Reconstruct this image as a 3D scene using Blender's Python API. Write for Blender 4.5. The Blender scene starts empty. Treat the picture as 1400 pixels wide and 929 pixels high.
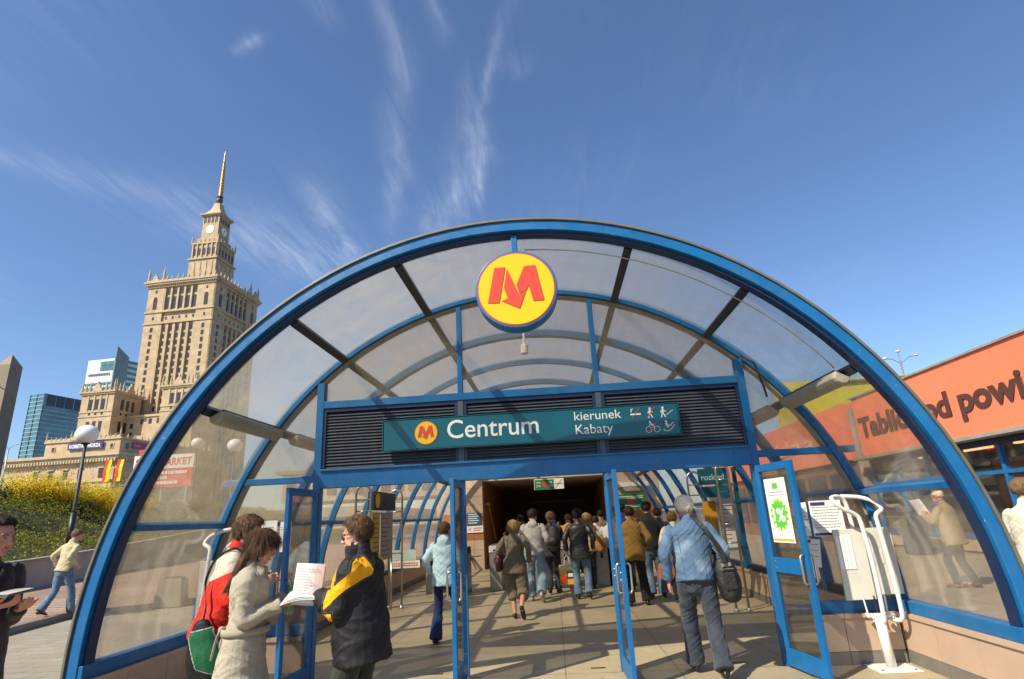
import bpy, bmesh, math, random
import numpy as np
from mathutils import Vector, Matrix, noise
from math import radians, sin, cos, pi, sqrt, atan2, degrees

random.seed(7); np.random.seed(7)
scene = bpy.context.scene
COL = scene.collection

# ------------------------------------------------------------------ camera
CAMH = 1.62
def camera_matrix(pitch, roll, yaw):
    p, r, y = map(radians, (pitch, roll, yaw))
    fw = Vector((sin(y)*cos(p), cos(y)*cos(p), sin(p)))
    rt = Vector((cos(y), -sin(y), 0)); up = rt.cross(fw)
    rt2 = rt*cos(r) - up*sin(r); up2 = rt*sin(r) + up*cos(r)
    m = Matrix((rt2, up2, -fw)).transposed().to_4x4()
    m.translation = Vector((0, 0, CAMH))
    return m
cam_data = bpy.data.cameras.new("camera")
cam = bpy.data.objects.new("camera", cam_data); COL.objects.link(cam)
cam_data.sensor_width = 36.0; cam_data.lens = 785/1400*36
cam_data.clip_start = 0.05; cam_data.clip_end = 6000
cam.matrix_world = camera_matrix(17.3, 3.0, -3.2)
scene.camera = cam

# ------------------------------------------------------------------ light
SUN_EL, SUN_AZ = 43.0, (-0.72, -0.69)
sd = Vector((SUN_AZ[0]*cos(radians(SUN_EL)), SUN_AZ[1]*cos(radians(SUN_EL)), sin(radians(SUN_EL))))
sd.normalize()
sun = bpy.data.lights.new("sun", 'SUN'); sun.energy = 5.0; sun.angle = radians(0.55); sun.color = (1.0, 0.91, 0.74)
so = bpy.data.objects.new("sun", sun); COL.objects.link(so)
so.rotation_euler = sd.to_track_quat('Z', 'Y').to_euler(); so.location = sd*50
scene.view_settings.view_transform = 'Standard'; scene.view_settings.look = 'None'
scene.view_settings.exposure = 0.54; scene.view_settings.gamma = 1.0
scene.cycles.max_bounces = 10; scene.cycles.transparent_max_bounces = 24
scene.cycles.diffuse_bounces = 5; scene.cycles.glossy_bounces = 3; scene.cycles.caustics_reflective = False
scene.cycles.caustics_refractive = False

world = bpy.data.worlds.new("World"); scene.world = world; world.use_nodes = True
wn = world.node_tree; wn.nodes.clear()
def N(tree, typ, **kw):
    n = tree.nodes.new(typ)
    for k, v in kw.items(): setattr(n, k, v)
    return n
def mathn(tree, op, a, b=None, c=None, clamp=False):
    n = tree.nodes.new('ShaderNodeMath'); n.operation = op; n.use_clamp = clamp
    for i, v in enumerate((a, b, c)):
        if v is None: continue
        if isinstance(v, (int, float)): n.inputs[i].default_value = v
        else: tree.links.new(v, n.inputs[i])
    return n.outputs[0]
sky = N(wn, 'ShaderNodeTexSky', sky_type='NISHITA'); sky.sun_disc = False
sky.sun_elevation = radians(SUN_EL); sky.sun_rotation = atan2(SUN_AZ[0], SUN_AZ[1])
sky.air_density = 1.0; sky.dust_density = 0.6; sky.ozone_density = 2.2; sky.altitude = 120
tc = N(wn, 'ShaderNodeTexCoord'); sep = N(wn, 'ShaderNodeSeparateXYZ'); wn.links.new(tc.outputs['Generated'], sep.inputs[0])
zc = mathn(wn, 'MAXIMUM', sep.outputs[2], 0.05)
qx = mathn(wn, 'DIVIDE', sep.outputs[0], zc); qy = mathn(wn, 'DIVIDE', sep.outputs[1], zc)
comb = N(wn, 'ShaderNodeCombineXYZ'); wn.links.new(qx, comb.inputs[0]); wn.links.new(qy, comb.inputs[1])
nz = N(wn, 'ShaderNodeTexNoise'); nz.inputs['Scale'].default_value = 2.6; nz.inputs['Detail'].default_value = 5
wn.links.new(comb.outputs[0], nz.inputs['Vector'])
def wstreak(ax, ay, bx, by, w, amp, wob=0.16, off=0.0):
    # a long cirrus streak on the sky plane between two points, ragged by noise
    dx, dy = bx-ax, by-ay; L = sqrt(dx*dx+dy*dy); ux, uy = dx/L, dy/L
    px = mathn(wn, 'SUBTRACT', qx, ax); py = mathn(wn, 'SUBTRACT', qy, ay)
    t = mathn(wn, 'ADD', mathn(wn, 'MULTIPLY', px, ux), mathn(wn, 'MULTIPLY', py, uy))
    s = mathn(wn, 'ADD', mathn(wn, 'MULTIPLY', px, -uy), mathn(wn, 'MULTIPLY', py, ux))
    s = mathn(wn, 'ADD', s, mathn(wn, 'MULTIPLY', mathn(wn, 'SUBTRACT', nz.outputs[0], 0.5+off), wob))
    g = mathn(wn, 'EXPONENT', mathn(wn, 'MULTIPLY', mathn(wn, 'POWER', mathn(wn, 'ABSOLUTE', mathn(wn, 'DIVIDE', s, w)), 1.6), -1.0))
    e = mathn(wn, 'DIVIDE', mathn(wn, 'SUBTRACT', t, L/2), L/2)
    ge = mathn(wn, 'EXPONENT', mathn(wn, 'MULTIPLY', mathn(wn, 'POWER', mathn(wn, 'ABSOLUTE', e), 3.0), -1.2))
    return mathn(wn, 'MULTIPLY', mathn(wn, 'MULTIPLY', g, ge), amp)
# fine filaments, stretched along the wind (towards +y on the sky plane)
mp = N(wn, 'ShaderNodeMapping'); mp.inputs['Rotation'].default_value = (0, 0, radians(14)); mp.inputs['Scale'].default_value = (15, 2.2, 1)
wn.links.new(comb.outputs[0], mp.inputs[0])
fil = N(wn, 'ShaderNodeTexNoise'); fil.inputs['Scale'].default_value = 1.0; fil.inputs['Detail'].default_value = 9; fil.inputs['Roughness'].default_value = 0.66; fil.inputs['Distortion'].default_value = 1.1
wn.links.new(mp.outputs[0], fil.inputs['Vector'])
filr = N(wn, 'ShaderNodeMapRange'); filr.inputs[1].default_value = 0.36; filr.inputs[2].default_value = 0.74; wn.links.new(fil.outputs[0], filr.inputs[0])
streaks = [
    (-0.01, 0.86, -0.13, 1.32, 0.014, 0.20, 0.14), (-0.13, 1.15, -0.20, 1.75, 0.024, 0.34, 0.20), (-0.18, 1.4, -0.38, 2.0, 0.06, 0.32, 0.25),
    (-0.27, 0.8, -0.29, 1.15, 0.022, 0.17, 0.14), (-0.30, 1.1, -0.52, 1.9, 0.035, 0.20, 0.18), (-0.16, 0.75, -0.17, 1.0, 0.02, 0.12, 0.08),
    (-1.75, 0.95, -1.05, 1.55, 0.09, 0.14, 0.25), (-1.1, 1.5, -0.78, 2.3, 0.17, 0.30, 0.4), (-0.68, 1.5, -0.72, 2.2, 0.05, 0.38, 0.2),
    (-0.63, 0.97, -0.54, 0.93, 0.014, 0.20, 0.05), (-0.41, 0.80, -0.40, 0.93, 0.02, 0.16, 0.05), (-0.05, 1.05, 0.01, 1.12, 0.03, 0.10, 0.06),
]
tot = None
for s_ in streaks:
    v = wstreak(*s_)
    tot = v if tot is None else mathn(wn, 'ADD', tot, v)
veil = N(wn, 'ShaderNodeTexNoise'); veil.inputs['Scale'].default_value = 0.9; veil.inputs['Detail'].default_value = 4
wn.links.new(comb.outputs[0], veil.inputs['Vector'])
veilr = N(wn, 'ShaderNodeMapRange'); veilr.inputs[1].default_value = 0.50; veilr.inputs[2].default_value = 0.8; veilr.inputs[4].default_value = 0.10
wn.links.new(veil.outputs[0], veilr.inputs[0])
cl = mathn(wn, 'MULTIPLY', tot, mathn(wn, 'MULTIPLY_ADD', filr.outputs[0], 0.9, 0.12))
cl = mathn(wn, 'ADD', cl, mathn(wn, 'MULTIPLY', veilr.outputs[0], filr.outputs[0]), clamp=True)
mix = N(wn, 'ShaderNodeMixRGB'); mix.inputs[2].default_value = (6.9, 7.3, 8.2, 1)
tint = N(wn, 'ShaderNodeMixRGB', blend_type='MULTIPLY'); tint.inputs[0].default_value = 1.0; tint.inputs[2].default_value = (0.84, 0.945, 1.09, 1)
wn.links.new(sky.outputs[0], tint.inputs[1])
wn.links.new(cl, mix.inputs[0]); wn.links.new(tint.outputs[0], mix.inputs[1])
bg = N(wn, 'ShaderNodeBackground'); bg.inputs[1].default_value = 0.108; wn.links.new(mix.outputs[0], bg.inputs[0])
wo = N(wn, 'ShaderNodeOutputWorld'); wn.links.new(bg.outputs[0], wo.inputs[0])

# ------------------------------------------------------------------ materials
MATS = {}
def new_mat(name):
    m = bpy.data.materials.new(name); m.use_nodes = True; MATS[name] = m
    return m, m.node_tree, m.node_tree.nodes['Principled BSDF']
def coords(nt, kind='Object', scale=(1, 1, 1)):
    t = N(nt, 'ShaderNodeTexCoord'); mp = N(nt, 'ShaderNodeMapping'); mp.inputs['Scale'].default_value = scale
    nt.links.new(t.outputs[kind], mp.inputs[0]); return mp.outputs[0]
def noise_tex(nt, vec, scale, detail=4, rough=0.55, dist=0.0):
    n = N(nt, 'ShaderNodeTexNoise'); n.inputs['Scale'].default_value = scale; n.inputs['Detail'].default_value = detail
    n.inputs['Roughness'].default_value = rough; n.inputs['Distortion'].default_value = dist
    if vec is not None: nt.links.new(vec, n.inputs['Vector'])
    return n.outputs[0]
def ramp(nt, fac, stops):
    r = N(nt, 'ShaderNodeValToRGB'); nt.links.new(fac, r.inputs[0])
    els = r.color_ramp.elements
    while len(els) < len(stops): els.new(0.5)
    for e, (p, c) in zip(els, stops): e.position = p; e.color = (*c, 1) if len(c) == 3 else c
    return r.outputs[0]
def maprange(nt, v, a, b, c=0.0, d=1.0):
    n = N(nt, 'ShaderNodeMapRange'); nt.links.new(v, n.inputs[0])
    for i, x in zip((1, 2, 3, 4), (a, b, c, d)): n.inputs[i].default_value = x
    return n.outputs[0]
def mixc(nt, fac, a, b, mode='MIX'):
    n = N(nt, 'ShaderNodeMixRGB', blend_type=mode)
    for i, v in enumerate((fac, a, b)):
        if isinstance(v, (int, float)): n.inputs[i].default_value = v
        elif isinstance(v, tuple): n.inputs[i].default_value = (*v, 1)
        else: nt.links.new(v, n.inputs[i])
    return n.outputs[0]
def bump(nt, bsdf, h, strength=0.3, dist=0.01, prev=None):
    b = N(nt, 'ShaderNodeBump'); b.inputs['Strength'].default_value = strength; b.inputs['Distance'].default_value = dist
    nt.links.new(h, b.inputs['Height'])
    if prev: nt.links.new(prev, b.inputs['Normal'])
    nt.links.new(b.outputs[0], bsdf.inputs['Normal']); return b.outputs[0]

def surf(name, col, rough=0.6, var=0.12, scale=3.0, metal=0.0, bmp=0.15, bscale=None, kind='Object', dirt=None, dirt_amt=0.0, spec=0.5, detail=5):
    if name in MATS: return MATS[name]
    m, nt, b = new_mat(name)
    v = coords(nt, kind)
    n1 = noise_tex(nt, v, scale, detail, 0.6)
    lo = tuple(max(0, c*(1-var)) for c in col); hi = tuple(min(1, c*(1+var)) for c in col)
    c = ramp(nt, n1, [(0.3, lo), (0.7, hi)])
    if dirt is not None:
        n2 = noise_tex(nt, v, scale*0.35, 6, 0.7, 0.6)
        c = mixc(nt, maprange(nt, n2, 0.45, 0.75, 0, dirt_amt), c, dirt)
    nt.links.new(c, b.inputs['Base Color'])
    b.inputs['Roughness'].default_value = rough; b.inputs['Metallic'].default_value = metal
    b.inputs['Specular IOR Level'].default_value = spec
    if bmp > 0:
        bump(nt, b, noise_tex(nt, v, bscale or scale*8, 4, 0.6), bmp, 0.01)
    return m

def cloth(name, col, rough=0.9, var=0.14, weave=900, fade=None, fade_amt=0.5, sheen=0.15, scale=9, spec=0.2, coat=0.0):
    if name in MATS: return MATS[name]
    m, nt, b = new_mat(name); v = coords(nt)
    n1 = noise_tex(nt, v, scale, 6, 0.65, 0.3)
    lo = tuple(c*(1-var) for c in col); hi = tuple(min(1, c*(1+var)) for c in col)
    c = ramp(nt, n1, [(0.3, lo), (0.72, hi)])
    if fade is not None:
        c = mixc(nt, maprange(nt, noise_tex(nt, v, scale*0.5, 5, 0.7, 0.8), 0.42, 0.72, 0, fade_amt), c, fade)
    nt.links.new(c, b.inputs['Base Color']); b.inputs['Roughness'].default_value = rough
    b.inputs['Sheen Weight'].default_value = sheen; b.inputs['Specular IOR Level'].default_value = spec
    b.inputs['Coat Weight'].default_value = coat
    n2 = noise_tex(nt, v, scale*2.2, 6, 0.7, 1.0)
    n3 = noise_tex(nt, v, weave*0.3, 2, 0.5)
    p = bump(nt, b, n2, 0.5, 0.02)
    bump(nt, b, n3, 0.12, 0.002, p)
    return m

def two_tone(name, cols, attr_names, rough=0.85, scale=10, coat=0.0):
    # garment of several colours: each zone is a smooth vertex attribute cut at 0
    m, nt, b = new_mat(name); v = coords(nt)
    n1 = noise_tex(nt, v, scale, 5, 0.6, 0.3)
    c = cols[0]
    for a, cc in zip(attr_names, cols[1:]):
        at = N(nt, 'ShaderNodeAttribute'); at.attribute_name = a
        f = maprange(nt, at.outputs['Fac'], -0.0015, 0.0015)
        c = mixc(nt, f, c, cc)
    c = mixc(nt, 1.0, c, ramp(nt, n1, [(0.3, (0.86,)*3), (0.7, (1.0,)*3)]), 'MULTIPLY')
    nt.links.new(c, b.inputs['Base Color']); b.inputs['Roughness'].default_value = rough
    b.inputs['Specular IOR Level'].default_value = 0.25
    bump(nt, b, noise_tex(nt, v, 22, 6, 0.7, 1.0), 0.5, 0.015)
    return m

# paint, metal, stone
def painted(name, col, fadec):
    m, nt, b = new_mat(name); v = coords(nt)
    c = ramp(nt, noise_tex(nt, v, 2.5, 5, .6), [(.3, tuple(x*.86 for x in col)), (.7, tuple(x*1.12 for x in col))])
    c = mixc(nt, maprange(nt, noise_tex(nt, v, .9, 7, .72, .8), .46, .74, 0, .38), c, fadec)
    mp = N(nt, 'ShaderNodeMapping'); mp.inputs['Scale'].default_value = (26, 26, 1.6); nt.links.new(v, mp.inputs[0])
    c = mixc(nt, maprange(nt, noise_tex(nt, mp.outputs[0], 1., 4, .6), .58, .80, 0, .35), c, tuple(x*.35+.012 for x in col))
    c = mixc(nt, maprange(nt, noise_tex(nt, v, 34, 2, .5), .745, .765, 0, .75), c, (.40, .42, .42))
    nt.links.new(c, b.inputs['Base Color']); nt.links.new(maprange(nt, noise_tex(nt, v, 6, 5, .7), .3, .7, .30, .55), b.inputs['Roughness'])
    bump(nt, b, noise_tex(nt, v, 30, 5, .7), .10, .004); return m
BLUE = painted('blue_paint', (0.002, 0.118, 0.32), (0.075, 0.20, 0.33))
BLUE_SHADE = surf('shaded_blue_paint', (0.006, 0.022, 0.075), 0.42, 0.10, 3, bmp=0.05, dirt=(0.04, 0.05, 0.07), dirt_amt=0.3)  # the blue steel again, with shade put into its colour
ROOFGREY = surf('roof_edge_metal', (0.16, 0.16, 0.13), 0.5, 0.18, 4, metal=0.3, bmp=0.1)
LOUV = surf('louver_metal', (0.11, 0.12, 0.145), 0.45, 0.15, 6, bmp=0.05)
LOUVB = surf('louver_back', (0.006, 0.007, 0.010), 0.8, 0.1, 4, bmp=0)
STEEL = surf('stainless_steel', (0.46, 0.44, 0.41), 0.32, 0.10, 6, metal=0.9, bmp=0.03)
STEEL_D = surf('brushed_steel_cabinet', (0.33, 0.32, 0.30), 0.42, 0.14, 5, metal=0.6, bmp=0.05)
WHITEP = surf('white_paint', (0.72, 0.70, 0.66), 0.45, 0.08, 4, bmp=0.05, dirt=(0.42, 0.38, 0.32), dirt_amt=0.35)
PANEL = surf('cream_board', (0.60, 0.58, 0.50), 0.55, 0.08, 3, bmp=0.04, dirt=(0.40, 0.37, 0.30), dirt_amt=0.3)
BLACKP = surf('black_plastic', (0.012, 0.012, 0.013), 0.45, 0.2, 8, bmp=0.05)
LAMPB = surf('lamp_housing', (0.32, 0.29, 0.225), 0.38, 0.15, 5, bmp=0.05, dirt=(0.10, 0.08, 0.05), dirt_amt=0.5)
GRANITE = surf('pink_granite', (0.50, 0.355, 0.255), 0.45, 0.10, 1.6, bmp=0.05, dirt=(0.36, 0.28, 0.22), dirt_amt=0.4, detail=9)
GRAN_D = surf('grey_granite', (0.17, 0.155, 0.135), 0.5, 0.15, 5, bmp=0.05, detail=9)
CONC = surf('concrete', (0.30, 0.27, 0.22), 0.85, 0.15, 1.2, bmp=0.25, dirt=(0.14, 0.13, 0.10), dirt_amt=0.5)
CONCW = surf('wall_concrete', (0.42, 0.34, 0.26), 0.85, 0.14, 0.8, bmp=0.25, dirt=(0.17, 0.15, 0.12), dirt_amt=0.6)
PURL = surf('shaded_purlin_paint', (0.020, 0.022, 0.032), 0.5, 0.15, 3, bmp=0.05)  # purlin colour darkened to carry the shade beneath the vault
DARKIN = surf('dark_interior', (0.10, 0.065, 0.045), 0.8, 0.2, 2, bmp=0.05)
CEIL = surf('pale_ceiling', (0.50, 0.45, 0.38), 0.8, 0.06, 2, bmp=0.03)
TEAL = surf('teal_sign_paint', (0.004, 0.105, 0.145), 0.30, 0.06, 2, bmp=0.02)
WHITEL = surf('white_letters', (0.80, 0.79, 0.74), 0.5, 0.02, 4, bmp=0)
YELLOW = surf('sign_yellow', (0.80, 0.50, 0.0), 0.35, 0.01, 2, bmp=0)
REDS = surf('sign_red', (0.62, 0.055, 0.025), 0.4, 0.02, 2, bmp=0)
ORANGE = surf('orange_fascia', (0.83, 0.205, 0.095), 0.6, 0.05, 0.5, bmp=0.03, dirt=(0.75, 0.25, 0.13), dirt_amt=0.4)
BROWNL = surf('brown_letters', (0.085, 0.032, 0.020), 0.6, 0.03, 2, bmp=0)
FASYEL = surf('yellow_fascia', (0.52, 0.48, 0.03), 0.6, 0.05, 1, bmp=0.02)
ASPH = surf('asphalt', (0.09, 0.085, 0.08), 0.9, 0.15, 2, bmp=0.3, bscale=60)
PAPER = surf('paper', (0.80, 0.79, 0.76), 0.7, 0.04, 8, bmp=0.03)
PAPERP = surf('printed_paper', (0.72, 0.64, 0.60), 0.7, 0.06, 8, bmp=0.03)
INK = surf('dark_ink', (0.05, 0.05, 0.07), 0.7, 0.1, 8, bmp=0)
GREENS = surf('green_sign', (0.01, 0.20, 0.075), 0.5, 0.05, 4, bmp=0)
GREENL = surf('lime_print', (0.10, 0.48, 0.05), 0.5, 0.05, 4, bmp=0)
BLUES = surf('blue_notice', (0.02, 0.12, 0.26), 0.5, 0.05, 4, bmp=0)
TILEP = surf('pink_wall_tile', (0.50, 0.37, 0.26), 0.35, 0.07, 3, bmp=0.02)
TILEB = surf('brown_wall_tile', (0.36, 0.155, 0.06), 0.35, 0.10, 3, bmp=0.02)
SKIN = surf('skin', (0.50, 0.275, 0.185), 0.55, 0.08, 30, bmp=0.08, bscale=160)
SKIN_R = surf('ruddy_skin', (0.52, 0.23, 0.155), 0.55, 0.08, 30, bmp=0.08, bscale=160)
LEATHER = surf('brown_leather', (0.10, 0.035, 0.018), 0.4, 0.2, 12, bmp=0.3)
SHOE_M = surf('black_shoe_leather', (0.014, 0.012, 0.011), 0.38, 0.2, 10, bmp=0.1)
SHOE_W = surf('white_trainer', (0.45, 0.44, 0.42), 0.6, 0.2, 10, bmp=0.1)

def floor_mat():
    m, nt, b = new_mat('terrazzo_floor'); v = coords(nt)
    sp = noise_tex(nt, v, 120, 3, 0.8); big = noise_tex(nt, v, 0.55, 7, 0.65, 0.8)
    mid = noise_tex(nt, v, 4.0, 6, 0.7, 1.2)
    c = ramp(nt, sp, [(0.25, (0.17, 0.145, 0.095)), (0.5, (0.315, 0.27, 0.185)), (0.75, (0.46, 0.40, 0.285))])
    c = mixc(nt, maprange(nt, big, 0.35, 0.7, 0.0, 0.55), c, (0.21, 0.18, 0.125))
    c = mixc(nt, maprange(nt, mid, 0.52, 0.8, 0.0, 0.45), c, (0.40, 0.35, 0.25))
    c = mixc(nt, 1.0, c, (1.32, 1.26, 1.14), 'MULTIPLY')
    br = N(nt, 'ShaderNodeTexBrick'); br.offset = 0.0; nt.links.new(v, br.inputs['Vector']); br.inputs['Scale'].default_value = 1
    br.inputs['Brick Width'].default_value = 1.2; br.inputs['Row Height'].default_value = 0.9; br.inputs['Mortar Size'].default_value = 0.006
    br.inputs['Color1'].default_value = (1, 1, 1, 1); br.inputs['Color2'].default_value = (.86, .86, .86, 1); br.inputs['Mortar'].default_value = (.42, .40, .36, 1)
    c = mixc(nt, 1.0, c, br.outputs[0], 'MULTIPLY')
    vo = N(nt, 'ShaderNodeTexVoronoi'); vo.inputs['Scale'].default_value = 2.3; nt.links.new(v, vo.inputs['Vector'])
    c = mixc(nt, maprange(nt, vo.outputs['Distance'], 0.045, 0.060, 0.55, 0.0), c, (0.09, 0.08, 0.065))
    st = noise_tex(nt, v, 1.7, 8, 0.75, 1.8)
    c = mixc(nt, maprange(nt, st, 0.58, 0.74, 0, 0.5), c, (0.13, 0.115, 0.09))
    nt.links.new(c, b.inputs['Base Color'])
    nt.links.new(maprange(nt, mid, 0.3, 0.7, 0.36, 0.62), b.inputs['Roughness'])
    bump(nt, b, sp, 0.08, 0.004)
    return m
TERR = floor_mat()
def brick_mat(name, c1, c2, mortar, bw, bh, scale=1.0, msize=0.02, rough=0.8, rot=0.0, big=0.5, off=0.5):
    m, nt, b = new_mat(name)
    t = N(nt, 'ShaderNodeTexCoord'); mp = N(nt, 'ShaderNodeMapping'); mp.inputs['Rotation'].default_value = (0, 0, rot)
    nt.links.new(t.outputs['Object'], mp.inputs[0]); v = mp.outputs[0]
    br = N(nt, 'ShaderNodeTexBrick'); br.offset = off
    br.inputs['Scale'].default_value = scale; br.inputs['Brick Width'].default_value = bw; br.inputs['Row Height'].default_value = bh
    br.inputs['Mortar Size'].default_value = msize; br.inputs['Mortar Smooth'].default_value = 0.2
    br.inputs['Color1'].default_value = (*c1, 1); br.inputs['Color2'].default_value = (*c2, 1); br.inputs['Mortar'].default_value = (*mortar, 1)
    nt.links.new(v, br.inputs['Vector'])
    n = noise_tex(nt, v, big, 7, 0.65, 0.8)
    n2 = noise_tex(nt, v, 25, 5, 0.7)
    c = mixc(nt, 1.0, br.outputs[0], ramp(nt, n, [(0.3, (0.72,)*3), (0.7, (1.08,)*3)]), 'MULTIPLY')
    c = mixc(nt, 1.0, c, ramp(nt, n2, [(0.3, (0.85,)*3), (0.7, (1.05,)*3)]), 'MULTIPLY')
    nt.links.new(c, b.inputs['Base Color']); b.inputs['Roughness'].default_value = rough
    inv = mathn(nt, 'SUBTRACT', 1.0, br.outputs['Fac'])
    p = bump(nt, b, inv, 0.5, 0.006)
    bump(nt, b, n2, 0.15, 0.004, p)
    return m
PAVE = brick_mat('plaza_paving', (0.37, 0.32, 0.235), (0.33, 0.285, 0.21), (0.22, 0.19, 0.14), 0.6, 0.3, 1.0, 0.010, 0.8, 0.0)
BRICKP = brick_mat('red_paver_brick', (0.37, 0.225, 0.165), (0.32, 0.205, 0.15), (0.22, 0.17, 0.13), 0.24, 0.12, 1.0, 0.010, 0.85, radians(57))
PALACE = surf('palace_limestone', (0.45, 0.335, 0.205), 0.85, 0.22, 0.30, bmp=0.1, bscale=1.5, dirt=(0.27, 0.21, 0.13), dirt_amt=0.45)
PALACE_T = surf('palace_trim', (0.47, 0.37, 0.24), 0.85, 0.14, 0.3, bmp=0.1, bscale=2, dirt=(0.22, 0.18, 0.12), dirt_amt=0.5)
PAL_WIN = surf('palace_window_glass', (0.035, 0.030, 0.034), 0.25, 0.5, 0.6, bmp=0)
GOLD = surf('spire_gold', (0.46, 0.23, 0.07), 0.45, 0.2, 0.5, metal=0.4, bmp=0)
COPPER = surf('dark_copper', (0.10, 0.085, 0.055), 0.6, 0.3, 0.4, bmp=0)
TWGLASS = surf('tower_glass', (0.075, 0.19, 0.24), 0.2, 0.3, 0.12, metal=0.1, bmp=0)
TWBAND = surf('tower_band', (0.24, 0.36, 0.40), 0.35, 0.15, 0.2, bmp=0)
TWWHITE = surf('tower_white_panel', (0.58, 0.63, 0.60), 0.5, 0.08, 0.2, bmp=0)
TWGREEN = surf('tower_green_glass', (0.10, 0.21, 0.22), 0.15, 0.3, 0.2, metal=0.2, bmp=0)

def pane_mat(name, haze, col, dirt=0.12, rough=0.10, trans=(0.90, 0.90, 0.88), gloss=0.05, transl=0.5):
    m = bpy.data.materials.new(name); m.use_nodes = True; nt = m.node_tree; nt.nodes.clear()
    v = coords(nt)
    n1 = noise_tex(nt, v, 1.3, 6, 0.65, 1.4)
    mp = N(nt, 'ShaderNodeMapping'); mp.inputs['Scale'].default_value = (14, 14, 1.1)
    nt.links.new(v, mp.inputs[0]); n2 = noise_tex(nt, mp.outputs[0], 1.0, 5, 0.7, 0.4)
    mq = N(nt, 'ShaderNodeMapping'); mq.inputs['Rotation'].default_value = (0.5, 0.9, 0.3); mq.inputs['Scale'].default_value = (1.2, 26, 3); nt.links.new(v, mq.inputs[0])
    n3 = noise_tex(nt, mq.outputs[0], 1.0, 6, 0.75, 2.2)      # wipe marks and scratches
    n4 = noise_tex(nt, v, 9.0, 5, 0.8, 0.4)
    f = mathn(nt, 'ADD', maprange(nt, n1, 0.38, 0.72, haze*0.75, haze+dirt*.6), maprange(nt, n2, 0.50, 0.8, 0.0, dirt*0.6), clamp=True)
    f = mathn(nt, 'ADD', f, mathn(nt, 'ADD', maprange(nt, n3, 0.62, 0.78, 0.0, dirt*1.1), maprange(nt, n4, 0.60, 0.80, 0.0, dirt*0.7)), clamp=True)
    tr = N(nt, 'ShaderNodeBsdfTransparent'); tr.inputs[0].default_value = (*trans, 1)
    df = N(nt, 'ShaderNodeBsdfDiffuse'); df.inputs[0].default_value = (*col, 1)
    tl = N(nt, 'ShaderNodeBsdfTranslucent'); tl.inputs[0].default_value = (*col, 1)
    md = N(nt, 'ShaderNodeMixShader'); md.inputs[0].default_value = transl
    nt.links.new(df.outputs[0], md.inputs[1]); nt.links.new(tl.outputs[0], md.inputs[2])
    m1 = N(nt, 'ShaderNodeMixShader'); nt.links.new(f, m1.inputs[0]); nt.links.new(tr.outputs[0], m1.inputs[1]); nt.links.new(md.outputs[0], m1.inputs[2])
    gl = N(nt, 'ShaderNodeBsdfGlossy'); gl.inputs['Roughness'].default_value = rough; gl.inputs[0].default_value = (0.9, 0.9, 0.9, 1)
    lw = N(nt, 'ShaderNodeFresnel'); lw.inputs[0].default_value = 1.35
    m2 = N(nt, 'ShaderNodeMixShader'); nt.links.new(mathn(nt, 'MULTIPLY', lw.outputs[0], gloss, clamp=True), m2.inputs[0])
    nt.links.new(m1.outputs[0], m2.inputs[1]); nt.links.new(gl.outputs[0], m2.inputs[2])
    out = N(nt, 'ShaderNodeOutputMaterial'); nt.links.new(m2.outputs[0], out.inputs[0])
    MATS[name] = m; return m
POLY = pane_mat('hazy_polycarbonate', 0.27, (0.60, 0.56, 0.48), 0.15, trans=(.955,.945,.91), gloss=.22, transl=.6)
POLYS = pane_mat('hazy_side_glazing', 0.13, (0.60, 0.51, 0.37), 0.12, trans=(.965,.95,.91), gloss=.35)
POLYL = pane_mat('hazy_left_glazing', 0.20, (0.60, 0.50, 0.36), 0.12, trans=(.965,.95,.91), gloss=.3)
POLYF = pane_mat('hazy_front_glazing', 0.17, (0.60, 0.53, 0.42), 0.12, trans=(.965,.955,.93), gloss=.35)
POLYT = pane_mat('hazy_tunnel_glazing', 0.22, (0.78, 0.64, 0.48), 0.10, trans=(.955,.94,.90), gloss=.25)
GLASS = pane_mat('clear_glass', 0.035, (0.6, 0.53, 0.42), 0.05, 0.03, trans=(.97,.965,.95), gloss=.75)
def emis(name, col, strength):
    m = bpy.data.materials.new(name); m.use_nodes = True; nt = m.node_tree; b = nt.nodes['Principled BSDF']
    b.inputs['Base Color'].default_value = (*col, 1); b.inputs['Emission Color'].default_value = (*col, 1); b.inputs['Emission Strength'].default_value = strength
    MATS[name] = m; return m
WARM = emis('warm_shop_tube', (1.0, 0.62, 0.28), 2.2)

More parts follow.
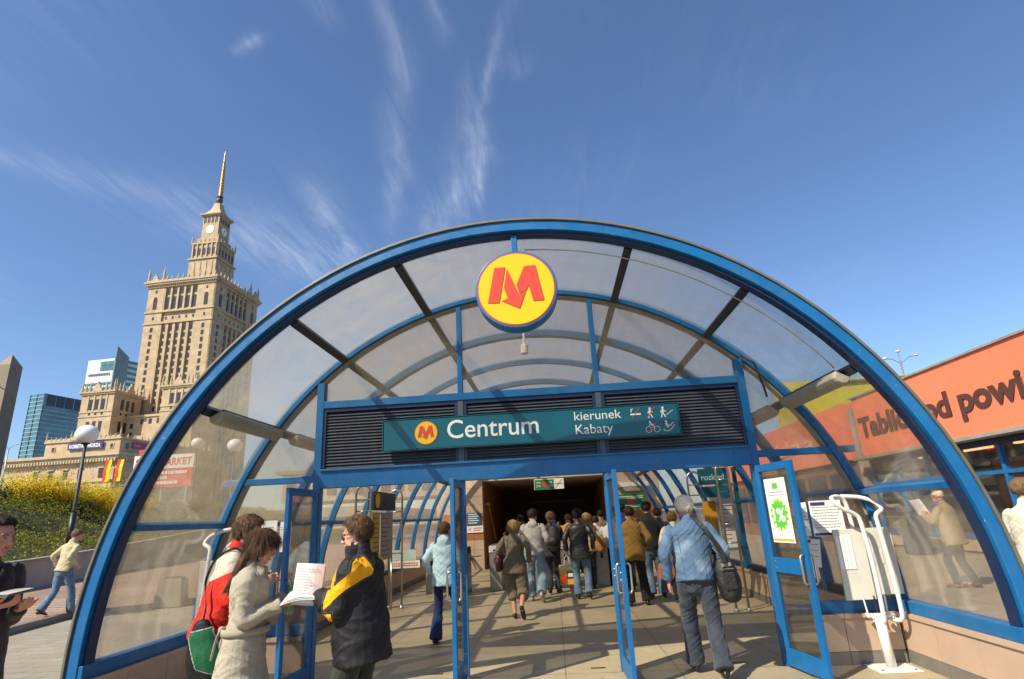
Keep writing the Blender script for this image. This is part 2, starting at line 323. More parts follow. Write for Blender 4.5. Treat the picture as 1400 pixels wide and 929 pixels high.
# ------------------------------------------------------------------ mesh helpers
class MB:
    def __init__(s): s.v = []; s.f = []; s.m = []
    def add(s, v, f, mi=0):
        o = len(s.v); s.v.extend([tuple(p) for p in v]); s.f.extend([tuple(i+o for i in q) for q in f]); s.m.extend([mi]*len(f)); return s
    def box(s, a, b, mi=0, rot=None, piv=None):
        x0, y0, z0 = a; x1, y1, z1 = b
        v = [(x0,y0,z0),(x1,y0,z0),(x1,y1,z0),(x0,y1,z0),(x0,y0,z1),(x1,y0,z1),(x1,y1,z1),(x0,y1,z1)]
        if rot is not None:
            p = Vector(piv) if piv is not None else (Vector(a)+Vector(b))/2
            v = [tuple(rot @ (Vector(q)-p) + p) for q in v]
        return s.add(v, [(0,3,2,1),(4,5,6,7),(0,1,5,4),(1,2,6,5),(2,3,7,6),(3,0,4,7)], mi)
    def bar(s, p, q, w, h, mi=0, up=(0,0,1)):
        p, q = Vector(p), Vector(q); t = (q-p).normalized(); u = Vector(up)
        if abs(t.dot(u)) > 0.98: u = Vector((0, 1, 0))
        a = t.cross(u).normalized()*(w/2); b = a.cross(t).normalized()*(h/2)
        v = [p-a-b, p+a-b, p+a+b, p-a+b, q-a-b, q+a-b, q+a+b, q-a+b]
        return s.add(v, [(0,3,2,1),(4,5,6,7),(0,1,5,4),(1,2,6,5),(2,3,7,6),(3,0,4,7)], mi)
    def tube(s, pts, r, seg=8, mi=0, cap=True):
        pts = [Vector(p) for p in pts]; n = len(pts); rs = r if isinstance(r, (list, tuple)) else [r]*n
        v = []; f = []; ref = Vector((0.13, 0.27, 0.95))
        t0 = (pts[1]-pts[0]).normalized(); a = t0.cross(ref if abs(t0.dot(ref)) < .95 else Vector((1,0,0))).normalized()
        for i, p in enumerate(pts):
            t = (pts[min(i+1, n-1)]-pts[max(i-1, 0)]).normalized()
            a = (a - t*a.dot(t)).normalized(); b = t.cross(a)
            for k in range(seg):
                th = 2*pi*k/seg; v.append(p + a*cos(th)*rs[i] + b*sin(th)*rs[i])
        for i in range(n-1):
            for k in range(seg):
                k2 = (k+1) % seg; f.append((i*seg+k, i*seg+k2, (i+1)*seg+k2, (i+1)*seg+k))
        if cap: f.append(tuple(range(seg))[::-1]); f.append(tuple((n-1)*seg+k for k in range(seg)))
        return s.add(v, f, mi)
    def lathe(s, prof, c=(0,0,0), seg=16, mi=0):
        c = Vector(c); v = []; f = []; n = len(prof)
        for r, z in prof:
            for k in range(seg): th = 2*pi*k/seg; v.append(c+Vector((r*cos(th), r*sin(th), z)))
        for i in range(n-1):
            for k in range(seg): k2 = (k+1) % seg; f.append((i*seg+k, i*seg+k2, (i+1)*seg+k2, (i+1)*seg+k))
        f.append(tuple(range(seg))[::-1]); f.append(tuple((n-1)*seg+k for k in range(seg)))
        return s.add(v, f, mi)
    def prism(s, poly, M, d, mi=0):   # polygon in local xy, extruded along local z by d, placed by matrix M
        n = len(poly); v = [M @ Vector((x, y, 0)) for x, y in poly] + [M @ Vector((x, y, d)) for x, y in poly]
        f = [tuple(range(n))[::-1], tuple(range(n, 2*n))] + [(i, (i+1) % n, n+(i+1) % n, n+i) for i in range(n)]
        return s.add(v, f, mi)
    def mesh(s, name, mats, smooth=False):
        me = bpy.data.meshes.new(name); me.from_pydata([tuple(p) for p in s.v], [], s.f)
        for m in (mats if isinstance(mats, (list, tuple)) else [mats]): me.materials.append(m)
        if len(set(s.m)) > 1: me.polygons.foreach_set('material_index', s.m)
        if smooth: me.polygons.foreach_set('use_smooth', [True]*len(me.polygons))
        me.update(); return me
    def build(s, name, mats, parent=None, smooth=False, bevel=0, **tags):
        o = link(name, s.mesh(name, mats, smooth), parent, **tags)
        if bevel:
            md = o.modifiers.new('bevel', 'BEVEL'); md.width = bevel; md.segments = 2; md.limit_method = 'ANGLE'
        return o
def link(name, data, parent=None, **tags):
    o = bpy.data.objects.new(name, data); COL.objects.link(o)
    if parent is not None: o.parent = parent
    for k, v in tags.items(): o[k] = v
    return o
def thing(name, label, cat, loc=(0,0,0), rz=0, group=None):
    o = bpy.data.objects.new(name, None); COL.objects.link(o); o.empty_display_size = 0.2
    o.location = loc; o.rotation_euler = (0, 0, rz); o['label'] = label; o['category'] = cat
    if group: o['group'] = group
    return o
def copy_tree(o, parent=None, depth=0, kids=None):
    c = o.copy(); COL.objects.link(c); c.parent = parent if parent is not None else o.parent
    for ch in list(o.children): copy_tree(ch, c, depth+1)
    return c
def text_mesh(txt, size, offset=0.0, depth=0.004, align='LEFT', shear=0.0, space=1.0):
    cu = bpy.data.curves.new('t', 'FONT'); cu.body = txt; cu.size = size; cu.offset = offset; cu.extrude = depth/2
    cu.align_x = align; cu.shear = shear; cu.space_character = space; cu.resolution_u = 4
    to = bpy.data.objects.new('t', cu); COL.objects.link(to)
    me = bpy.data.meshes.new_from_object(to.evaluated_get(bpy.context.evaluated_depsgraph_get()))
    bpy.data.objects.remove(to); bpy.data.curves.remove(cu)
    return me
FRONT = Matrix(((1,0,0),(0,0,-1),(0,1,0)))      # reads from -Y
SIDEL = Matrix(((0,0,-1),(-1,0,0),(0,1,0)))     # faces -X, reads along -Y
def put_text(name, txt, size, pos, mat, parent=None, rot=FRONT, width=None, **kw):
    me = text_mesh(txt, size, **kw)
    co = np.empty(len(me.vertices)*3, np.float32); me.vertices.foreach_get('co', co); co = co.reshape(-1, 3)
    if width:
        x0, x1 = co[:, 0].min(), co[:, 0].max(); k = width/(x1-x0); co[:, 0] = (co[:, 0]-x0)*k
        me.vertices.foreach_set('co', co.ravel())
    me.materials.clear(); me.materials.append(mat); me.name = name
    o = link(name, me, parent); m = rot.to_4x4() if isinstance(rot, Matrix) else rot
    m = m.copy(); m.translation = Vector(pos); o.matrix_local = m
    return o
# ------------------------------------------------------------------ pavilion
AX, AZ, RI, RO = -0.26, 0.52, 3.84, 3.97
Y0, YF, DY, NB = 5.30, 7.0, 1.7, 9
YE = Y0 + DY*NB            # 20.6
pav = thing('metro_entrance', 'blue steel barrel-vault metro entrance hall glazed with hazy panes, doors open', 'station entrance', (AX, YF, 0))
def W(*p): return Vector(p) - Vector((AX, YF, 0))
def arc_pt(r, deg, y): a = radians(deg); return (r*sin(a), y-YF, AZ + r*cos(a))
def arc_band(r0, r1, y0, y1, d0=-90, d1=90, n=60, legs=0.07):
    m = MB(); P = []
    degs = [d0+(d1-d0)*i/n for i in range(n+1)]
    rows = [[arc_pt(r0, d, y0), arc_pt(r1, d, y0), arc_pt(r1, d, y1), arc_pt(r0, d, y1)] for d in degs]
    if legs and d0 == -90:
        lo = [(p[0], p[1], AZ-legs) for p in rows[0]]; rows.insert(0, lo)
    if legs and d1 == 90:
        lo = [(p[0], p[1], AZ-legs) for p in rows[-1]]; rows.append(lo)
    v = [p for r in rows for p in r]; f = []
    for i in range(len(rows)-1):
        for k in range(4): k2 = (k+1) % 4; f.append((i*4+k, (i+1)*4+k, (i+1)*4+k2, i*4+k2))
    f.append((0, 1, 2, 3)); e = (len(rows)-1)*4; f.append((e+3, e+2, e+1, e))
    m.add(v, f); return m
arc_band(3.885, 3.985, 5.22, 5.38).build('arch_rib', BLUE, pav, bevel=0.006)
arc_band(3.853, 3.884, 5.27, 5.37, n=60).build('arch_flange', BLUE_SHADE, pav)
arc_band(3.988, 4.012, 5.20, 5.46).build('roof_edge_strip', ROOFGREY, pav, bevel=0.004)
arc_band(3.872, 3.962, 6.94, 7.06).build('arch_rib', BLUE, pav, bevel=0.006)
arc_band(3.848, 3.870, 6.99, 7.10).build('arch_flange', LAMPB, pav)
for i in range(2, NB+1):
    y = Y0+DY*i; wide = 0.07 if i % 2 == 0 else 0.035
    arc_band(3.84, 3.95, y-wide, y+wide, n=36).build('arch_rib', BLUE, pav)
PUR = [-72, -54, -36, -18, 18, 36, 54, 72]
for d in PUR:
    a = radians(d); rad = Vector((sin(a), 0, cos(a))); tan = Vector((cos(a), 0, -sin(a)))
    segs = [(Y0+.10, YF-.07)] + [(YF+.07, YE)]
    for (ya, yb) in segs:
        m = MB(); c0 = rad*3.885 + Vector((0, ya-YF, AZ)); c1 = rad*3.885 + Vector((0, yb-YF, AZ))
        m.bar(c0, c1, 0.085 if abs(d) < 60 else 0.06, 0.085, up=tan if False else rad)
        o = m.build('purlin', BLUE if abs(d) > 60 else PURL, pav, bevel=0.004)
EDG = [-90, -72, -54, -36, -18, 18, 36, 54, 72, 90]
for b in range(NB):
    ya, yb = Y0+DY*b+0.05, Y0+DY*(b+1)-0.02
    for j in range(9):
        m = MB(); d0, d1 = EDG[j], EDG[j+1]; n = 10 if d1-d0 > 20 else 6
        wob = 0.0 
        v = []; f = []
        for i in range(n+1):
            d = d0+(d1-d0)*i/n
            v += [arc_pt(3.922, d, ya), arc_pt(3.930, d, ya), arc_pt(3.930, d, yb), arc_pt(3.922, d, yb)]
        for i in range(n):
            for k in range(4): k2 = (k+1) % 4; f.append((i*4+k, (i+1)*4+k, (i+1)*4+k2, i*4+k2))
        f += [(0, 1, 2, 3), (n*4+3, n*4+2, n*4+1, n*4)]
        m.add(v, f); m.build('roof_pane', (POLYL if j == 1 else POLYS if j in (0, 7, 8) else POLY) if b == 0 else POLYT, pav)
# side bottom rails and granite plinths
for s in (-1, 1):
    X = s*3.90
    MB().box((min(X-s*0.06, X+s*0.07), Y0-YF-0.07, 0.485), (max(X-s*0.06, X+s*0.07), -0.075, 0.60)).build('bottom_rail', BLUE, pav, bevel=0.005)
    MB().box((min(X-s*0.05, X+s*0.07), 0.075, 0.485), (max(X-s*0.05, X+s*0.07), YE-YF, 0.58)).build('bottom_rail', BLUE_SHADE, pav, bevel=0.005)
    core = MB().box((min(X-s*0.055, X+s*0.16), Y0-YF-0.10, 0.0), (max(X-s*0.055, X+s*0.16), YE-YF+.4, 0.44)).build('plinth', CONC, pav)
    for L, (ya, yb) in {'a': (Y0-.12, 6.94), 'b': (7.10, YE+.3)}.items():
        n = int(round((yb-ya)/0.62)); w = (yb-ya)/n
        for i in range(n):
            y0_, y1_ = ya+w*i+0.003-YF, ya+w*(i+1)-0.003-YF
            j = random.uniform(0, 0.003)
            MB().box((min(X-s*0.085-s*j, X-s*0.057), y0_, 0.125), (max(X-s*0.085-s*j, X-s*0.057), y1_, 0.44)).build('slab', GRANITE, core)
            MB().box((min(X-s*0.09, X-s*0.057), y0_, 0.0), (max(X-s*0.09, X-s*0.057), y1_, 0.121)).build('skirting_slab', GRAN_D, core)
            MB().box((min(X-s*0.105, X+s*0.17), y0_, 0.442), (max(X-s*0.105, X+s*0.17), y1_, 0.482)).build('coping_slab', GRANITE, core)
# facade frame at YF
JL, M1, M2, JR = -2.84, -1.07, 0.626, 2.355
def fx(x): return x-AX
def arch_z(x, r=3.85): return AZ+sqrt(max(0, r*r-(x-AX)**2))
def fbox(x0, x1, z0, z1, y0=-0.05, y1=0.05, name='facade_post', mat=BLUE, bev=0.004, **k):
    return MB().box((fx(x0), y0, z0), (fx(x1), y1, z1)).build(name, mat, pav, bevel=bev, **k)
for x in (JL, JR): fbox(x-.045, x+.045, 0, arch_z(x), -0.055, 0.055)
for x in (M1, M2): fbox(x-.03, x+.03, 3.142, arch_z(x)-0.0, -0.045, 0.045)
for x in (M1, M2): fbox(x-.035, x+.035, 2.283, 3.048, -0.048, 0.045, 'louver_post', surf('post_grey_blue', (.075, .095, .13), .5, .1, 4, bmp=.03))
fbox(M1-.03, M1+.03, 0, 2.078, -0.028, 0.028); fbox(M2-.03, M2+.03, 0, 2.078, -0.028, 0.028)
fbox(JL+.047, JR-.047, 3.05, 3.14, -0.06, 0.06, 'transom_beam')
fbox(JL+.047, JR-.047, 2.08, 2.28, -0.07, 0.07, 'lintel', BLUE)
fbox(JL+.047, JR-.047, 2.275, 2.30, -0.10, -0.03, 'lintel_ledge', BLUE)
# side fields
fbox(-4.02, JL-.047, 2.16, 2.235, -0.045, 0.045, 'side_transom'); fbox(JR+.047, 3.50, 2.16, 2.235, -0.045, 0.045, 'side_transom')
fbox(-4.10, JL-.047, 0.485, 0.60, -0.045, 0.045, 'bottom_rail'); fbox(JR+.047, 3.60, 0.485, 0.60, -0.045, 0.045, 'bottom_rail')
for (xa, xb) in ((-4.04, JL-.05), (JR+.05, 3.53)):
    core = MB().box((fx(xa), -0.07, 0), (fx(xb), 0.10, 0.44)).build('plinth', CONC, pav)
    n = max(2, int(round((xb-xa)/0.62))); w = (xb-xa)/n
    for i in range(n):
        a, b_ = fx(xa+w*i)+.003, fx(xa+w*(i+1))-.003
        MB().box((a, -0.095, 0.125), (b_, -0.072, 0.44)).build('slab', GRANITE, core)
        MB().box((a, -0.100, 0.0), (b_, -0.072, 0.121)).build('skirting_slab', GRAN_D, core)
        MB().box((a, 0.102, 0.0), (b_, 0.125, 0.44)).build('slab', GRANITE, core)
        MB().box((a, -0.12, 0.442), (b_, 0.14, 0.482)).build('coping_slab', GRANITE, core)
def arch_poly(x0, x1, zb, r=3.85, n=14):
    xm = sqrt(r*r-max(0, zb-AZ)**2)
    x0 = max(x0, AX-xm); x1 = min(x1, AX+xm)
    pts = [(fx(x0), zb), (fx(x1), zb)]
    for i in range(n+1):
        x = x1+(x0-x1)*i/n; z = arch_z(x, r)
        if z > zb+1e-4: pts.append((fx(x), z))
    return pts
GM = Matrix(((1,0,0,0),(0,0,-1,0.004),(0,1,0,0),(0,0,0,1)))
def gpane(poly, mat=GLASS, name='glass_pane'):
    return MB().prism(poly, GM, 0.008).build(name, mat, pav)
for a, b_ in ((JL+.045, M1-.03), (M1+.03, M2-.03), (M2+.03, JR-.045)): gpane(arch_poly(a, b_, 3.14), POLYF)
gpane(arch_poly(-5, JL-.045, 2.235), POLYF); gpane(arch_poly(JR+.045, 5, 2.235), POLYF)
def lower_poly(x0, x1, z0, z1):
    pts = []
    if x0 < AX-3:   # left side
        arc = [(fx(AX-sqrt(3.85**2-(z-AZ)**2)), z) for z in np.linspace(z1, z0, 12)]
        return [(fx(x1), z0), (fx(x1), z1)] + arc
    arc = [(fx(AX+sqrt(3.85**2-(z-AZ)**2)), z) for z in np.linspace(z0, z1, 12)]
    return arc + [(fx(x0), z1), (fx(x0), z0)]
gpane(lower_poly(-4, JL-.045, 0.60, 2.16), GLASS); gpane(lower_poly(JR+.045, 4, 0.60, 2.16), GLASS)
# louvers
for a, b_ in ((JL+.047, M1-.037), (M1+.037, M2-.037), (M2+.037, JR-.047)):
    lb = MB().box((fx(a), 0.035, 2.284), (fx(b_), 0.044, 3.046)).build('louver_back', LOUVB, pav)
    fr = MB().box((fx(a)+.001, -0.04, 2.302), (fx(a)+0.035, 0.03, 3.046)).box((fx(b_)-0.035, -0.04, 2.302), (fx(b_)-.001, 0.03, 3.046)).box((fx(a)+.036, -0.04, 3.005), (fx(b_)-.036, 0.03, 3.046)).build('louver_frame', BLUE_SHADE, pav)
    sm = MB(); L = b_-a-0.074
    sm.box((-L/2, -0.024, -0.0035), (L/2, 0.024, 0.0035), rot=Matrix.Rotation(radians(38), 3, 'X'))
    me = sm.mesh('louver_slat', LOUV)
    for i in range(18):
        o = link('slat', me, lb); o.location = (fx((a+b_)/2), -0.008, 2.325+i*0.038)
# doors: leaves standing open, square to the front
def door(hx, side, w=0.70, ang=90, group='open glazed door leaves', poster=False):
    e = link('door_leaf', None, pav) if False else None
    m = MB(); h0, h1 = 0.02, 2.06
    st = 0.075; d = 0.045
    m.box((0, -d/2, h0), (st, d/2, h1)); m.box((w-st, -d/2, h0), (w, d/2, h1))
    for a, b_ in ((h0, h0+.17), (0.93, 1.08), (h1-.08, h1)): m.box((st, -d/2+.001, a), (w-st, d/2-.001, b_))
    leaf = m.build('door', BLUE, pav, bevel=0.004)
    leaf.location = (fx(hx), -0.075, 0); leaf.rotation_euler = (0, 0, radians(-ang))
    for a, b_ in ((h0+.17, .93), (1.08, h1-.08)):
        MB().box((st, -0.004, a), (w-st, 0.004, b_)).build('door_glass', GLASS, leaf)
    for s in (-1, 1):
        x = w-0.038
        pts = [(x, s*d/2, 1.13), (x, s*.055, 1.13), (x-.0, s*.07, 1.11), (x, s*.07, .88), (x, s*.055, .86), (x, s*d/2, .86)]
        MB().tube(pts, 0.012, 8).build('handle', STEEL, leaf, smooth=True)
        MB().box((x-.016, s*(d/2), 0.80), (x+.016, s*(d/2+.004), 1.0), ).build('lock_plate', STEEL, leaf)
        for (bx, bz) in ((w-.11, .97), (w-.11, 1.04), (.11, .97), (.11, 1.04)):
            MB().lathe([(0.012, -0.004), (0.010, 0.004), (0.003, 0.006)], seg=8).build('bolt', STEEL, leaf).matrix_local = Matrix.Translation((bx, s*(d/2+.002), bz)) @ Matrix.Rotation(radians(-90*s), 4, 'X')
    MB().tube([(0.0, 0, 1.75), (0.0, 0, 1.95)], 0.014, 8).build('hinge', STEEL, leaf)
    return leaf
door(JL+.02, -1, ang=93); door(M1, 1, ang=90); door(M2, 1, ang=88); dr = door(JR-.02, 1, ang=79)

# back wall of the hall with its dark opening
YB = 20.95
bw = thing('back_wall', 'pink tiled end wall with a brown band around the wide dark passage', 'wall', (AX, YB, 0))
def bx(x): return x-AX
def wallpoly(x0, x1): return [(bx(a), z) for a, z in ()]
def tilewall(x0, x1, y, z0=0, z1=3.0, facing='F', tw=0.30):
    zs = [(z0, 0.97, TILEP), (0.97, 1.85, TILEB), (1.85, z1, TILEP)]
    for za, zb, mt in zs:
        if zb <= za: continue
        m = MB(); nx = max(1, int(round((x1-x0)/tw))); nzz = max(1, int(round((zb-za)/tw))); w = (x1-x0)/nx; h = (zb-za)/nzz
        for i in range(nx):
            for k in range(nzz):
                a, c = x0+w*i+.004, za+h*k+.004
                j = random.uniform(0, .003)
                if facing == 'F': m.box((bx(a), y-YB-.012-j, c), (bx(a+w-.008), y-YB, c+h-.008))
                else: m.box((bx(y)-(.012+j)*(1 if facing == 'L' else 0), a-YB, c), (bx(y)+(.012+j)*(0 if facing == 'L' else 1), a+w-.008-YB, c+h-.008))
        m.build('tiles', mt, bw, kind='stuff')
JNT = surf('tile_joint', (0.30, 0.23, 0.17), 0.8, 0.05, 3, bmp=0)
MB().box((bx(-4.15), 0.0, 0), (bx(-2.5), 0.3, 3.6)).box((bx(1.95), 0, 0), (bx(3.7), 0.3, 3.6)).build('wall_core', JNT, bw)
top = [(bx(-4.1), 3.62), (bx(3.6), 3.62), (bx(3.2), 3.7), (bx(1.6), 4.4), (bx(AX), 4.6), (bx(-2.1), 4.4), (bx(-3.7), 3.7)]
MB().prism(arch_poly(-5, 5, 3.0, 3.90, 20), Matrix(((1,0,0,0),(0,0,-1,0.30),(0,1,0,0),(0,0,0,1))), 0.29).build('gable', TILEP, bw)
tilewall(-4.15, -2.51, YB); tilewall(1.96, 3.7, YB)
MB().box((bx(-2.5), 0.01, 2.94), (bx(1.95), 0.3, 3.0)).build('opening_head', CEIL, bw)
# passage beyond
MB().box((bx(-2.7), .3, 0), (bx(-2.5), 9, 3.0)).build('passage_wall', TILEB, bw)
MB().box((bx(-2.497), .6, 2.12), (bx(-2.35), 1.3, 2.22)).build('wall_lamp_bracket', LAMPB, bw, bevel=.02)
MB().bar((bx(-2.44), 1.35, 2.1), (bx(-2.40), 3.1, .85), .07, .07).build('rail_reflection', surf('rail_reflection_tan', (.48, .27, .10), .5, .1, 3, bmp=0), bw)  # reflection of an escalator rail, built as a solid tan bar
MB().box((bx(1.95), .3, 0), (bx(2.15), 9, 3.0)).build('passage_wall', TILEB, bw)
MB().box((bx(-2.7), .3, 3.0), (bx(2.15), 9, 3.2)).build('passage_ceiling', CEIL, bw)
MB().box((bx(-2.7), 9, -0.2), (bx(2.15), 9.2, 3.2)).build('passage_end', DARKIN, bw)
MB().box((bx(-1.2), 8.5, 2.3), (bx(1.4), 8.6, 2.36)).build('passage_beam', GRAN_D, bw)
rail = MB().tube([W(-1.72, 21.3, 2.15)-W(0,0,0)+Vector((0,0,0)), ], 0.02) if False else None
# heater box on the end wall
ht = thing('wall_heater', 'cream box heater high on the end wall right of the passage', 'heater', (2.75, YB, 2.45))
MB().box((-0.55, -0.30, 0.02), (0.55, -0.016, 0.16)).build('cover', WHITEP, ht, bevel=0.01)
MB().box((-0.35, -0.34, -0.14), (0.40, -0.05, 0.0)).build('grille_box', LAMPB, ht, bevel=0.02)
# structural sheets
FRONTY = 7.25
def sheet(name, x0, x1, y0, y1, z, mat, **k):
    return MB().add([(x0,y0,z),(x1,y0,z),(x1,y1,z),(x0,y1,z)], [(0,1,2,3)]).build(name, mat, None, kind='structure', **k)
sheet('ground', -2500, 2500, -600, 5000, -0.012, ASPH)
sheet('plaza', -11.5, 60, -30, 60, -0.006, PAVE)
sheet('hall_floor', -4.05, 3.6, 6.98, 34, 0.0, TERR)
sheet('porch_floor', -4.05, 3.6, 3.4, 6.975, -0.001, TERR)
for x in (-1.45, 0.36, 1.9):
    tag = MB().box((-0.08, -0.018, 0.0005), (0.08, 0.018, 0.004))
    for i in range(4): tag.box((-0.07+i*.038, -0.013, .0042), (-0.05+i*.038, 0.013, .0052))
    o = tag.build('floor_grate', BLACKP); o.location = (x, 7.17, 0)
    o['label'] = {-1.45: 'small dark slotted floor grate left of the centre, between two open doors', 0.36: 'small dark slotted floor grate in front of the centre-right door leaf', 1.9: 'small dark slotted floor grate by the denim jacket man'}[x]
    o['category'] = 'floor grate'; o['group'] = 'slotted grates along the threshold'

# ------------------------------------------------------------------ signs
M_BAR = [(350,402),(418,400),(383,642),(312,642)]
M_ARR = [(430,412),(506,584),(549,572),(512,682),(401,631),(438,612),(412,542)]
M_RGT = [(540,395),(612,390),(666,627),(598,632),(568,522),(553,562),(509,576),(491,525)]
def emblem(parent, c, R, y, dep=0.008, scale=1.0):
    ph = radians(-3)
    for nm, pl in (('emblem_bar', M_BAR), ('emblem_arrow', M_ARR), ('emblem_leg', M_RGT)):
        pts = []
        for x, yy in pl:
            u, v = (x-490)/240*R*scale, (545-yy)/240*R*scale
            pts.append((u*cos(ph)-v*sin(ph), u*sin(ph)+v*cos(ph)))
        pts = pts[::-1]
        M = FRONT.to_4x4(); M.translation = Vector((c[0], y, c[1]))
        MB().prism(pts, M, dep).build(nm, REDS, parent)
def disc(r, y0, y1, c, seg=64):
    M = FRONT.to_4x4(); M.translation = Vector((c[0], y1, c[1]))
    return MB().prism([(r*cos(2*pi*k/seg), r*sin(2*pi*k/seg)) for k in range(seg)], M, y1-y0)
rd = thing('metro_roundel', 'big round yellow sign with a red arrowed M at the crown', 'sign', (-0.225, 5.33, 3.775))
disc(0.405, -0.09, 0.10, (0, 0)).build('drum', BLUE, rd, bevel=0.008)
disc(0.384, -0.094, -0.05, (0, 0)).build('red_ring', REDS, rd)
disc(0.372, -0.099, -0.05, (0, 0)).build('yellow_face', YELLOW, rd)
emblem(rd, (0, 0), 0.372, -0.0985, scale=1.0)
MB().box((-0.030, -0.06, 0.39), (0.030, 0.06, 0.615)).build('hanger', BLUE, rd, bevel=0.004)

sg = thing('station_sign', 'long teal sign reading Centrum with the metro emblem, fixed across the louvers', 'sign', (-0.235, 6.85, 2.65))
MB().box((-1.765, 0, -0.18), (1.765, 0.075, 0.18)).build('panel', TEAL, sg, bevel=0.006)
fr = MB()
for a, b_ in (((-1.775, -.008, -.19), (1.775, .05, -.182)), ((-1.775, -.008, .182), (1.775, .05, .19)), ((-1.775, -.008, -.1815), (-1.767, .05, .1815)), ((1.767, -.008, -.1815), (1.775, .05, .1815))): fr.box(a, b_)
fr.build('edge_trim', TEAL, sg)
disc(0.142, -0.006, 0.01, (-1.24, 0.005)).build('red_ring', REDS, sg); disc(0.134, -0.010, 0.01, (-1.24, 0.005)).build('yellow_face', YELLOW, sg)
emblem(sg, (-1.24, 0.005), 0.134, -0.0095, 0.004)
put_text('lettering', 'Centrum', 0.31, (-0.985, -0.001, -0.076), WHITEL, sg, width=1.10, offset=0.002)
put_text('lettering', 'kierunek', 0.15, (0.545, -0.001, 0.045), WHITEL, sg, width=0.555, offset=0.0)
put_text('lettering', 'Kabaty', 0.16, (0.550, -0.001, -0.118), WHITEL, sg, width=0.44, offset=0.0)
def picto(cx, cz, kind, ks=.82):
    m = MB(); r = MB(); F = FRONT.to_4x4(); F.translation = Vector((cx, -0.001, cz))
    def P(poly, t=m, y=0.003):
        G = F.copy(); t.prism([(x*ks, z*ks) for x, z in poly], G, y)
    def circ(x, z, rr, n=10): P([(x+rr*cos(2*pi*k/n), z+rr*sin(2*pi*k/n)) for k in range(n)])
    def line(x0, z0, x1, z1, w, t=m, y=0.003):
        dx, dz = x1-x0, z1-z0; L = sqrt(dx*dx+dz*dz); px, pz = -dz/L*w/2, dx/L*w/2
        P([(x0+px, z0+pz), (x0-px, z0-pz), (x1-px, z1-pz), (x1+px, z1+pz)], t, y)
    if kind == 'smoke':
        line(-.075, -.012, .075, -.012, .022); line(-.06, .02, -.06, .06, .012); line(-.06, .06, -.03, .07, .01)
        line(-.05, -.07, .055, .07, .012, r, .005)
    elif kind in ('walk', 'stairs'):
        circ(-.01, .062, .016); line(-.012, .045, -.018, -.01, .034); line(-.02, -.01, -.04, -.08, .014); line(-.012, -.01, .018, -.075, .014)
        line(-.005, .03, .03, .0, .010); line(-.025, .03, -.048, -.005, .010)
        if kind == 'walk': line(-.055, -.07, .055, .075, .012, r, .005)
        else:
            for k in range(4): line(.03+k*.024, -.04+k*.016, .054+k*.024, -.04+k*.016, .006); line(.054+k*.024, -.04+k*.016, .054+k*.024, -.024+k*.016, .006)
    elif kind == 'bike':
        for x in (-.055, .06):
            for k in range(14):
                a, b_ = 2*pi*k/14, 2*pi*(k+1)/14; line(x+.042*cos(a), -.035+.042*sin(a), x+.042*cos(b_), -.035+.042*sin(b_), .006)
        circ(-.03, .07, .015); line(-.03, .05, .015, .02, .026); line(.015, .02, .03, -.03, .014); line(-.03, .045, -.05, .0, .01)
        line(-.06, -.07, .06, .06, .012, r, .005)
    elif kind == 'escal':
        line(-.08, -.06, -.03, -.075, .008); line(-.03, -.075, .01, -.07, .008); line(.01, -.07, .085, .01, .008); line(-.08, -.06, -.07, -.04, .008); line(-.02, -.03, .07, .045, .009)
        circ(-.035, .06, .015); line(-.035, .04, -.02, -.01, .03); line(-.03, .02, .03, -.005, .01); line(-.02, -.01, .015, -.01, .014)
    m.build('pictogram', WHITEL, sg)
    if r.v: r.build('prohibition_bar', REDS, sg)
picto(1.27, 0.085, 'smoke'); picto(1.45, 0.085, 'walk'); picto(1.60, 0.085, 'stairs'); picto(1.45, -0.085, 'bike'); picto(1.64, -0.08, 'escal')

# lamp fittings along the purlins
def lamp(deg, y0, y1, label):
    a = radians(deg); rad = Vector((sin(a), 0, cos(a)))
    c = rad*3.78 + Vector((AX, 0, AZ)); e = thing('strip_lamp', label, 'lamp', (c.x, (y0+y1)/2, c.z), group='strip lamps under the vault')
    e.rotation_euler = (0, a*0.55, 0); L = (y1-y0)/2
    m = MB(); n = 12; prof = [(-.075, .035), (-.085, .0), (-.070, -.045), (-.03, -.065), (.03, -.065), (.070, -.045), (.085, 0), (.075, .035)]
    ys = [(-L, .80), (-L+.03, .97), (-L+.08, 1), (L-.08, 1), (L-.03, .97), (L, .80)]
    v = [(x*k, y, z*k) for y, k in ys for x, z in prof]; f = []
    for i in range(len(ys)-1):
        for k in range(8): k2 = (k+1) % 8; f.append((i*8+k, (i+1)*8+k, (i+1)*8+k2, i*8+k2))
    f.append(tuple(range(8))); f.append(tuple(range(len(ys)*8-1, len(ys)*8-9, -1)))
    m.add(v, f).build('housing', LAMPB, e, smooth=False, bevel=0.008)
    MB().box((-.078, -L+.05, -.004), (.078, L-.05, .05)).build('mounting_tray', BLACKP, e)
    for y in (-L*.6, L*.6): MB().box((-.089, y-.02, -.01), (.089, y+.02, .012)).build('clip', STEEL, e)
lamp(-54, 5.50, 6.86, 'grimy strip lamp under the left side of the porch vault'); lamp(54, 5.50, 6.86, 'grimy strip lamp under the right side of the porch vault')
lamp(-54, 7.3, 8.6, 'strip lamp inside the hall, behind the left porch lamp'); lamp(54, 7.3, 8.6, 'strip lamp inside the hall, behind the right porch lamp')
lamp(-36, 15.0, 16.4, 'far strip lamp deep in the hall on the left of the vault'); lamp(36, 14.0, 15.4, 'far strip lamp deep in the hall on the right of the vault')
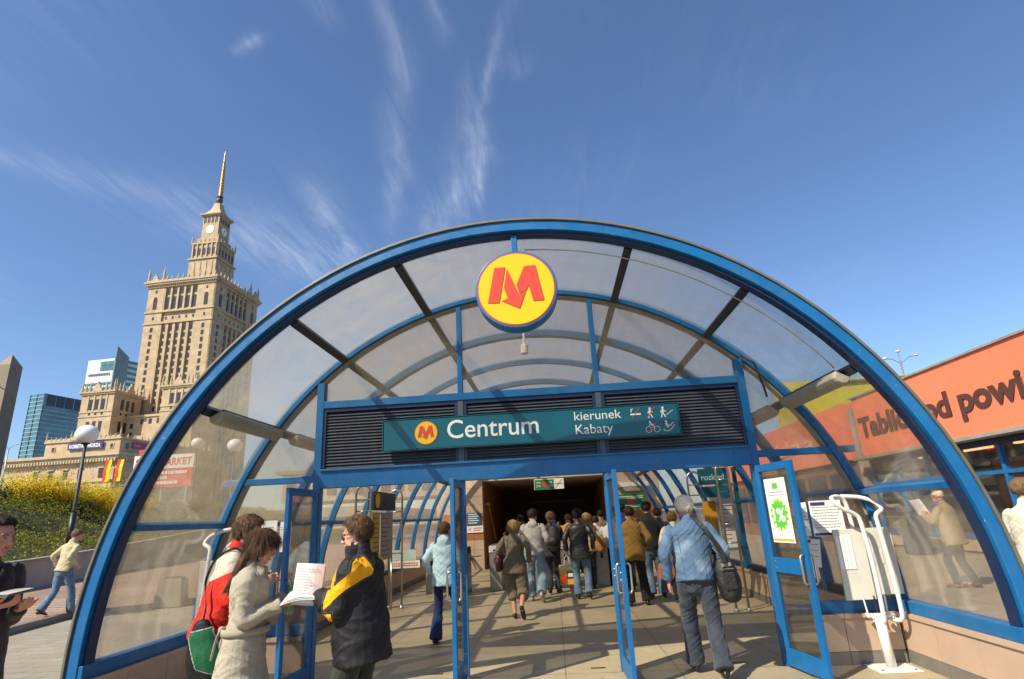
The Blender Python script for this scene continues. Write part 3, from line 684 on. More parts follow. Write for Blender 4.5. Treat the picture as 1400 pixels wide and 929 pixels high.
# conduit round the arch and a loose cable
cd = MB().tube([Vector((AX, 0, AZ))+Vector((sin(radians(d))*3.775, 5.46, cos(radians(d))*3.775)) for d in range(2, 53, 3)]+[Vector((2.74, 5.50, 2.83))], 0.006, 6).build('conduit_pipe', STEEL, smooth=True)
cd['label'] = 'thin conduit pipe clipped along the arch down to the right lamp'; cd['category'] = 'pipe'
cb = MB().tube([(2.36, 6.86, 3.36), (2.50, 6.84, 3.25), (2.53, 6.83, 3.1), (2.56, 6.82, 2.92), (2.57, 6.82, 2.83)], 0.012, 6).build('loose_cable', BLACKP, smooth=True)
cb['label'] = 'short black loose cable dangling above the right side pane'; cb['category'] = 'cable'
cc = thing('ceiling_camera', 'small cream cylinder camera hanging under the vault behind the roundel', 'camera', (-0.28, 8.2, 4.0))
MB().tube([(0, 0, .40), (0, 0, .08)], 0.02, 8).build('stem', WHITEP, cc); MB().lathe([(.045, -.06), (.055, -.05), (.055, .07), (.03, .09)], seg=14).build('housing', WHITEP, cc, smooth=False)

# hanging exit board
hb = thing('hanging_board', 'green and white board with a no smoking mark hanging in the passage mouth', 'sign', (-0.1, 16.0, 2.46))
MB().box((-.40, -.02, -.14), (.40, .02, .14)).build('board', WHITEL, hb, bevel=.004)
MB().box((-.39, -.026, -.13), (.13, -.021, .12)).build('green_field', GREENS, hb)
disc(.07, -.030, -.0265, (-.12, .0)).build('red_disc', REDS, hb)
for z in (.06, .03, -.03, -.06):
    MB().box((-.35, -.029, z-.005), (-.22, -.0265, z+.005)).build('print_line', WHITEL, hb); MB().box((-.03, -.029, z-.005), (.09, -.0265, z+.005)).build('print_line', WHITEL, hb)
MB().bar((.17, -.0235, -.10), (.34, -.0235, .11), .004, .014, up=(0, 1, 0)).build('red_bar', REDS, hb)
MB().box((.16, -.024, -.008), (.36, -.0205, .008)).build('cigarette', INK, hb)
for x in (-.25, .25): MB().tube([(x, 0, .14), (x, 0, .55)], .006, 6).build('hanger', BLACKP, hb)
hb2 = thing('notice_board', 'green notice with a red disc over the right-hand queue', 'sign', (2.5, 19.0, 1.95))
MB().box((-.55, -.02, -.22), (.35, .02, .22)).build('board', GREENS, hb2, bevel=.004); disc(.10, -.028, -.021, (-.1, .0)).build('red_disc', REDS, hb2)
for z in (.15, .10, -.12, -.16): MB().box((-.5, -.026, z-.01), (.3, -.0215, z+.01)).build('print_line', WHITEL, hb2)
nb = thing('blue_notice', 'dark blue notice with white lines on the tiled pillar', 'sign', (-2.84, 20.92, 1.68))
MB().box((-.24, -.02, -.20), (.24, -.001, .20)).build('board', BLUES, nb)
for i, z in enumerate((.15, .08, .01, -.06, -.14)): MB().box((-.2, -.024, z-.014), (.12+.06*(i % 2), -.0205, z+.014)).build('print_line', WHITEL, nb)
nb2 = thing('white_notice', 'white notice with red print under the blue one on the tiled pillar', 'sign', (-2.80, 20.92, 1.33))
MB().box((-.28, -.02, -.11), (.28, -.001, .11)).build('board', WHITEL, nb2)
MB().box((-.06, -.024, .02), (.24, -.0205, .05)).box((-.06, -.024, -.05), (.20, -.0205, -.02)).build('print_line', REDS, nb2)
MB().bar((-.24, -.022, .07), (-.12, -.022, -.07), .004, .025, up=(0,1,0)).bar((-.24, -.022, -.04), (-.14, -.022, .04), .004, .02, up=(0,1,0)).build('pictogram', INK, nb2)
# ------------------------------------------------------------------ surroundings
# raised brick pavement with kerb, left
poly = [(-8.6, -2), (-9.6, 6), (-10.5, 11.2), (-11.0, 13.4), (-9.8, 14.3), (-9.1, 15.0), (-7.0, 17.6), (-6.2, 45), (-26, 60), (-24, 40), (-20.5, 26), (-18.6, 20.5), (-16.5, 14.5), (-14, 6), (-12.5, -2)]
IDM = Matrix.Identity(4)
MB().prism(poly, IDM, 0.118).build('raised_pavement', BRICKP, kind='structure')
kb = [Vector((x, y, 0)) for x, y in poly[:8]]
kerb = link('kerb', MB().add([(p.x-.002, p.y, 0) for p in kb[:2]]+[(kb[0].x, kb[0].y, .01)], [(0,1,2)]).mesh('kerb', GRAN_D), None, kind='structure')
for i in range(len(kb)-1):
    a, b_ = kb[i], kb[i+1]; L = (b_-a).length; n = max(1, int(round(L/1.0))); d = (b_-a)/L
    for k in range(n):
        p, q = a+d*(L*k/n+.004), a+d*(L*(k+1)/n-.004)
        nrm = Vector((-d.y, d.x, 0))*-0.03
        MB().bar(p+nrm+Vector((0,0,.062)), q+nrm+Vector((0,0,.062)), 0.14, 0.128).build('kerbstone', GRAN_D, kerb)
# pale strips let into the brick pavement
strips = link('paving_strips', MB().box((-12, 12, .1185), (-11.99, 12.01, .1195)).mesh('paving_strips', CONCW), None, kind='structure')
for i in range(16):
    t = i*0.42; o0 = Vector((-11.2-0.10*t, 12.4+0.95*t, .120)); d = Vector((-0.93, 0.10+0.02*i, 0)).normalized()
    MB().bar(o0, o0+d*(2.1+0.15*(i % 3)), 0.055, 0.004).build('strip', CONCW, strips)
# retaining wall
wl = [(-14.0, 2, .80), (-15.6, 9, .88), (-17.2, 15.5, 1.0), (-18.6, 20.5, 1.10), (-20.5, 26, 1.25), (-22.2, 33, 1.6), (-24.0, 40, 1.97), (-26.5, 52, 2.3), (-29, 70, 2.6)]
rw = thing('retaining_wall', 'low pale concrete retaining wall along the foot of the green bank', 'wall', (-18.6, 20.5, 0))
for i in range(len(wl)-1):
    (xa, ya, za), (xb, yb, zb) = wl[i], wl[i+1]; L = sqrt((xb-xa)**2+(yb-ya)**2); n = max(1, int(round(L/2.4)))
    for k in range(n):
        t0, t1 = k/n, (k+1)/n; e = 0.006/L
        def pt(t, dn, z): 
            nx, ny = (yb-ya)/L, -(xb-xa)/L
            return (xa+(xb-xa)*t-nx*dn+18.6, ya+(yb-ya)*t-ny*dn-20.5, z)
        z0_, z1_ = za+(zb-za)*t0, za+(zb-za)*t1
        for dn0, dn1, la, lb, nm, mt in ((0, .28, 0, -.10, 'wall_panel', CONCW), (-.04, .32, -.098, 0, 'coping', CONC)):
            lo0, hi0 = (0.0, z0_+lb) if nm == 'wall_panel' else (z0_+la, z0_)
            lo1, hi1 = (0.0, z1_+lb) if nm == 'wall_panel' else (z1_+la, z1_)
            v = [pt(t0+e, dn0, lo0), pt(t1-e, dn0, lo1), pt(t1-e, dn1, lo1), pt(t0+e, dn1, lo0), pt(t0+e, dn0, hi0), pt(t1-e, dn0, hi1), pt(t1-e, dn1, hi1), pt(t0+e, dn1, hi0)]
            MB().add(v, [(0,3,2,1),(4,5,6,7),(0,1,5,4),(1,2,6,5),(2,3,7,6),(3,0,4,7)]).build(nm, mt, rw)
# bank and upper ground
def wall_x(y):
    for (xa, ya, za), (xb, yb, zb) in zip(wl, wl[1:]):
        if y <= yb or (xb, yb) == wl[-1][:2]: t = (y-ya)/(yb-ya); return xa+(xb-xa)*t, za+(zb-za)*t
def bank_h(s, y, zt):
    t = min(1, max(0, s/7.5)); t = t*t*(3-2*t)
    return zt-.12 + (3.9-zt)*t + 0.55*min(1, max(0, (s-7)/12)) + 0.22*sin(s*1.3+y*.31)*min(1, s/2)
m = MB(); ny_, ns_ = 46, 26; v = []
for i in range(ny_):
    y = -6+i*(96/(ny_-1)); wx, zt = wall_x(y)
    for k in range(ns_):
        s = (k/(ns_-1))**1.6*60; v.append((wx-.2-s, y, bank_h(s, y, zt)))
f = [(i*ns_+k, i*ns_+k+1, (i+1)*ns_+k+1, (i+1)*ns_+k) for i in range(ny_-1) for k in range(ns_-1)]
SOIL = surf('bank_soil', (0.045, 0.05, 0.018), 0.95, 0.3, 1.5, bmp=0.4)
m.add(v, f).build('hill_bank', SOIL, smooth=True, kind='structure')
wx90 = wall_x(90)[0]
MB().box((-700, -300, 3.2), (-75, 700, 4.95)).box((-74.9, 90.2, 3.2), (-29, 700, 4.7)).build('upper_ground', CONC, kind='structure')

def leaf_mat(name, stops, tr=0.35, rough=0.6):
    m, nt, b = new_mat(name)
    oi = N(nt, 'ShaderNodeAttribute'); oi.attribute_name = 'tone'
    c = ramp(nt, oi.outputs['Fac'], stops); nt.links.new(c, b.inputs['Base Color']); b.inputs['Roughness'].default_value = rough
    b.inputs['Specular IOR Level'].default_value = 0.25
    tl = N(nt, 'ShaderNodeBsdfTranslucent'); nt.links.new(c, tl.inputs[0])
    mx = N(nt, 'ShaderNodeMixShader'); mx.inputs[0].default_value = tr; out = nt.nodes['Material Output']
    nt.links.new(b.outputs[0], mx.inputs[1]); nt.links.new(tl.outputs[0], mx.inputs[2]); nt.links.new(mx.outputs[0], out.inputs[0])
    return m
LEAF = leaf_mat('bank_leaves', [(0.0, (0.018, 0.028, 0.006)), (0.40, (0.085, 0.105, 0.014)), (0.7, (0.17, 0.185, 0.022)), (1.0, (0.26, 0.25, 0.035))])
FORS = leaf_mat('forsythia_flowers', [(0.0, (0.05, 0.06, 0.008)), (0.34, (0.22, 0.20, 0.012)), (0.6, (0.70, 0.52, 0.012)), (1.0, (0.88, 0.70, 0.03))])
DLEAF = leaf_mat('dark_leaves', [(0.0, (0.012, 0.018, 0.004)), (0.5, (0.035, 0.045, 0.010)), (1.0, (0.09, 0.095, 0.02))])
TWIG = surf('twigs', (0.09, 0.065, 0.04), 0.9, 0.2, 5, bmp=0)
def leaves(name, pts, size, tone, mat, parent=None, asp=0.55, **k):
    n = len(pts); r = np.random.normal(size=(n, 3)); r /= np.linalg.norm(r, axis=1)[:, None]
    q = np.random.normal(size=(n, 3)); q -= r*(q*r).sum(1)[:, None]; q /= np.linalg.norm(q, axis=1)[:, None]
    s = (size*np.random.uniform(.6, 1.3, n))[:, None]
    a, b_ = q*s*.5, np.cross(r, q)*s*.5*asp
    v = np.stack([pts-a, pts-b_*.9+a*.1, pts+a, pts+b_*.9+a*.1], 1).reshape(-1, 3).astype(np.float32)
    me = bpy.data.meshes.new(name); me.vertices.add(4*n); me.vertices.foreach_set('co', v.ravel())
    me.loops.add(4*n); me.loops.foreach_set('vertex_index', np.arange(4*n, dtype=np.int32))
    me.polygons.add(n); me.polygons.foreach_set('loop_start', np.arange(0, 4*n, 4, dtype=np.int32))
    at = me.attributes.new('tone', 'FLOAT', 'POINT'); at.data.foreach_set('value', np.repeat(np.clip(tone, 0, 1), 4).astype(np.float32))
    me.materials.append(mat); me.update(calc_edges=True)
    return link(name, me, parent, **k)
def vnoise(p, f, seed=0):
    # cheap smooth value noise with numpy
    p = np.asarray(p)*f + seed*17.13; i = np.floor(p).astype(np.int64); t = p-i; t = t*t*(3-2*t); out = 0
    for dx in (0, 1):
        for dy in (0, 1):
            for dz in (0, 1):
                h = (i[:, 0]+dx)*73856093 ^ (i[:, 1]+dy)*19349663 ^ (i[:, 2]+dz)*83492791
                h = (h*(h & 0xffff)*15731+789221) & 0x7fffffff
                w = (t[:, 0] if dx else 1-t[:, 0])*(t[:, 1] if dy else 1-t[:, 1])*(t[:, 2] if dz else 1-t[:, 2])
                out = out + w*(h/0x7fffffff)
    return out
# ground cover of the bank
n = 120000
yy = 8+np.random.uniform(0, 1, n)**1.15*62; ss = np.random.uniform(0, 1, n)**0.85*11.5
wxz = np.array([wall_x(y) for y in np.linspace(8, 70, 200)]); yi = np.linspace(8, 70, 200)
WX = np.interp(yy, yi, wxz[:, 0]); WZ = np.interp(yy, yi, wxz[:, 1])
base = np.array([bank_h(s, y, z) for s, y, z in zip(ss, yy, WZ)])
P = np.stack([WX-.25-ss, yy, base], 1)
lump = vnoise(P*[1, 1, 0], 1.1, 1)*.75 + vnoise(P*[1, 1, 0], 3.1, 2)*.35
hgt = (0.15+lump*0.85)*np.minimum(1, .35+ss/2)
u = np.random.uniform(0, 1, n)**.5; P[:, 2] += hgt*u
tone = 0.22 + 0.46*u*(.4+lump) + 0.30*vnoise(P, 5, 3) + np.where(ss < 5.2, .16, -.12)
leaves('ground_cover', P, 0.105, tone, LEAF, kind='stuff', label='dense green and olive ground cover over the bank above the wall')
# bushes on the crest
def bush(x, y, z, w, h, label, group, mat, n=2600, size=.10, dens=1.0, name='forsythia_bush', cat='shrub'):
    t = thing(name, label, cat, (x, y, z), group=group); tw = MB(); pts = []
    nb = 26
    for i in range(nb):
        a = random.uniform(0, 2*pi); l = random.uniform(.55, 1)*h; sp = random.uniform(.15, 1)*w*.5
        p0 = Vector((cos(a)*.12, sin(a)*.12, 0)); p1 = Vector((cos(a)*sp*.6, sin(a)*sp*.6, l*.7)); p2 = Vector((cos(a)*sp*1.15, sin(a)*sp*1.15, l*random.uniform(.8, 1.05)))
        tw.tube([p0, p1, p2], [.022, .013, .005], 4)
        for k in range(n//nb):
            s = random.uniform(.22, 1); q = p0*(1-s)**2+p1*2*s*(1-s)+p2*s*s
            r = .06+.26*s*(w/2.2); pts.append(q+Vector((random.gauss(0, r*.7), random.gauss(0, r*.7), random.gauss(0, r*.6))))
    tw.build('twigs', TWIG, t)
    P = np.array([tuple(p) for p in pts]); P[:, 2] = np.abs(P[:, 2])
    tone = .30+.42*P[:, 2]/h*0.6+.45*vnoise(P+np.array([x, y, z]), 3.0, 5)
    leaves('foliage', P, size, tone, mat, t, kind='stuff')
def crest(y, s):
    wx, zt = wall_x(y); return wx-s, y, bank_h(s, y, zt)-.1
fl = ['yellow forsythia %s on the bank' % s for s in ('leftmost of the row, beside the palace porch', 'second from the left, thin and twiggy,', 'third from the left', 'directly behind the globe lamp post', 'just right of the lamp post', 'under the red and yellow flags', 'nearest the blue arch', 'partly hidden by the blue arch')]
for i, (y, s, w, h) in enumerate([(29.5, 6.6, 2.8, 2.0), (30.5, 5.9, 2.9, 2.2), (31.5, 5.4, 2.9, 2.2), (32.5, 5.1, 2.9, 2.2), (34, 4.9, 3.0, 2.2), (35.5, 4.7, 3.0, 2.1), (37, 4.6, 3.0, 2.0), (39.5, 4.8, 2.6, 1.5)]):
    bush(*crest(y, s), w, h, fl[i], 'forsythia bushes along the bank', FORS, 4200, .10)
gl = ['far left dark shrub at the edge of the photo', 'dark shrub left of the yellow bushes', 'dark shrub below the yellow bushes', 'dark shrub seen through the left panes', 'dark shrub behind the globe lamps in the panes', 'last dark shrub seen through the panes']
for i, (y, s, w, h) in enumerate([(24, 6.4, 2.6, 1.1), (27, 6.2, 2.4, 1.1), (31.5, 4.6, 2.2, .9), (43, 4.5, 3, 1.2), (47, 4.2, 3, 1.1), (52, 4.0, 3.4, 1.2)]):
    bush(*crest(y, s), w, h, gl[i]+', on the bank', 'dark shrubs on the bank', DLEAF, 2200, .10, name='evergreen_shrub')

# street lamps
def globe_lamp(x, y, z0, z1, label, r=.40):
    t = thing('globe_lamp', label, 'street lamp', (x, y, z0), group='globe street lamps'); h = z1-z0
    MB().tube([(0, 0, 0), (0, 0, 1.4)], [.10, .10], 12).build('post_base', BLACKP, t, smooth=True)
    MB().tube([(0, 0, 1.38), (0, 0, 1.5), (0, 0, h-r*.85)], [.085, .065, .05], 12).build('post', LAMPB if False else surf('lamp_post_green', (0.035, 0.042, 0.035), .5, .2, 4, bmp=.05), t, smooth=True)
    MB().lathe([(.12, -.05), (.14, 0), (.10, .06)], (0, 0, h-r*.85), 16).build('collar', BLACKP, t)
    pr = [(r*cos(a), r*.92*sin(a)) for a in np.linspace(-pi/2+.15, pi/2-.05, 16)]
    MB().lathe(pr, (0, 0, h), 28).build('globe', surf('opal_globe', (.78, .76, .70), .3, .04, 2, bmp=0), t, smooth=True)
globe_lamp(-16.9, 20.0, 1.2, 5.35, 'white globe lamp on a dark post, in front of the yellow bushes', .37)
globe_lamp(-24.0, 38, 3.0, 7.6, 'globe lamp behind the left porch pane, left of the pair', .42)
globe_lamp(-14.6, 26, 0.1, 5.5, 'globe lamp behind the left porch pane, right of the pair', .34)
def arm_lamp(x, y, z0, z1, label, arms, s=1.0):
    t = thing('street_light', label, 'street lamp', (x, y, z0)); h = z1-z0
    MB().tube([(0,0,0), (0,0,h)], [.13*s, .07*s], 8).build('mast', STEEL_D, t, smooth=True)
    for dx, dz, hd in arms:
        MB().tube([(0, 0, h-.3*s), (dx*.5, 0, h+dz*.6), (dx, 0, h+dz)], .035*s, 6).build('arm', STEEL_D, t)
        MB().lathe([(.05*s, -.1*s), (.20*s, -.04*s), (.22*s, .02*s), (.08*s, .10*s)], (dx, 0, h+dz), 10).build('lamp_head', WHITEP, t)
arm_lamp(-79.4, 80, 5, 15.3, 'tiny double-armed street light at the far left by the palace', [(-1.2, .5, 1), (1.2, .4, 1)], 1.0)
arm_lamp(21.35, 35, 0, 9.55, 'three-headed street light rising behind the right side of the arch', [(-.85, .15, 1), (1.0, .25, 1), (0.0, .55, 1)], .7)
py = thing('concrete_pylon', 'tall brown concrete pylon with a pyramid tip at the left edge', 'pylon', (-61.5, 60, 4))
MB().add([(-.85,-.85,0),(.85,-.85,0),(.85,.85,0),(-.85,.85,0),(-.80,-.80,17.3),(.80,-.80,17.3),(.80,.80,17.3),(-.80,.80,17.3),(0,0,18.7)], [(0,3,2,1),(0,1,5,4),(1,2,6,5),(2,3,7,6),(3,0,4,7),(4,5,8),(5,6,8),(6,7,8),(7,4,8)]).build('shaft', surf('brown_concrete', (.25, .20, .145), .8, .15, .6, bmp=.2), py)
MB().tube([(-.6, -1.1, 15.3), (.3, -2.0, 15.5)], .05, 6).build('bracket', BLACKP, py)
# concrete planters behind the left panes
CPB = surf('planter_concrete', (.30, .26, .20), .85, .12, 2, bmp=.3)
def planter(x, y, w, h, tp, label):
    t = thing('concrete_bin', label, 'litter bin', (x, y, .0), .3, 'concrete bins on the pavement')
    a, b_ = w/2, w/2*tp
    MB().add([(-a,-a,0),(a,-a,0),(a,a,0),(-a,a,0),(-b_,-b_,h),(b_,-b_,h),(b_,b_,h),(-b_,b_,h)], [(0,3,2,1),(4,5,6,7),(0,1,5,4),(1,2,6,5),(2,3,7,6),(3,0,4,7)]).build('body', CPB, t, bevel=.02)
    MB().box((-b_*.8, -b_*.8, h+.001), (b_*.8, b_*.8, h+.04)).build('rim', CONC, t)
    MB().box((-b_*.62, -b_*.62, h+.041), (b_*.62, b_*.62, h+.05)).build('opening', BLACKP, t)
planter(-9.45, 14.6, .62, .62, .86, 'short tapered concrete bin seen through the left porch pane')
planter(-9.2, 15.9, .62, 1.0, .94, 'taller concrete block behind the tapered bin')

# supermarket hoarding and store beyond the bank
st = thing('supermarket_board', 'white and red hoarding with the word SUPERMARKET, behind the left arch', 'sign', (-33.6, 45, 4.6), radians(2))
MB().box((0, 0, .8), (4.9, .2, 2.25)).build('red_panel', REDS, st); MB().box((0, -.01, 2.26), (4.9, .2, 3.35)).build('white_panel', WHITEL, st)
MB().box((.3, .02, 3.36), (2.4, .2, 3.85)).build('red_topper', REDS, st)
put_text('lettering', 'SUPERMARKET', .8, (.15, -.03, 2.52), REDS, st, width=4.6, offset=.02)
put_text('lettering', 'ART. 1001 DROBIAZGOW', .36, (1.2, -.03, 1.75), WHITEL, st, width=3.4) if False else None
for z, w_, x_ in ((1.80, 3.3, 1.2), (1.42, 1.7, 1.2), (1.02, 2.6, 1.2)):
    m = MB(); x = x_
    while x < x_+w_: ww = random.choice((.12, .16, .2)); m.box((x, -.03, z), (x+ww, -.002, z+.24)); x += ww+.07
    m.build('print_line', WHITEL, st)
for x in (.4, 2.4, 4.4): MB().box((x, .05, -.6), (x+.14, .15, .8)).build('leg', STEEL_D, st)
sr = thing('store_hall', 'low pale market hall with a sloping canopy behind the left panes', 'building', (-24.5, 62, 4.4), radians(4))
MB().box((-4.5, 0, 0), (14, 10, 2.9)).build('wall', CONCW, sr); MB().box((-5, -.6, 2.92), (14.4, 10.4, 3.3)).build('roof', CONC, sr)
for i in range(12): MB().box((-4+i*1.45, -.05, .6), (-3+i*1.45, -.001, 2.3)).build('window', PAL_WIN, sr)
MB().add([(-1.5,-1,3.4),(4.5,-1,1.2),(4.5,-.4,1.2),(-1.5,-.4,3.4),(-1.5,-1,3.7),(4.5,-1,1.9),(4.5,-.4,1.9),(-1.5,-.4,3.7)], [(0,3,2,1),(4,5,6,7),(0,1,5,4),(1,2,6,5),(2,3,7,6),(3,0,4,7)]).build('canopy', REDS, sr)

# ------------------------------------------------------------------ Palace of Culture
PO = (-196.5, 303.0)
pal = thing('palace_tower', 'stepped limestone skyscraper with clock stage, pinnacles and golden spire', 'skyscraper', (*PO, 0), radians(-4))
def pbox(u0, u1, v0, v1, z0, z1, name='block', mat=PALACE, parent=pal): return MB().box((u0, v0, z0), (u1, v1, z1)).build(name, mat, parent)
G0 = 4.6
# main shaft: core and corner bays
pbox(-19.0, 19.6, -19.2, 19.2, G0, 136, 'shaft')
for (a, b_) in ((-20.2, -10.2), (10.2, 20.4)):
    pbox(a, b_, -20.2, -19.21, G0, 136, 'corner_bay')
for (a, b_) in ((-20.2, -10.2), (10.2, 20.2)):
    pbox(19.61, 20.5, a, b_, G0, 136, 'corner_bay')
for z0, z1, e in ((112.9, 113.9, .5), (119.6, 120.6, .5), (134.6, 135.4, .6), (136.0, 137.0, 1.5), (137.0, 137.8, 2.0)):
    pbox(-20.2-e, 20.4+e, -20.2-e, 20.2+e, z0, z1, 'cornice', PALACE_T)
m = MB()
for i in range(36):
    t = -20.6+i*1.17; m.box((t, -21.35, 135.42), (t+.55, -20.9, 135.98)); m.box((21.0, t, 135.42), (21.5, t+.55, 135.98))
m.build('dentils', PALACE_T, pal, kind='stuff')
# windows: one mesh each kind, shared
def win_mesh(w, h, face, arch=False):
    m = MB(); fr = .18
    if face == 'F': m.box((-w/2, -.12, 0), (w/2, 0.05, h))
    else: m.box((-.05, -w/2, 0), (.12, w/2, h))
    me = m.mesh('window', PAL_WIN); return me
def sill_mesh(w, face):
    m = MB()
    if face == 'F': m.box((-w/2-.15, -.35, -.35), (w/2+.15, 0, -.02))
    else: m.box((0, -w/2-.15, -.35), (.35, w/2+.15, -.02))
    return m.mesh('sill', PALACE_T)
W1F, W1S = win_mesh(1.6, 2.5, 'F'), win_mesh(1.6, 2.5, 'S')
cols = [-15.2, -8.1, -4.05, 0, 4.05, 8.1, 15.4]
for r in range(16):
    z = 108.6-r*4.0
    for ci, c in enumerate(cols):
        dv = -20.2 if ci in (0, 6) else -19.2
        link('window', W1F, pal).location = (c, dv, z)
        du = 20.5 if ci in (0, 6) else 19.6
        link('window', W1S, pal).location = (du, c, z)
# pilasters between window columns
for c in (-10.15, -6.1, -2.03, 2.03, 6.1, 10.15):
    pbox(c-.75, c+.75, -20.15, -19.21, G0, 112.8, 'pilaster'); pbox(19.61, 20.6, c-.75, c+.75, G0, 112.8, 'pilaster')
    pbox(c-.55, c+.55, -20.1, -19.21, 120.7, 134.5, 'pilaster', PALACE_T); pbox(19.61, 20.45, c-.55, c+.55, 120.7, 134.5, 'pilaster', PALACE_T)
WA, WB = win_mesh(2.1, 7.0, 'F'), win_mesh(2.1, 7.0, 'S'); WC, WD = win_mesh(2.1, 2.6, 'F'), win_mesh(2.1, 2.6, 'S'); WE, WG = win_mesh(1.0, 1.6, 'F'), win_mesh(1.0, 1.6, 'S')
for c in (-8.1, -4.05, 0, 4.05, 8.1):
    for me, z in ((WA, 121.8), (WC, 130.3), (WE, 115.6)): link('window', me, pal).location = (c, -19.2, z)
    for me, z in ((WB, 121.8), (WD, 130.3), (WG, 115.6)): link('window', me, pal).location = (19.6, c, z)
arch_m = MB().prism([(-1.1, 0), (1.1, 0), (1.1, 6.2), (.8, 7.0), (0, 7.5), (-.8, 7.0), (-1.1, 6.2)], FRONT.to_4x4(), .12).mesh('window', PAL_WIN)
SIDER = Matrix(((0,0,1),(1,0,0),(0,1,0)))
arch_s = MB().prism([(-1.1, 0), (1.1, 0), (1.1, 6.2), (.8, 7.0), (0, 7.5), (-.8, 7.0), (-1.1, 6.2)], SIDER.to_4x4(), .12).mesh('window', PAL_WIN)
for c in (-15.2, 15.4):
    link('window', arch_m, pal).location = (c, -20.22, 121.8); link('window', WE, pal).location = (c, -20.22, 131.4); link('window', WE, pal).location = (c, -20.22, 115.6)
    link('window', arch_s, pal).location = (20.52, c, 121.8); link('window', WG, pal).location = (20.52, c, 131.4); link('window', WG, pal).location = (20.52, c, 115.6)
# finials
fin = MB().lathe([(.75, 0), (.75, .8), (.42, 1.0), (.62, 1.7), (.48, 2.3), (.18, 3.0), (.22, 3.2), (.02, 3.9)], seg=8).mesh('finial', PALACE_T)
tall = MB().lathe([(.9, 0), (.9, 1.6), (.65, 2.0), (.72, 5.0), (.38, 7.2), (.05, 9.4)], seg=8).mesh('pinnacle', PALACE_T)
crestm = MB().prism([(-2.6, 0), (2.6, 0), (2.3, 1.6), (1.6, 1.5), (1.2, 3.2), (.5, 3.6), (.3, 4.8), (-.3, 4.8), (-.5, 3.6), (-1.2, 3.2), (-1.6, 1.5), (-2.3, 1.6)], FRONT.to_4x4(), .9).mesh('crest', PALACE_T)
def rowf(me, a, b_, n, z, fixed, ax='u', parent=pal, name='finial', sc=1.0, skip=()):
    for i in range(n):
        if i in skip: continue
        t = a+(b_-a)*i/(n-1); o = link(name, me, parent); o.location = (t, fixed, z) if ax == 'u' else (fixed, t, z); o.scale = (sc, sc, sc)
        if ax == 'v' and name == 'crest': o.rotation_euler = (0, 0, pi/2)
for (u, v_) in ((-20.6, -20.6), (-11.5, -20.6), (20.8, -20.6+40), (20.8, 11.5), (-20.6, 19.6), (20.8, -20.2)):
    if (u, v_) != (20.8, -20.2): o = link('pinnacle', tall, pal); o.location = (u, v_, 137.8)
rowf(crestm, -16, -15.9, 2, 137.8, -20.6, name='crest', skip=(1,)); rowf(crestm, 15.5, 15.6, 2, 137.8, 21, ax='v', name='crest', skip=(1,))
rowf(fin, -18.4, 20, 13, 137.8, -21, skip=(0, 1, 2)); rowf(fin, -18, 18, 12, 137.8, 21.4, ax='v')
pbox(-21, 21.3, -21.3, -20.9, 137.8, 138.9, 'parapet', PALACE_T); pbox(20.9, 21.5, -20.9, 21, 137.8, 138.9, 'parapet', PALACE_T)
# middle stage
UC, VC = 2.6, -1.2
def sq(h, z0, z1, name='upper_stage', mat=PALACE): return pbox(UC-h, UC+h, VC-h, VC+h, z0, z1, name, mat)
sq(8.6, 137, 156); sq(7.9, 156, 165.4); sq(9.3, 155.2, 156.2, 'balcony', PALACE_T); sq(8.6, 165.4, 166.6, 'cornice', PALACE_T)
for c in (-6.2, -3.1, 0, 3.1, 6.2):
    me = MB().prism([(-.75, 0), (.75, 0), (.75, 3.6), (0, 4.6), (-.75, 3.6)], FRONT.to_4x4(), .12).mesh('window', PAL_WIN)
    link('window', me, pal).location = (UC+c, VC-7.95, 158.4)
    me = MB().prism([(-.75, 0), (.75, 0), (.75, 3.6), (0, 4.6), (-.75, 3.6)], SIDER.to_4x4(), .12).mesh('window', PAL_WIN)
    link('window', me, pal).location = (UC+7.95, VC+c, 158.4)
for c in (-7.4, -4.65, -1.55, 1.55, 4.65, 7.4):
    pbox(UC+c-.4, UC+c+.4, VC-8.5, VC-7.91, 156.3, 165.3, 'pilaster', PALACE_T); pbox(UC+7.91, UC+8.5, VC+c-.4, VC+c+.4, 156.3, 165.3, 'pilaster', PALACE_T)
for c in (-5.6, -1.9, 1.9, 5.6):
    pbox(UC+c-1.0, UC+c+1.0, VC-8.9, VC-8.61, 141, 153.5, 'relief', PALACE_T); pbox(UC+8.61, UC+8.9, VC+c-1.0, VC+c+1.0, 141, 153.5, 'relief', PALACE_T)
rowf(fin, UC-8.4, UC+8.4, 7, 166.6, VC-8.4, sc=.62); rowf(fin, VC-5.6, VC+8.4, 6, 166.6, UC+8.4, ax='v', sc=.62)
for (a, b_) in ((-1, -1), (1, -1), (1, 1), (-1, 1)): o = link('pinnacle', tall, pal); o.location = (UC+a*8.3, VC+b_*8.3, 166.5); o.scale = (.6, .6, .5)
sq(6.6, 166.6, 170.2, 'upper_stage'); sq(5.3, 170.2, 185.2, 'clock_stage'); sq(6.1, 185.2, 186.0, 'cornice', PALACE_T); sq(6.8, 186.0, 186.7, 'cornice', PALACE_T)
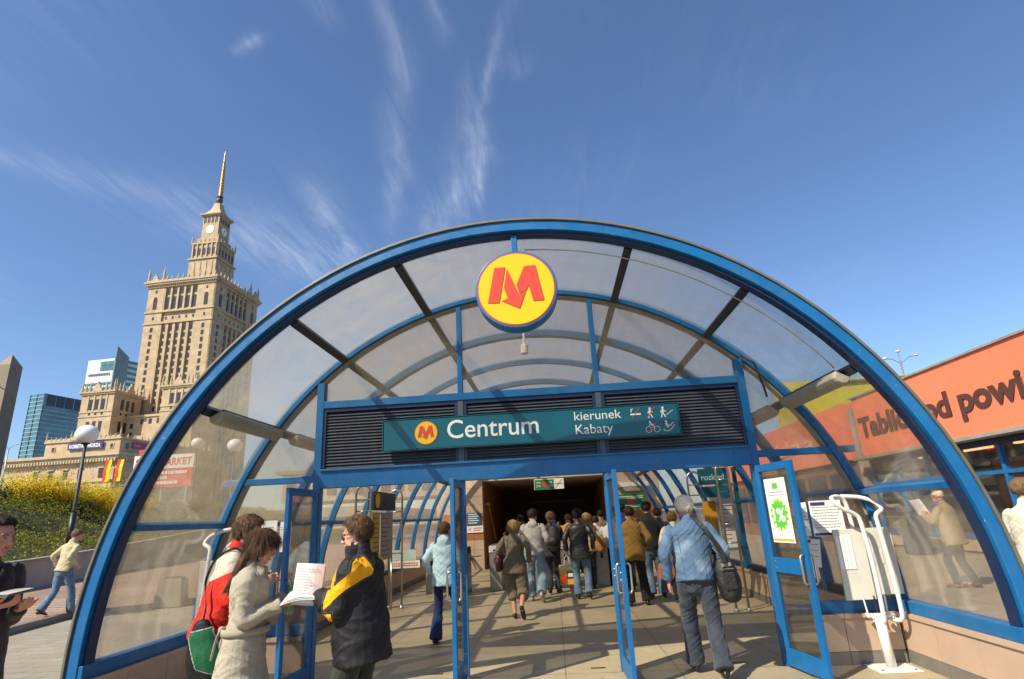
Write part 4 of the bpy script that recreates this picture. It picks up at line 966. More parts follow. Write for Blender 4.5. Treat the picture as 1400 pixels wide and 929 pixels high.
for nm, R3, off in (('F', FRONT, (0, -5.34)), ('S', SIDER, (5.34, 0))):
    for rr, dd, mt, nn in ((2.95, .06, PALACE_T, 'clock_rim'), (2.55, .14, WHITEL, 'clock_face')):
        M = R3.to_4x4(); MB().prism([(rr*cos(2*pi*k/28), rr*sin(2*pi*k/28)) for k in range(28)], M, dd).build(nn, mt, pal).location = (UC+off[0], VC+off[1], 176.4)
    for (x0, z0, x1, z1, w_) in ((0, 0, -.35, -1.7, .24), (0, 0, .5, 1.1, .3)):
        dx, dz = x1-x0, z1-z0; L = sqrt(dx*dx+dz*dz); px, pz = -dz/L*w_/2, dx/L*w_/2
        M = R3.to_4x4(); MB().prism([(x0+px, z0+pz), (x0-px, z0-pz), (x1-px, z1-pz), (x1+px, z1+pz)], M, .2).build('clock_hand', BLACKP, pal).location = (UC+off[0], VC+off[1], 176.4)
for c in (-3.6, -1.2, 1.2, 3.6):
    pbox(UC+c-.6, UC+c+.6, VC-5.42, VC-5.31, 181, 184, 'window', PAL_WIN); pbox(UC+5.31, UC+5.42, VC+c-.6, VC+c+.6, 181, 184, 'window', PAL_WIN)
    pbox(UC+c-1.05, UC+c-.75, VC-5.6, VC-5.31, 180.5, 185, 'pilaster', PALACE_T)
for (a, b_) in ((-1, -1), (1, -1), (1, 1), (-1, 1)): o = link('pinnacle', tall, pal); o.location = (UC+a*6.1, VC+b_*6.1, 186.7); o.scale = (.4, .4, .22)
rp = MB(); lv = [(6.4, 186.7), (4.8, 188.2), (3.2, 190.6), (2.3, 193.6), (1.9, 196)]
v = [(UC+a*h, VC+b_*h, z) for h, z in lv for a, b_ in ((-1,-1),(1,-1),(1,1),(-1,1))]
f = [(i*4+k, i*4+(k+1) % 4, (i+1)*4+(k+1) % 4, (i+1)*4+k) for i in range(4) for k in range(4)]+[(16,17,18,19)]
rp.add(v, f).build('spire_roof', PALACE_T, pal)
MB().lathe([(1.9, 194.5), (1.2, 196.5), (1.5, 197.2), (2.0, 198.4), (1.9, 199.8), (1.1, 200.8), (1.9, 201.0), (1.9, 201.5), (1.0, 201.7)], (UC, VC, 0), 14).build('orb', COPPER, pal)
MB().lathe([(1.25, 201.7), (1.1, 210), (.85, 220), (.7, 225.5), (.95, 226), (.6, 226.6), (.45, 232), (.05, 234.8)], (UC+.3, VC, 0), 10).build('spire', GOLD, pal)
m = MB()
for i in range(20):
    z = 203.5+i*1.05; r = 1.75-.03*i
    for k in range(6):
        a = 2*pi*k/6+i*.5; m.bar((UC+.3+cos(a)*.7, VC+sin(a)*.7, z), (UC+.3+cos(a)*r, VC+sin(a)*r, z+.4), .16, .16)
m.build('aerials', GOLD, pal, kind='stuff')
# side wings and centre step
def wing(u0, u1, v0, v1, z):
    w = pbox(u0, u1, v0, v1, G0, z, 'wing', PALACE); h = .0
    for z0, z1, e in ((z-8.9, z-8.3, .3), (z-11.2, z-10.6, .3), (z, z+.8, .7), (z+.8, z+1.5, 1.2)): pbox(u0-e, u1+e, v0-e, v1+e, z0, z1, 'cornice', PALACE_T)
    cu = (u0+u1)/2; cv = (v0+v1)/2
    lw, ls = win_mesh(1.7, 5.2, 'F'), win_mesh(1.7, 5.2, 'S')
    for c in (-3.4, 0, 3.4):
        link('window', lw, pal).location = (cu+c, v0, z-7.6); link('window', ls, pal).location = (u1, cv+c, z-7.6)
        link('window', WE, pal).location = (cu+c, v0, z-10.2); link('window', WG, pal).location = (u1, cv+c, z-10.2)
        for k in range(5):
            link('window', lw, pal).location = (cu+c, v0, z-18.6-k*8); link('window', ls, pal).location = (u1, cv+c, z-18.6-k*8)
    for c in (-5.1, -1.7, 1.7, 5.1):
        pbox(cu+c-.45, cu+c+.45, v0-.3, v0-.01, z-8.2, z-.2, 'pilaster', PALACE_T); pbox(u1+.01, u1+.3, cv+c-.45, cv+c+.45, z-8.2, z-.2, 'pilaster', PALACE_T)
    for i, t in enumerate(np.linspace(0, 1, 9)):
        sc = (1.35, 1, 1.2, .6, 0, .6, 1.2, 1, 1.35)[i]
        if sc == 0: 
            o = link('crest', crestm, pal); o.location = (cu, v0-.4, z+1.5); o = link('crest', crestm, pal); o.location = (u1+.4, cv, z+1.5); o.rotation_euler = (0, 0, pi/2); continue
        for (x, y) in ((u0+(u1-u0)*t, v0-.5), (u1+.5, v0+(v1-v0)*t)):
            o = link('finial', fin, pal); o.location = (x, y, z+1.5); o.scale = (.8, .8, sc*1.2)
wing(-30.8, -13.0, -40, -22.2, 70.5); wing(13.0, 30.8, -40, -22.2, 70.5)
pbox(-12.9, 12.9, -30, -19.3, G0, 59.5, 'link_block', PALACE); pbox(-13.0, 13.0, -30.6, -19.3, 59.5, 60.6, 'cornice', PALACE_T); pbox(-8, 8, -32, -30.7, G0, 50, 'link_block', PALACE)
for c in (-10, -4.5, 0, 4.5, 10):
    for k in range(3): link('window', W1F, pal).location = (c, -30.02 if abs(c) > 8 else -30.02, 54-k*4.4 if abs(c) > 8 else 56-k*2.2*0-(k*0))
# podium wing in front
pod = thing('palace_wing', 'long limestone theatre wing with a columned porch and crested parapet, below the tower', 'building', (*PO, 0), radians(-4))
def q(u0, u1, v0, v1, z0, z1, name='block', mat=PALACE): return pbox(u0, u1, v0, v1, z0, z1, name, mat, pod)
q(1.6, 48.4, -100.4, -45, G0, 28.6, 'lower_storey'); q(1.0, 48.9, -101.0, -44.5, 24.2-2.6, 22.2, 'string_course', PALACE_T)
q(.6, 49.4, -101.6, -44, 29.6, 30.6, 'cornice', PALACE_T); q(-.2, 50.1, -102.3, -43.5, 30.6, 31.6, 'cornice', PALACE_T); q(1.2, 48.8, -100.8, -45, 28.6, 29.6, 'frieze', PALACE_T)
m = MB()
for i in range(40): m.box((1.6+i*1.19, -102.0, 28.55), (2.25+i*1.19, -101.0, 29.55))
for i in range(40): m.box((49.0, -101+i*1.3, 28.55), (49.9, -100.35+i*1.3, 29.55))
m.build('brackets', PALACE_T, pod, kind='stuff')
q(17.6, 48.2, -100.2, -50, 31.6, 36.6, 'upper_storey'); q(17.2, 48.7, -100.7, -49.5, 36.6, 37.2, 'cornice', PALACE_T)
for i in range(16):
    t = i/15; o = link('finial', fin, pod); o.location = (17.8+30.2*t, -100.4, 37.2); o.scale = (.55, .55, .42 if i % 5 else .95)
    if i: o = link('finial', fin, pod); o.location = (48.3, -100.4+50*t, 37.2); o.scale = (.55, .55, .42 if i % 5 else .8)
o = link('crest', crestm, pod); o.location = (30.5, -100.0, 37.0); o.scale = (.95, 1, .85)
m = MB()
for i in range(15): a = 18.9+i*2.03; m.prism([(a-.95, 37.2), (a+.95, 37.2), (a+.8, 37.7), (a, 38.0), (a-.8, 37.7)], Matrix(((1,0,0,0),(0,0,-1,-100.2),(0,1,0,0),(0,0,0,1))), .4)
m.build('parapet_waves', PALACE_T, pod)
for u_ in (21.2, 45.0): q(u_-.8, u_+.8, -100.4, -100.21, 33.2, 35.2, 'window_surround', PALACE_T); q(u_-.45, u_+.45, -100.5, -100.41, 33.5, 34.9, 'window', PAL_WIN)
q(48.21, 48.4, -97.6, -96.2, 33.2, 35.2, 'window', PAL_WIN)
for u_ in (42.3, 34, 28, 22, 16): q(u_-.9, u_+.9, -100.55, -100.41, 23.0, 26.2, 'window', PAL_WIN); q(u_-1.3, u_+1.3, -100.8, -100.56, 26.4, 26.8, 'window_hood', PALACE_T)
# porch with columns at the left end
q(2.5, 15.5, -104, -101.1, 19.9, 21.5, 'porch_roof', PALACE_T); q(3.2, 14.8, -103.6, -101.1, 18.6, 19.9, 'porch_beam', PALACE)
for u_ in (4.2, 6.6, 9, 11.4, 13.8): MB().lathe([(.7, 0), (.62, 10), (.55, 13.4), (.8, 13.9)], (u_, -102.8, G0), 12).build('column', PALACE_T, pod)
q(3.5, 14.5, -100.6, -100.41, G0, 18.4, 'porch_recess', PAL_WIN)
bn = thing('dark_banner', 'dark blue banner reading KOBIETA Z MORZA on the theatre wing', 'banner', (*PO, 0), radians(-4))
NAVY = surf('banner_navy', (.035, .035, .16), .7, .05, 1, bmp=0); MAG = surf('banner_magenta', (.36, .05, .13), .7, .05, 1, bmp=0)
pbox(27.6, 41.8, -100.9, -100.6, 33.5, 36.1, 'panel', NAVY, bn)
put_text('lettering', 'KOBIETA Z MORZA', 1.8, (28.3, -100.95, 34.1), WHITEL, bn, width=12.6, offset=.05)
bp = thing('magenta_banner', 'magenta web address banner round the corner of the theatre wing', 'banner', (*PO, 0), radians(-4))
pbox(48.45, 48.7, -94.8, -82, 33.6, 35.9, 'panel', MAG, bp)
put_text('lettering', 'www.teatr', 1.5, (48.78, -94.2, 34.4), surf('pink_letters', (.7, .42, .5), .6, .02, 1, bmp=0), bp, rot=SIDER, width=7.0) if False else put_text('lettering', 'www.', 1.5, (48.78, -94.2, 34.4), surf('pink_letters', (.7, .42, .5), .6, .02, 1, bmp=0), bp, rot=SIDER, width=3.2)
FR = surf('flag_red', (.62, .045, .01), .8, .08, 1, bmp=0); FY = surf('flag_yellow', (.80, .52, .01), .8, .08, 1, bmp=0)
for i, (u_, lab) in enumerate(((46.9, 'left one of two long red and yellow flags hung on the theatre wing'), (51.6, 'right one of two long red and yellow flags, round the corner of the wing'))):
    fl_ = thing('city_flag', lab, 'flag', (*PO, 0), radians(-4), 'red and yellow flags on the theatre wing')
    for k, mt in ((0, FR), (1, FY)):
        m = MB(); x0 = u_+k*1.25-1.25
        n_ = 6
        v = []
        for j in range(n_+1):
            z = 28.6-j*1.25; o_ = .18*sin(j*1.4+k); v += [(x0-.16*j*.6, -102.6+o_, z), (x0+1.24-.16*j*.6, -102.6+o_*.6, z), (x0+1.24-.16*j*.6, -102.5+o_*.6, z), (x0-.16*j*.6, -102.5+o_, z)]
        f = [(j*4+a, j*4+(a+1) % 4, (j+1)*4+(a+1) % 4, (j+1)*4+a) for j in range(n_) for a in range(4)]+[(0,1,2,3)]
        m.add(v, f).build('red_half' if k == 0 else 'yellow_half', mt, fl_)

# office towers
def tower(A, B, Cc, z0, z1, name, label, fh, wallm, bandm, parts):
    t = thing(name, label, 'skyscraper', (B[0], B[1], z0)); H_ = z1-z0
    A, B, Cc = (Vector((p[0]-B[0], p[1]-B[1], 0)) for p in (A, B, Cc)); D = A+Cc
    v = [A, B, Cc, D]; v = [tuple(p) for p in v]+[(p[0], p[1], H_) for p in v]
    MB().add(v, [(3,2,1,0),(4,5,6,7),(0,1,5,4),(1,2,6,5),(2,3,7,6),(3,0,4,7)]).build('core', wallm, t)
    return t, A, B, Cc, H_
bt, A_, B_, C_, H_ = tower((-390.9, 403.1), (-376.75, 399.9), (-371.0, 430), 4.7, 109.4, 'blue_glass_tower', 'blue-green glass office block standing left of the palace', 4, TWGLASS, TWBAND, None)
def face_bars(t, P0, P1, H_, fh, mat, hh=.9, nm='spandrel', z0=0, out=.25, inset=0.0):
    P0, P1 = Vector(P0), Vector(P1); d = (P1-P0).normalized(); nrm = Vector((d.y, -d.x, 0))
    z = z0
    while z < H_-.5:
        m = MB(); a, b_ = P0+d*inset+nrm*out*.5+Vector((0, 0, z)), P1-d*inset+nrm*out*.5+Vector((0, 0, z)); m.bar(a, b_, out, hh); m.build(nm, mat, t); z += fh
def face_cols(t, P0, P1, z0, z1, n, mat, w=.4, out=.3, nm='mullion'):
    P0, P1 = Vector(P0), Vector(P1); d = (P1-P0); L = d.length; d /= L; nrm = Vector((d.y, -d.x, 0))
    for i in range(n+1):
        p = P0+d*(L*i/n)+nrm*(out*.5+.02); m = MB(); m.bar(p+Vector((0,0,z0)), p+Vector((0,0,z1)), w, out, up=nrm); m.build(nm, mat, t)
face_bars(bt, A_, B_, H_, 3.3, TWBAND, .7); face_bars(bt, B_, C_, H_-9, 3.3, TWBAND, .7)
face_cols(bt, A_, B_, 0, H_, 2, BLACKP, .5); face_cols(bt, B_, C_, H_-9, H_-.3, 4, TWBAND, .5)
d_ = (Vector(C_)-Vector(B_)).normalized(); nrm_ = Vector((d_.y, -d_.x, 0))
for i in range(4):
    a = Vector(B_)+d_*(2.5+i*7.1); m = MB(); m.bar(a+nrm_*.2+Vector((0,0,H_-4.6)), a+d_*5.9+nrm_*.2+Vector((0,0,H_-4.6)), .3, 8.4); m.build('dark_louver', surf('tower_dark', (.035, .045, .06), .5, .1, .2, bmp=0), bt)
wt, A_, B_, C_, H_ = tower((-417.7, 481.8), (-388.5, 479.0), (-381.2, 503), 4.7, 159.5, 'white_office_tower', 'white tower with a pointed glass fin behind the palace', 4, TWWHITE, TWBAND, None)
wm = MB().box((-1.5, -.3, 0), (1.5, .1, 1.7)).mesh('window', TWGREEN)
ang = atan2(B_.y-A_.y, B_.x-A_.x)
for r in range(8):
    for c in range(8):
        p = A_+(B_-A_)*((c+.5)/8)+Vector((0, -.6, 0)); o = link('window', wm, wt); o.location = (p.x, p.y, 131-r*4.4); o.rotation_euler = (0, 0, ang)
face_bars(wt, B_, C_, H_, 5.2, TWGREEN, 2.6, 'window_band', 60)
p0, p1 = A_+(B_-A_)*.48, A_+(B_-A_)*.98; m = MB(); dn = Vector((0, -.4, 0))
for zz in (146, 150.5): m.bar(p0+dn+Vector((0,0,zz)), p1+dn+Vector((0,0,zz)), .5, 3.6)
m.build('window_band', TWGREEN, wt)
LT = surf('tower_logo', (.12, .14, .18), .6, .1, 1, bmp=0)
put_text('lettering', 'DAEWOO', 3, (0, 0, 0), LT, wt) if False else None
m = MB(); x = 0
for i in range(13): p = A_+(B_-A_)*(.10+.058*i); m.bar(p+dn+Vector((0,0,140.5)), p+(B_-A_).normalized()*1.1+dn+Vector((0,0,140.5)), .3, 1.9)
m.build('rooftop_lettering', LT, wt)
FA, FB = B_+Vector((0,0,0)), C_*.45
MB().add([tuple(B_+Vector((-.6,-1.6,0))), tuple(B_+Vector((.6,-1.6,0))), tuple(B_+Vector((4,10,0))), tuple(B_+Vector((2.8,10.6,0)))] + [tuple(B_+Vector((-.6,-1.6,H_+11))), tuple(B_+Vector((.6,-1.6,H_+11))), tuple(B_+Vector((4,10,H_+3))), tuple(B_+Vector((2.8,10.6,H_+3)))], [(3,2,1,0),(4,5,6,7),(0,1,5,4),(1,2,6,5),(2,3,7,6),(3,0,4,7)]).build('glass_fin', surf('fin_glass', (.17, .24, .25), .25, .15, .2, bmp=0), wt)

# ------------------------------------------------------------------ shop on the right
XS = 11.5
sh = thing('shop_building', 'single-storey shop with a big orange fascia lettered Tablice od powi', 'shop', (XS, 18, 0))
def sb(y0, y1, x0, x1, z0, z1, nm, mat, bev=0): return MB().box((x0, y0-18, z0), (x1, y1-18, z1)).build(nm, mat, sh, bevel=bev)
sb(5.0, 22.4, .03, 4, 3.125, 5.275, 'fascia_core', BROWNL)
for i in range(12): sb(5.0+i*1.45+.003, 6.45+i*1.45-.003, .0, .029, 3.12, 5.28, 'fascia_panel', ORANGE)
for i in range(13):
    for z in (3.25, 5.15): sb(5.0+i*1.45-.05, 5.0+i*1.45-.03, -.008, -.001, z-.01, z+.01, 'fixing', STEEL_D)
sb(5.0, 22.4, .031, .032, 3.2, 3.21, 'backing_strip', BROWNL); sb(4.9, 22.5, -.06, 4.1, 5.281, 5.34, 'fascia_trim', LAMPB)
sb(4.9, 22.5, -.35, 4, 3.02, 3.119, 'canopy_edge', CONC)
sb(5.0, 22.4, .25, .45, 0, .42, 'base_core', CONC)
for i in range(24): sb(5.02+i*.725, 5.72+i*.725, .20, .249, 0.10, .42, 'slab', GRANITE)
sb(5.0, 22.4, .18, .30, .43, .58, 'bottom_rail', BLUE); sb(5.0, 22.4, .16, .30, 2.85, 3.0, 'top_rail', BLUE_SHADE); sb(5.0, 22.4, .18, .28, 2.10, 2.20, 'transom_rail', BLUE)
for i in range(12): sb(5.0+i*1.58-.05, 5.0+i*1.58+.05, .17, .31, .58, 2.85, 'window_post', BLUE)
for i in range(11):
    sb(5.06+i*1.58, 6.52+i*1.58, .235, .243, .585, 2.095, 'window_pane', GLASS); sb(5.06+i*1.58, 6.52+i*1.58, .235, .243, 2.205, 2.845, 'window_pane', GLASS)
sb(5.0, 22.4, 3.6, 3.9, 0, 3.0, 'rear_wall', surf('shop_brown', (.10, .055, .035), .8, .2, 1, bmp=.1)); sb(5.0, 22.4, .46, 3.59, 0.001, .02, 'shop_floor', GRAN_D); sb(5.0, 22.4, .46, 3.59, 2.98, 3.01, 'shop_ceiling', surf('shop_ceiling', (.40, .20, .08), .8, .05, 1, bmp=0))
sb(22.2, 22.4, .25, 4, 0, 3.0, 'end_wall', CONC); sb(5.0, 5.2, .25, 4, 0, 3.0, 'end_wall', CONC)
for y in (7, 9.5, 12, 14.2, 16.4, 18.6, 20.8): sb(y-.62, y+.62, 1.3, 1.45, 2.90, 2.97, 'shop_tube', WARM)
for i, y in enumerate((8, 10.5, 13, 15.5, 18, 20.5)): sb(y-.8, y+.8, 2.6, 3.0, .03, 1.7, 'shelf', surf('shelf_wood', (.12, .07, .04), .7, .2, 2, bmp=.1))
def _w(t_):
    me = text_mesh(t_, .98, .030, .03); xs = [v.co.x for v in me.vertices]; bpy.data.meshes.remove(me); return min(xs), max(xs)
_full = _w('Tablice od powi'); _k = 7.8/(_full[1]-_full[0]); _pre = ''
for word in ('Tablice', 'od', 'powi'):
    _e = _w(_pre+word)[1]; _ww = _w(word); _wd = (_ww[1]-_ww[0])
    put_text('lettering', word, .98, (-.02, 22.2-18-(_e-_wd-_full[0])*_k, 3.82), BROWNL, sh, rot=SIDEL, width=_wd*_k, offset=.030, depth=.03)
    _pre += word+' '
s2 = thing('far_shop_building', 'second orange-fronted shop further back, behind the right panes', 'shop', (XS, 32, 0))
def s2b(y0, y1, x0, x1, z0, z1, nm, mat): return MB().box((x0, y0-32, z0), (x1, y1-32, z1)).build(nm, mat, s2)
s2b(23.3, 46, .02, 4, 3.12, 5.28, 'fascia', ORANGE); s2b(23.3, 46, .2, 4, 0, 3.0, 'wall', surf('shop_wall_brown', (.22, .12, .08), .8, .15, 1, bmp=.1)); s2b(22.75, 23.05, .1, .5, 0, 5.0, 'pillar', CONCW)
for i in range(10): s2b(24+i*2.2, 25.7+i*2.2, .14, .19, .7, 2.7, 'window', PAL_WIN)
put_text('lettering', 'ziaka a', .95, (.0, 31.5-32, 3.85), surf('peach_letters', (.86, .42, .25), .6, .02, 1, bmp=0), s2, rot=SIDEL, width=5.2, offset=.02, depth=.03)
ys = thing('yellow_hoarding', 'lime yellow hoarding rising behind the orange shops', 'sign', (17.5, 34, 5.2))
MB().box((-4.2, 0, .2), (3.9, .3, 3.25)).build('panel', FASYEL, ys)
put_text('lettering', 'OFE', 1.2, (-3.2, -.02, 1.6), surf('pale_letters', (.75, .75, .5), .6, .02, 1, bmp=0), ys, offset=.02) if False else None
for x in (-3.5, 0, 3.3): MB().box((x-.1, .31, -5.2), (x+.1, .5, 3.0)).build('leg', STEEL_D, ys)
MB().tube([(-3.0, -.05, 2.7), (-1, -.05, 3.0), (3.6, -.05, 3.1)], .10, 6).build('swoosh', surf('dark_olive', (.10, .09, .02), .7, .1, 2, bmp=0), ys)
cm = thing('ticket_machine', 'blue vending machine with rails by the shop, seen through the right pane', 'machine', (10.7, 19.0, 0), pi/2*0)
MB().box((-.2, -.32, 0.02), (.25, .32, 1.35)).build('cabinet', surf('machine_blue_grey', (.04, .06, .10), .5, .1, 3, bmp=.05), cm, bevel=.02)
MB().box((-.215, -.22, .80), (-.201, .22, 1.22)).build('screen', BLACKP, cm); MB().tube([(-.38, -.4, 1.1), (-.55, -.4, 1.1), (-.55, .4, 1.1), (-.38, .4, 1.1)], .025, 8).build('guard_rail', STEEL, cm)
# ------------------------------------------------------------------ people
def catmull(pts, sub):
    P = [Vector(p) for p in pts]; out = []
    for i in range(len(P)-1):
        p0, p1, p2, p3 = P[max(i-1, 0)], P[i], P[i+1], P[min(i+2, len(P)-1)]
        for k in range(sub):
            t = k/sub; out.append(0.5*((2*p1)+(p2-p0)*t+(2*p0-5*p1+4*p2-p3)*t*t+(3*p1-p0-3*p2+p3)*t**3))
    out.append(P[-1]); return out
def lerp_list(r, n_out):
    r = np.array(r, float); x = np.linspace(0, len(r)-1, n_out); i = np.minimum(x.astype(int), len(r)-2); t = (x-i)[:, None]
    t = t*t*(3-2*t) if True else t
    return r[i]*(1-t)+r[i+1]*t
class Blob:
    """collects closed lofts and ellipsoids that are fused into one skin"""
    def __init__(s): s.v = []; s.f = []
    def add(s, v, f): o = len(s.v); s.v += [tuple(p) for p in v]; s.f += [tuple(i+o for i in q) for q in f]
    def limb(s, pts, rad, ref=(1, 0, 0), sub=5, seg=14, flat=''):
        C = catmull(pts, sub); n = len(C); rad = [(r, r) if not isinstance(r, (tuple, list)) else r for r in rad]; R_ = lerp_list(rad, n)
        ref = Vector(ref); v = []; rows = []
        for i, p in enumerate(C):
            t = (C[min(i+1, n-1)]-C[max(i-1, 0)])
            t = t.normalized() if t.length > 1e-6 else Vector((0, 0, 1))
            a = ref-t*ref.dot(t); a = a.normalized() if a.length > .05 else t.orthogonal().normalized(); b = t.cross(a)
            rows.append((p, t, a, b, R_[i][0], R_[i][1]))
        p, t, a, b, r1, r2 = rows[0]; e = min(r1, r2)
        ext0 = [(p-t*e*.85, t, a, b, r1*.35, r2*.35), (p-t*e*.5, t, a, b, r1*.8, r2*.8)] if 'a' not in flat else [(p-t*.004, t, a, b, r1*.9, r2*.9)]
        p, t, a, b, r1, r2 = rows[-1]; e = min(r1, r2)
        ext1 = [(p+t*e*.5, t, a, b, r1*.8, r2*.8), (p+t*e*.85, t, a, b, r1*.35, r2*.35)] if 'z' not in flat else [(p+t*.004, t, a, b, r1*.9, r2*.9)]
        rows = ext0+rows+ext1
        for p, t, a, b, r1, r2 in rows:
            for k in range(seg): th = 2*pi*k/seg; v.append(p+a*(cos(th)*r1)+b*(sin(th)*r2))
        f = [(i*seg+k, i*seg+(k+1) % seg, (i+1)*seg+(k+1) % seg, (i+1)*seg+k) for i in range(len(rows)-1) for k in range(seg)]
        f += [tuple(range(seg))[::-1], tuple((len(rows)-1)*seg+k for k in range(seg))]
        s.add(v, f); return s
    def ell(s, c, r, M=None, nu=14, nv=9):
        c = Vector(c); v = []; f = []
        for j in range(1, nv):
            ph = pi*j/nv
            for k in range(nu):
                th = 2*pi*k/nu; p = Vector((r[0]*sin(ph)*cos(th), r[1]*sin(ph)*sin(th), r[2]*cos(ph))); v.append((M @ p if M else p)+c)
        top = Vector((0, 0, r[2])); v.append((M @ top if M else top)+c); v.append((M @ -top if M else -top)+c)
        for j in range(nv-2):
            for k in range(nu): k2 = (k+1) % nu; f.append((j*nu+k, (j+1)*nu+k, (j+1)*nu+k2, j*nu+k2))
        T, B = len(v)-2, len(v)-1
        for k in range(nu): k2 = (k+1) % nu; f.append((k, k2, T)); f.append(((nv-2)*nu+k2, (nv-2)*nu+k, B))
        s.add(v, f); return s
    def xf(s, M): 
        o = Blob(); o.v = [tuple(M @ Vector(p)) for p in s.v]; o.f = s.f; return o
    def join(s, o): s.add(o.v, o.f); return s
    def fuse(s, name, voxel, smooth=2, disp=None, mats=None, attrs=None):
        me = bpy.data.meshes.new('tmp'); me.from_pydata(s.v, [], s.f)
        ob = bpy.data.objects.new('tmp', me); COL.objects.link(ob)
        md = ob.modifiers.new('r', 'REMESH'); md.mode = 'VOXEL'; md.voxel_size = voxel; md.adaptivity = 0
        if smooth: ms = ob.modifiers.new('s', 'SMOOTH'); ms.factor = .5; ms.iterations = smooth
        out = bpy.data.meshes.new_from_object(ob.evaluated_get(bpy.context.evaluated_depsgraph_get()))
        bpy.data.objects.remove(ob); bpy.data.meshes.remove(me); out.name = name
        n = len(out.vertices); co = np.empty(3*n, np.float32); out.vertices.foreach_get('co', co); co = co.reshape(-1, 3)
        if disp is not None:
            no = np.empty(3*n, np.float32); out.vertex_normals.foreach_get('vector', no); no = no.reshape(-1, 3)
            co = co+no*disp(co)[:, None]; out.vertices.foreach_set('co', co.astype(np.float32).ravel())
        for an, fn in (attrs or {}).items():
            at = out.attributes.new(an, 'FLOAT', 'POINT'); at.data.foreach_set('value', fn(co).astype(np.float32))
        out.materials.clear()
        for m in mats: out.materials.append(m)
        out.polygons.foreach_set('use_smooth', [True]*len(out.polygons)); out.update(); return out

def ik(a, c, l1, l2, bend):
    a, c = Vector(a), Vector(c); d = c-a; L = min(d.length, (l1+l2)*.995); d.normalize(); c = a+d*L
    x = (l1*l1-l2*l2+L*L)/(2*L); h = sqrt(max(0, l1*l1-x*x)); b = Vector(bend); b = b-d*b.dot(d)
    b = b.normalized() if b.length > 1e-4 else d.orthogonal().normalized()
    return a+d*x+b*h, c

def hand_blob(B, w, d, n, side, s=1.0, curl=.5, spread=0.0, thumb=.6):
    """palm, four unequal bent fingers and a thumb; d points along the hand, n is where the palm faces, side=+1 right hand"""
    w, d, n = Vector(w), Vector(d).normalized(), Vector(n); n = (n-d*n.dot(d)).normalized(); t = d.cross(n)*side   # thumb side
    B.limb([w-d*.03*s, w+d*.02*s, w+d*.055*s, w+d*.088*s], [(.026*s, .019*s), (.033*s, .0165*s), (.040*s, .0155*s), (.039*s, .013*s)], ref=t, sub=3, seg=10)
    for off, L, cu in ((.029, .072, .9), (.010, .082, 1.0), (-.009, .076, 1.08), (-.027, .058, 1.15)):
        p = w+d*.086*s+t*off*s; ang = curl*cu*.5; pts = [p]; rr = [.0092*s]
        dd = (d+t*off*spread*8).normalized()
        for k, fr in enumerate((.42, .32, .26)):
            c_, s_ = cos(ang), sin(ang); q_ = (dd*c_+n*s_)
            p = p+q_*L*fr*s; pts.append(p); rr.append((.0088-.0009*k)*s); ang += curl*cu*(.75 if k == 0 else .6)
        B.limb(pts, rr, ref=t, sub=3, seg=8)
    p0 = w+d*.022*s+t*.026*s; a = (t*.75+d*.6+n*.35*thumb).normalized(); b = (t*.25+d*.85+n*.6*thumb).normalized()
    B.limb([p0-t*.012*s, p0+a*.030*s, p0+a*.034*s+b*.028*s, p0+a*.034*s+b*.052*s], [.0145*s, .0125*s, .0105*s, .0085*s], ref=n, sub=3, seg=8)

def head_blob(B, M, s=1.0, fem=False, nose=1.0):
    H = Blob()
    H.ell((0, -.014, .035), (.0735, .094, .083)); H.ell((0, .018, -.018), (.060, .070, .082)); H.ell((0, .022, -.066), (.050, .056, .040))
    H.ell((0, .066, -.092), (.022, .020, .016)); H.ell((0, .070, .026), (.050, .021, .012)); H.ell((-.034, .058, -.030), (.022, .022, .020)); H.ell((.034, .058, -.030), (.022, .022, .020))
    H.limb([(0, .082, .020), (0, .096, -.008), (0, .108*nose if nose > 1 else .108, -.030)], [.0085, .0095, .0135], sub=3, seg=8); H.ell((-.012, .094, -.034), (.009, .010, .008)); H.ell((.012, .094, -.034), (.009, .010, .008))
    H.ell((0, .082, -.059), (.024, .010, .0065)); H.ell((0, .081, -.069), (.021, .010, .0065))
    for sx in (-1, 1):
        H.ell((sx*.076, -.010, -.006), (.008, .019, .031)); H.ell((sx*.073, -.002, -.034), (.006, .009, .010)); H.limb([(sx*.058, .050, -.05), (sx*.056, .01, -.072), (sx*.054, -.02, -.06)], [.014, .016, .018], sub=2, seg=8)
    B.join(H.xf(M @ Matrix.Scale(s, 4)))

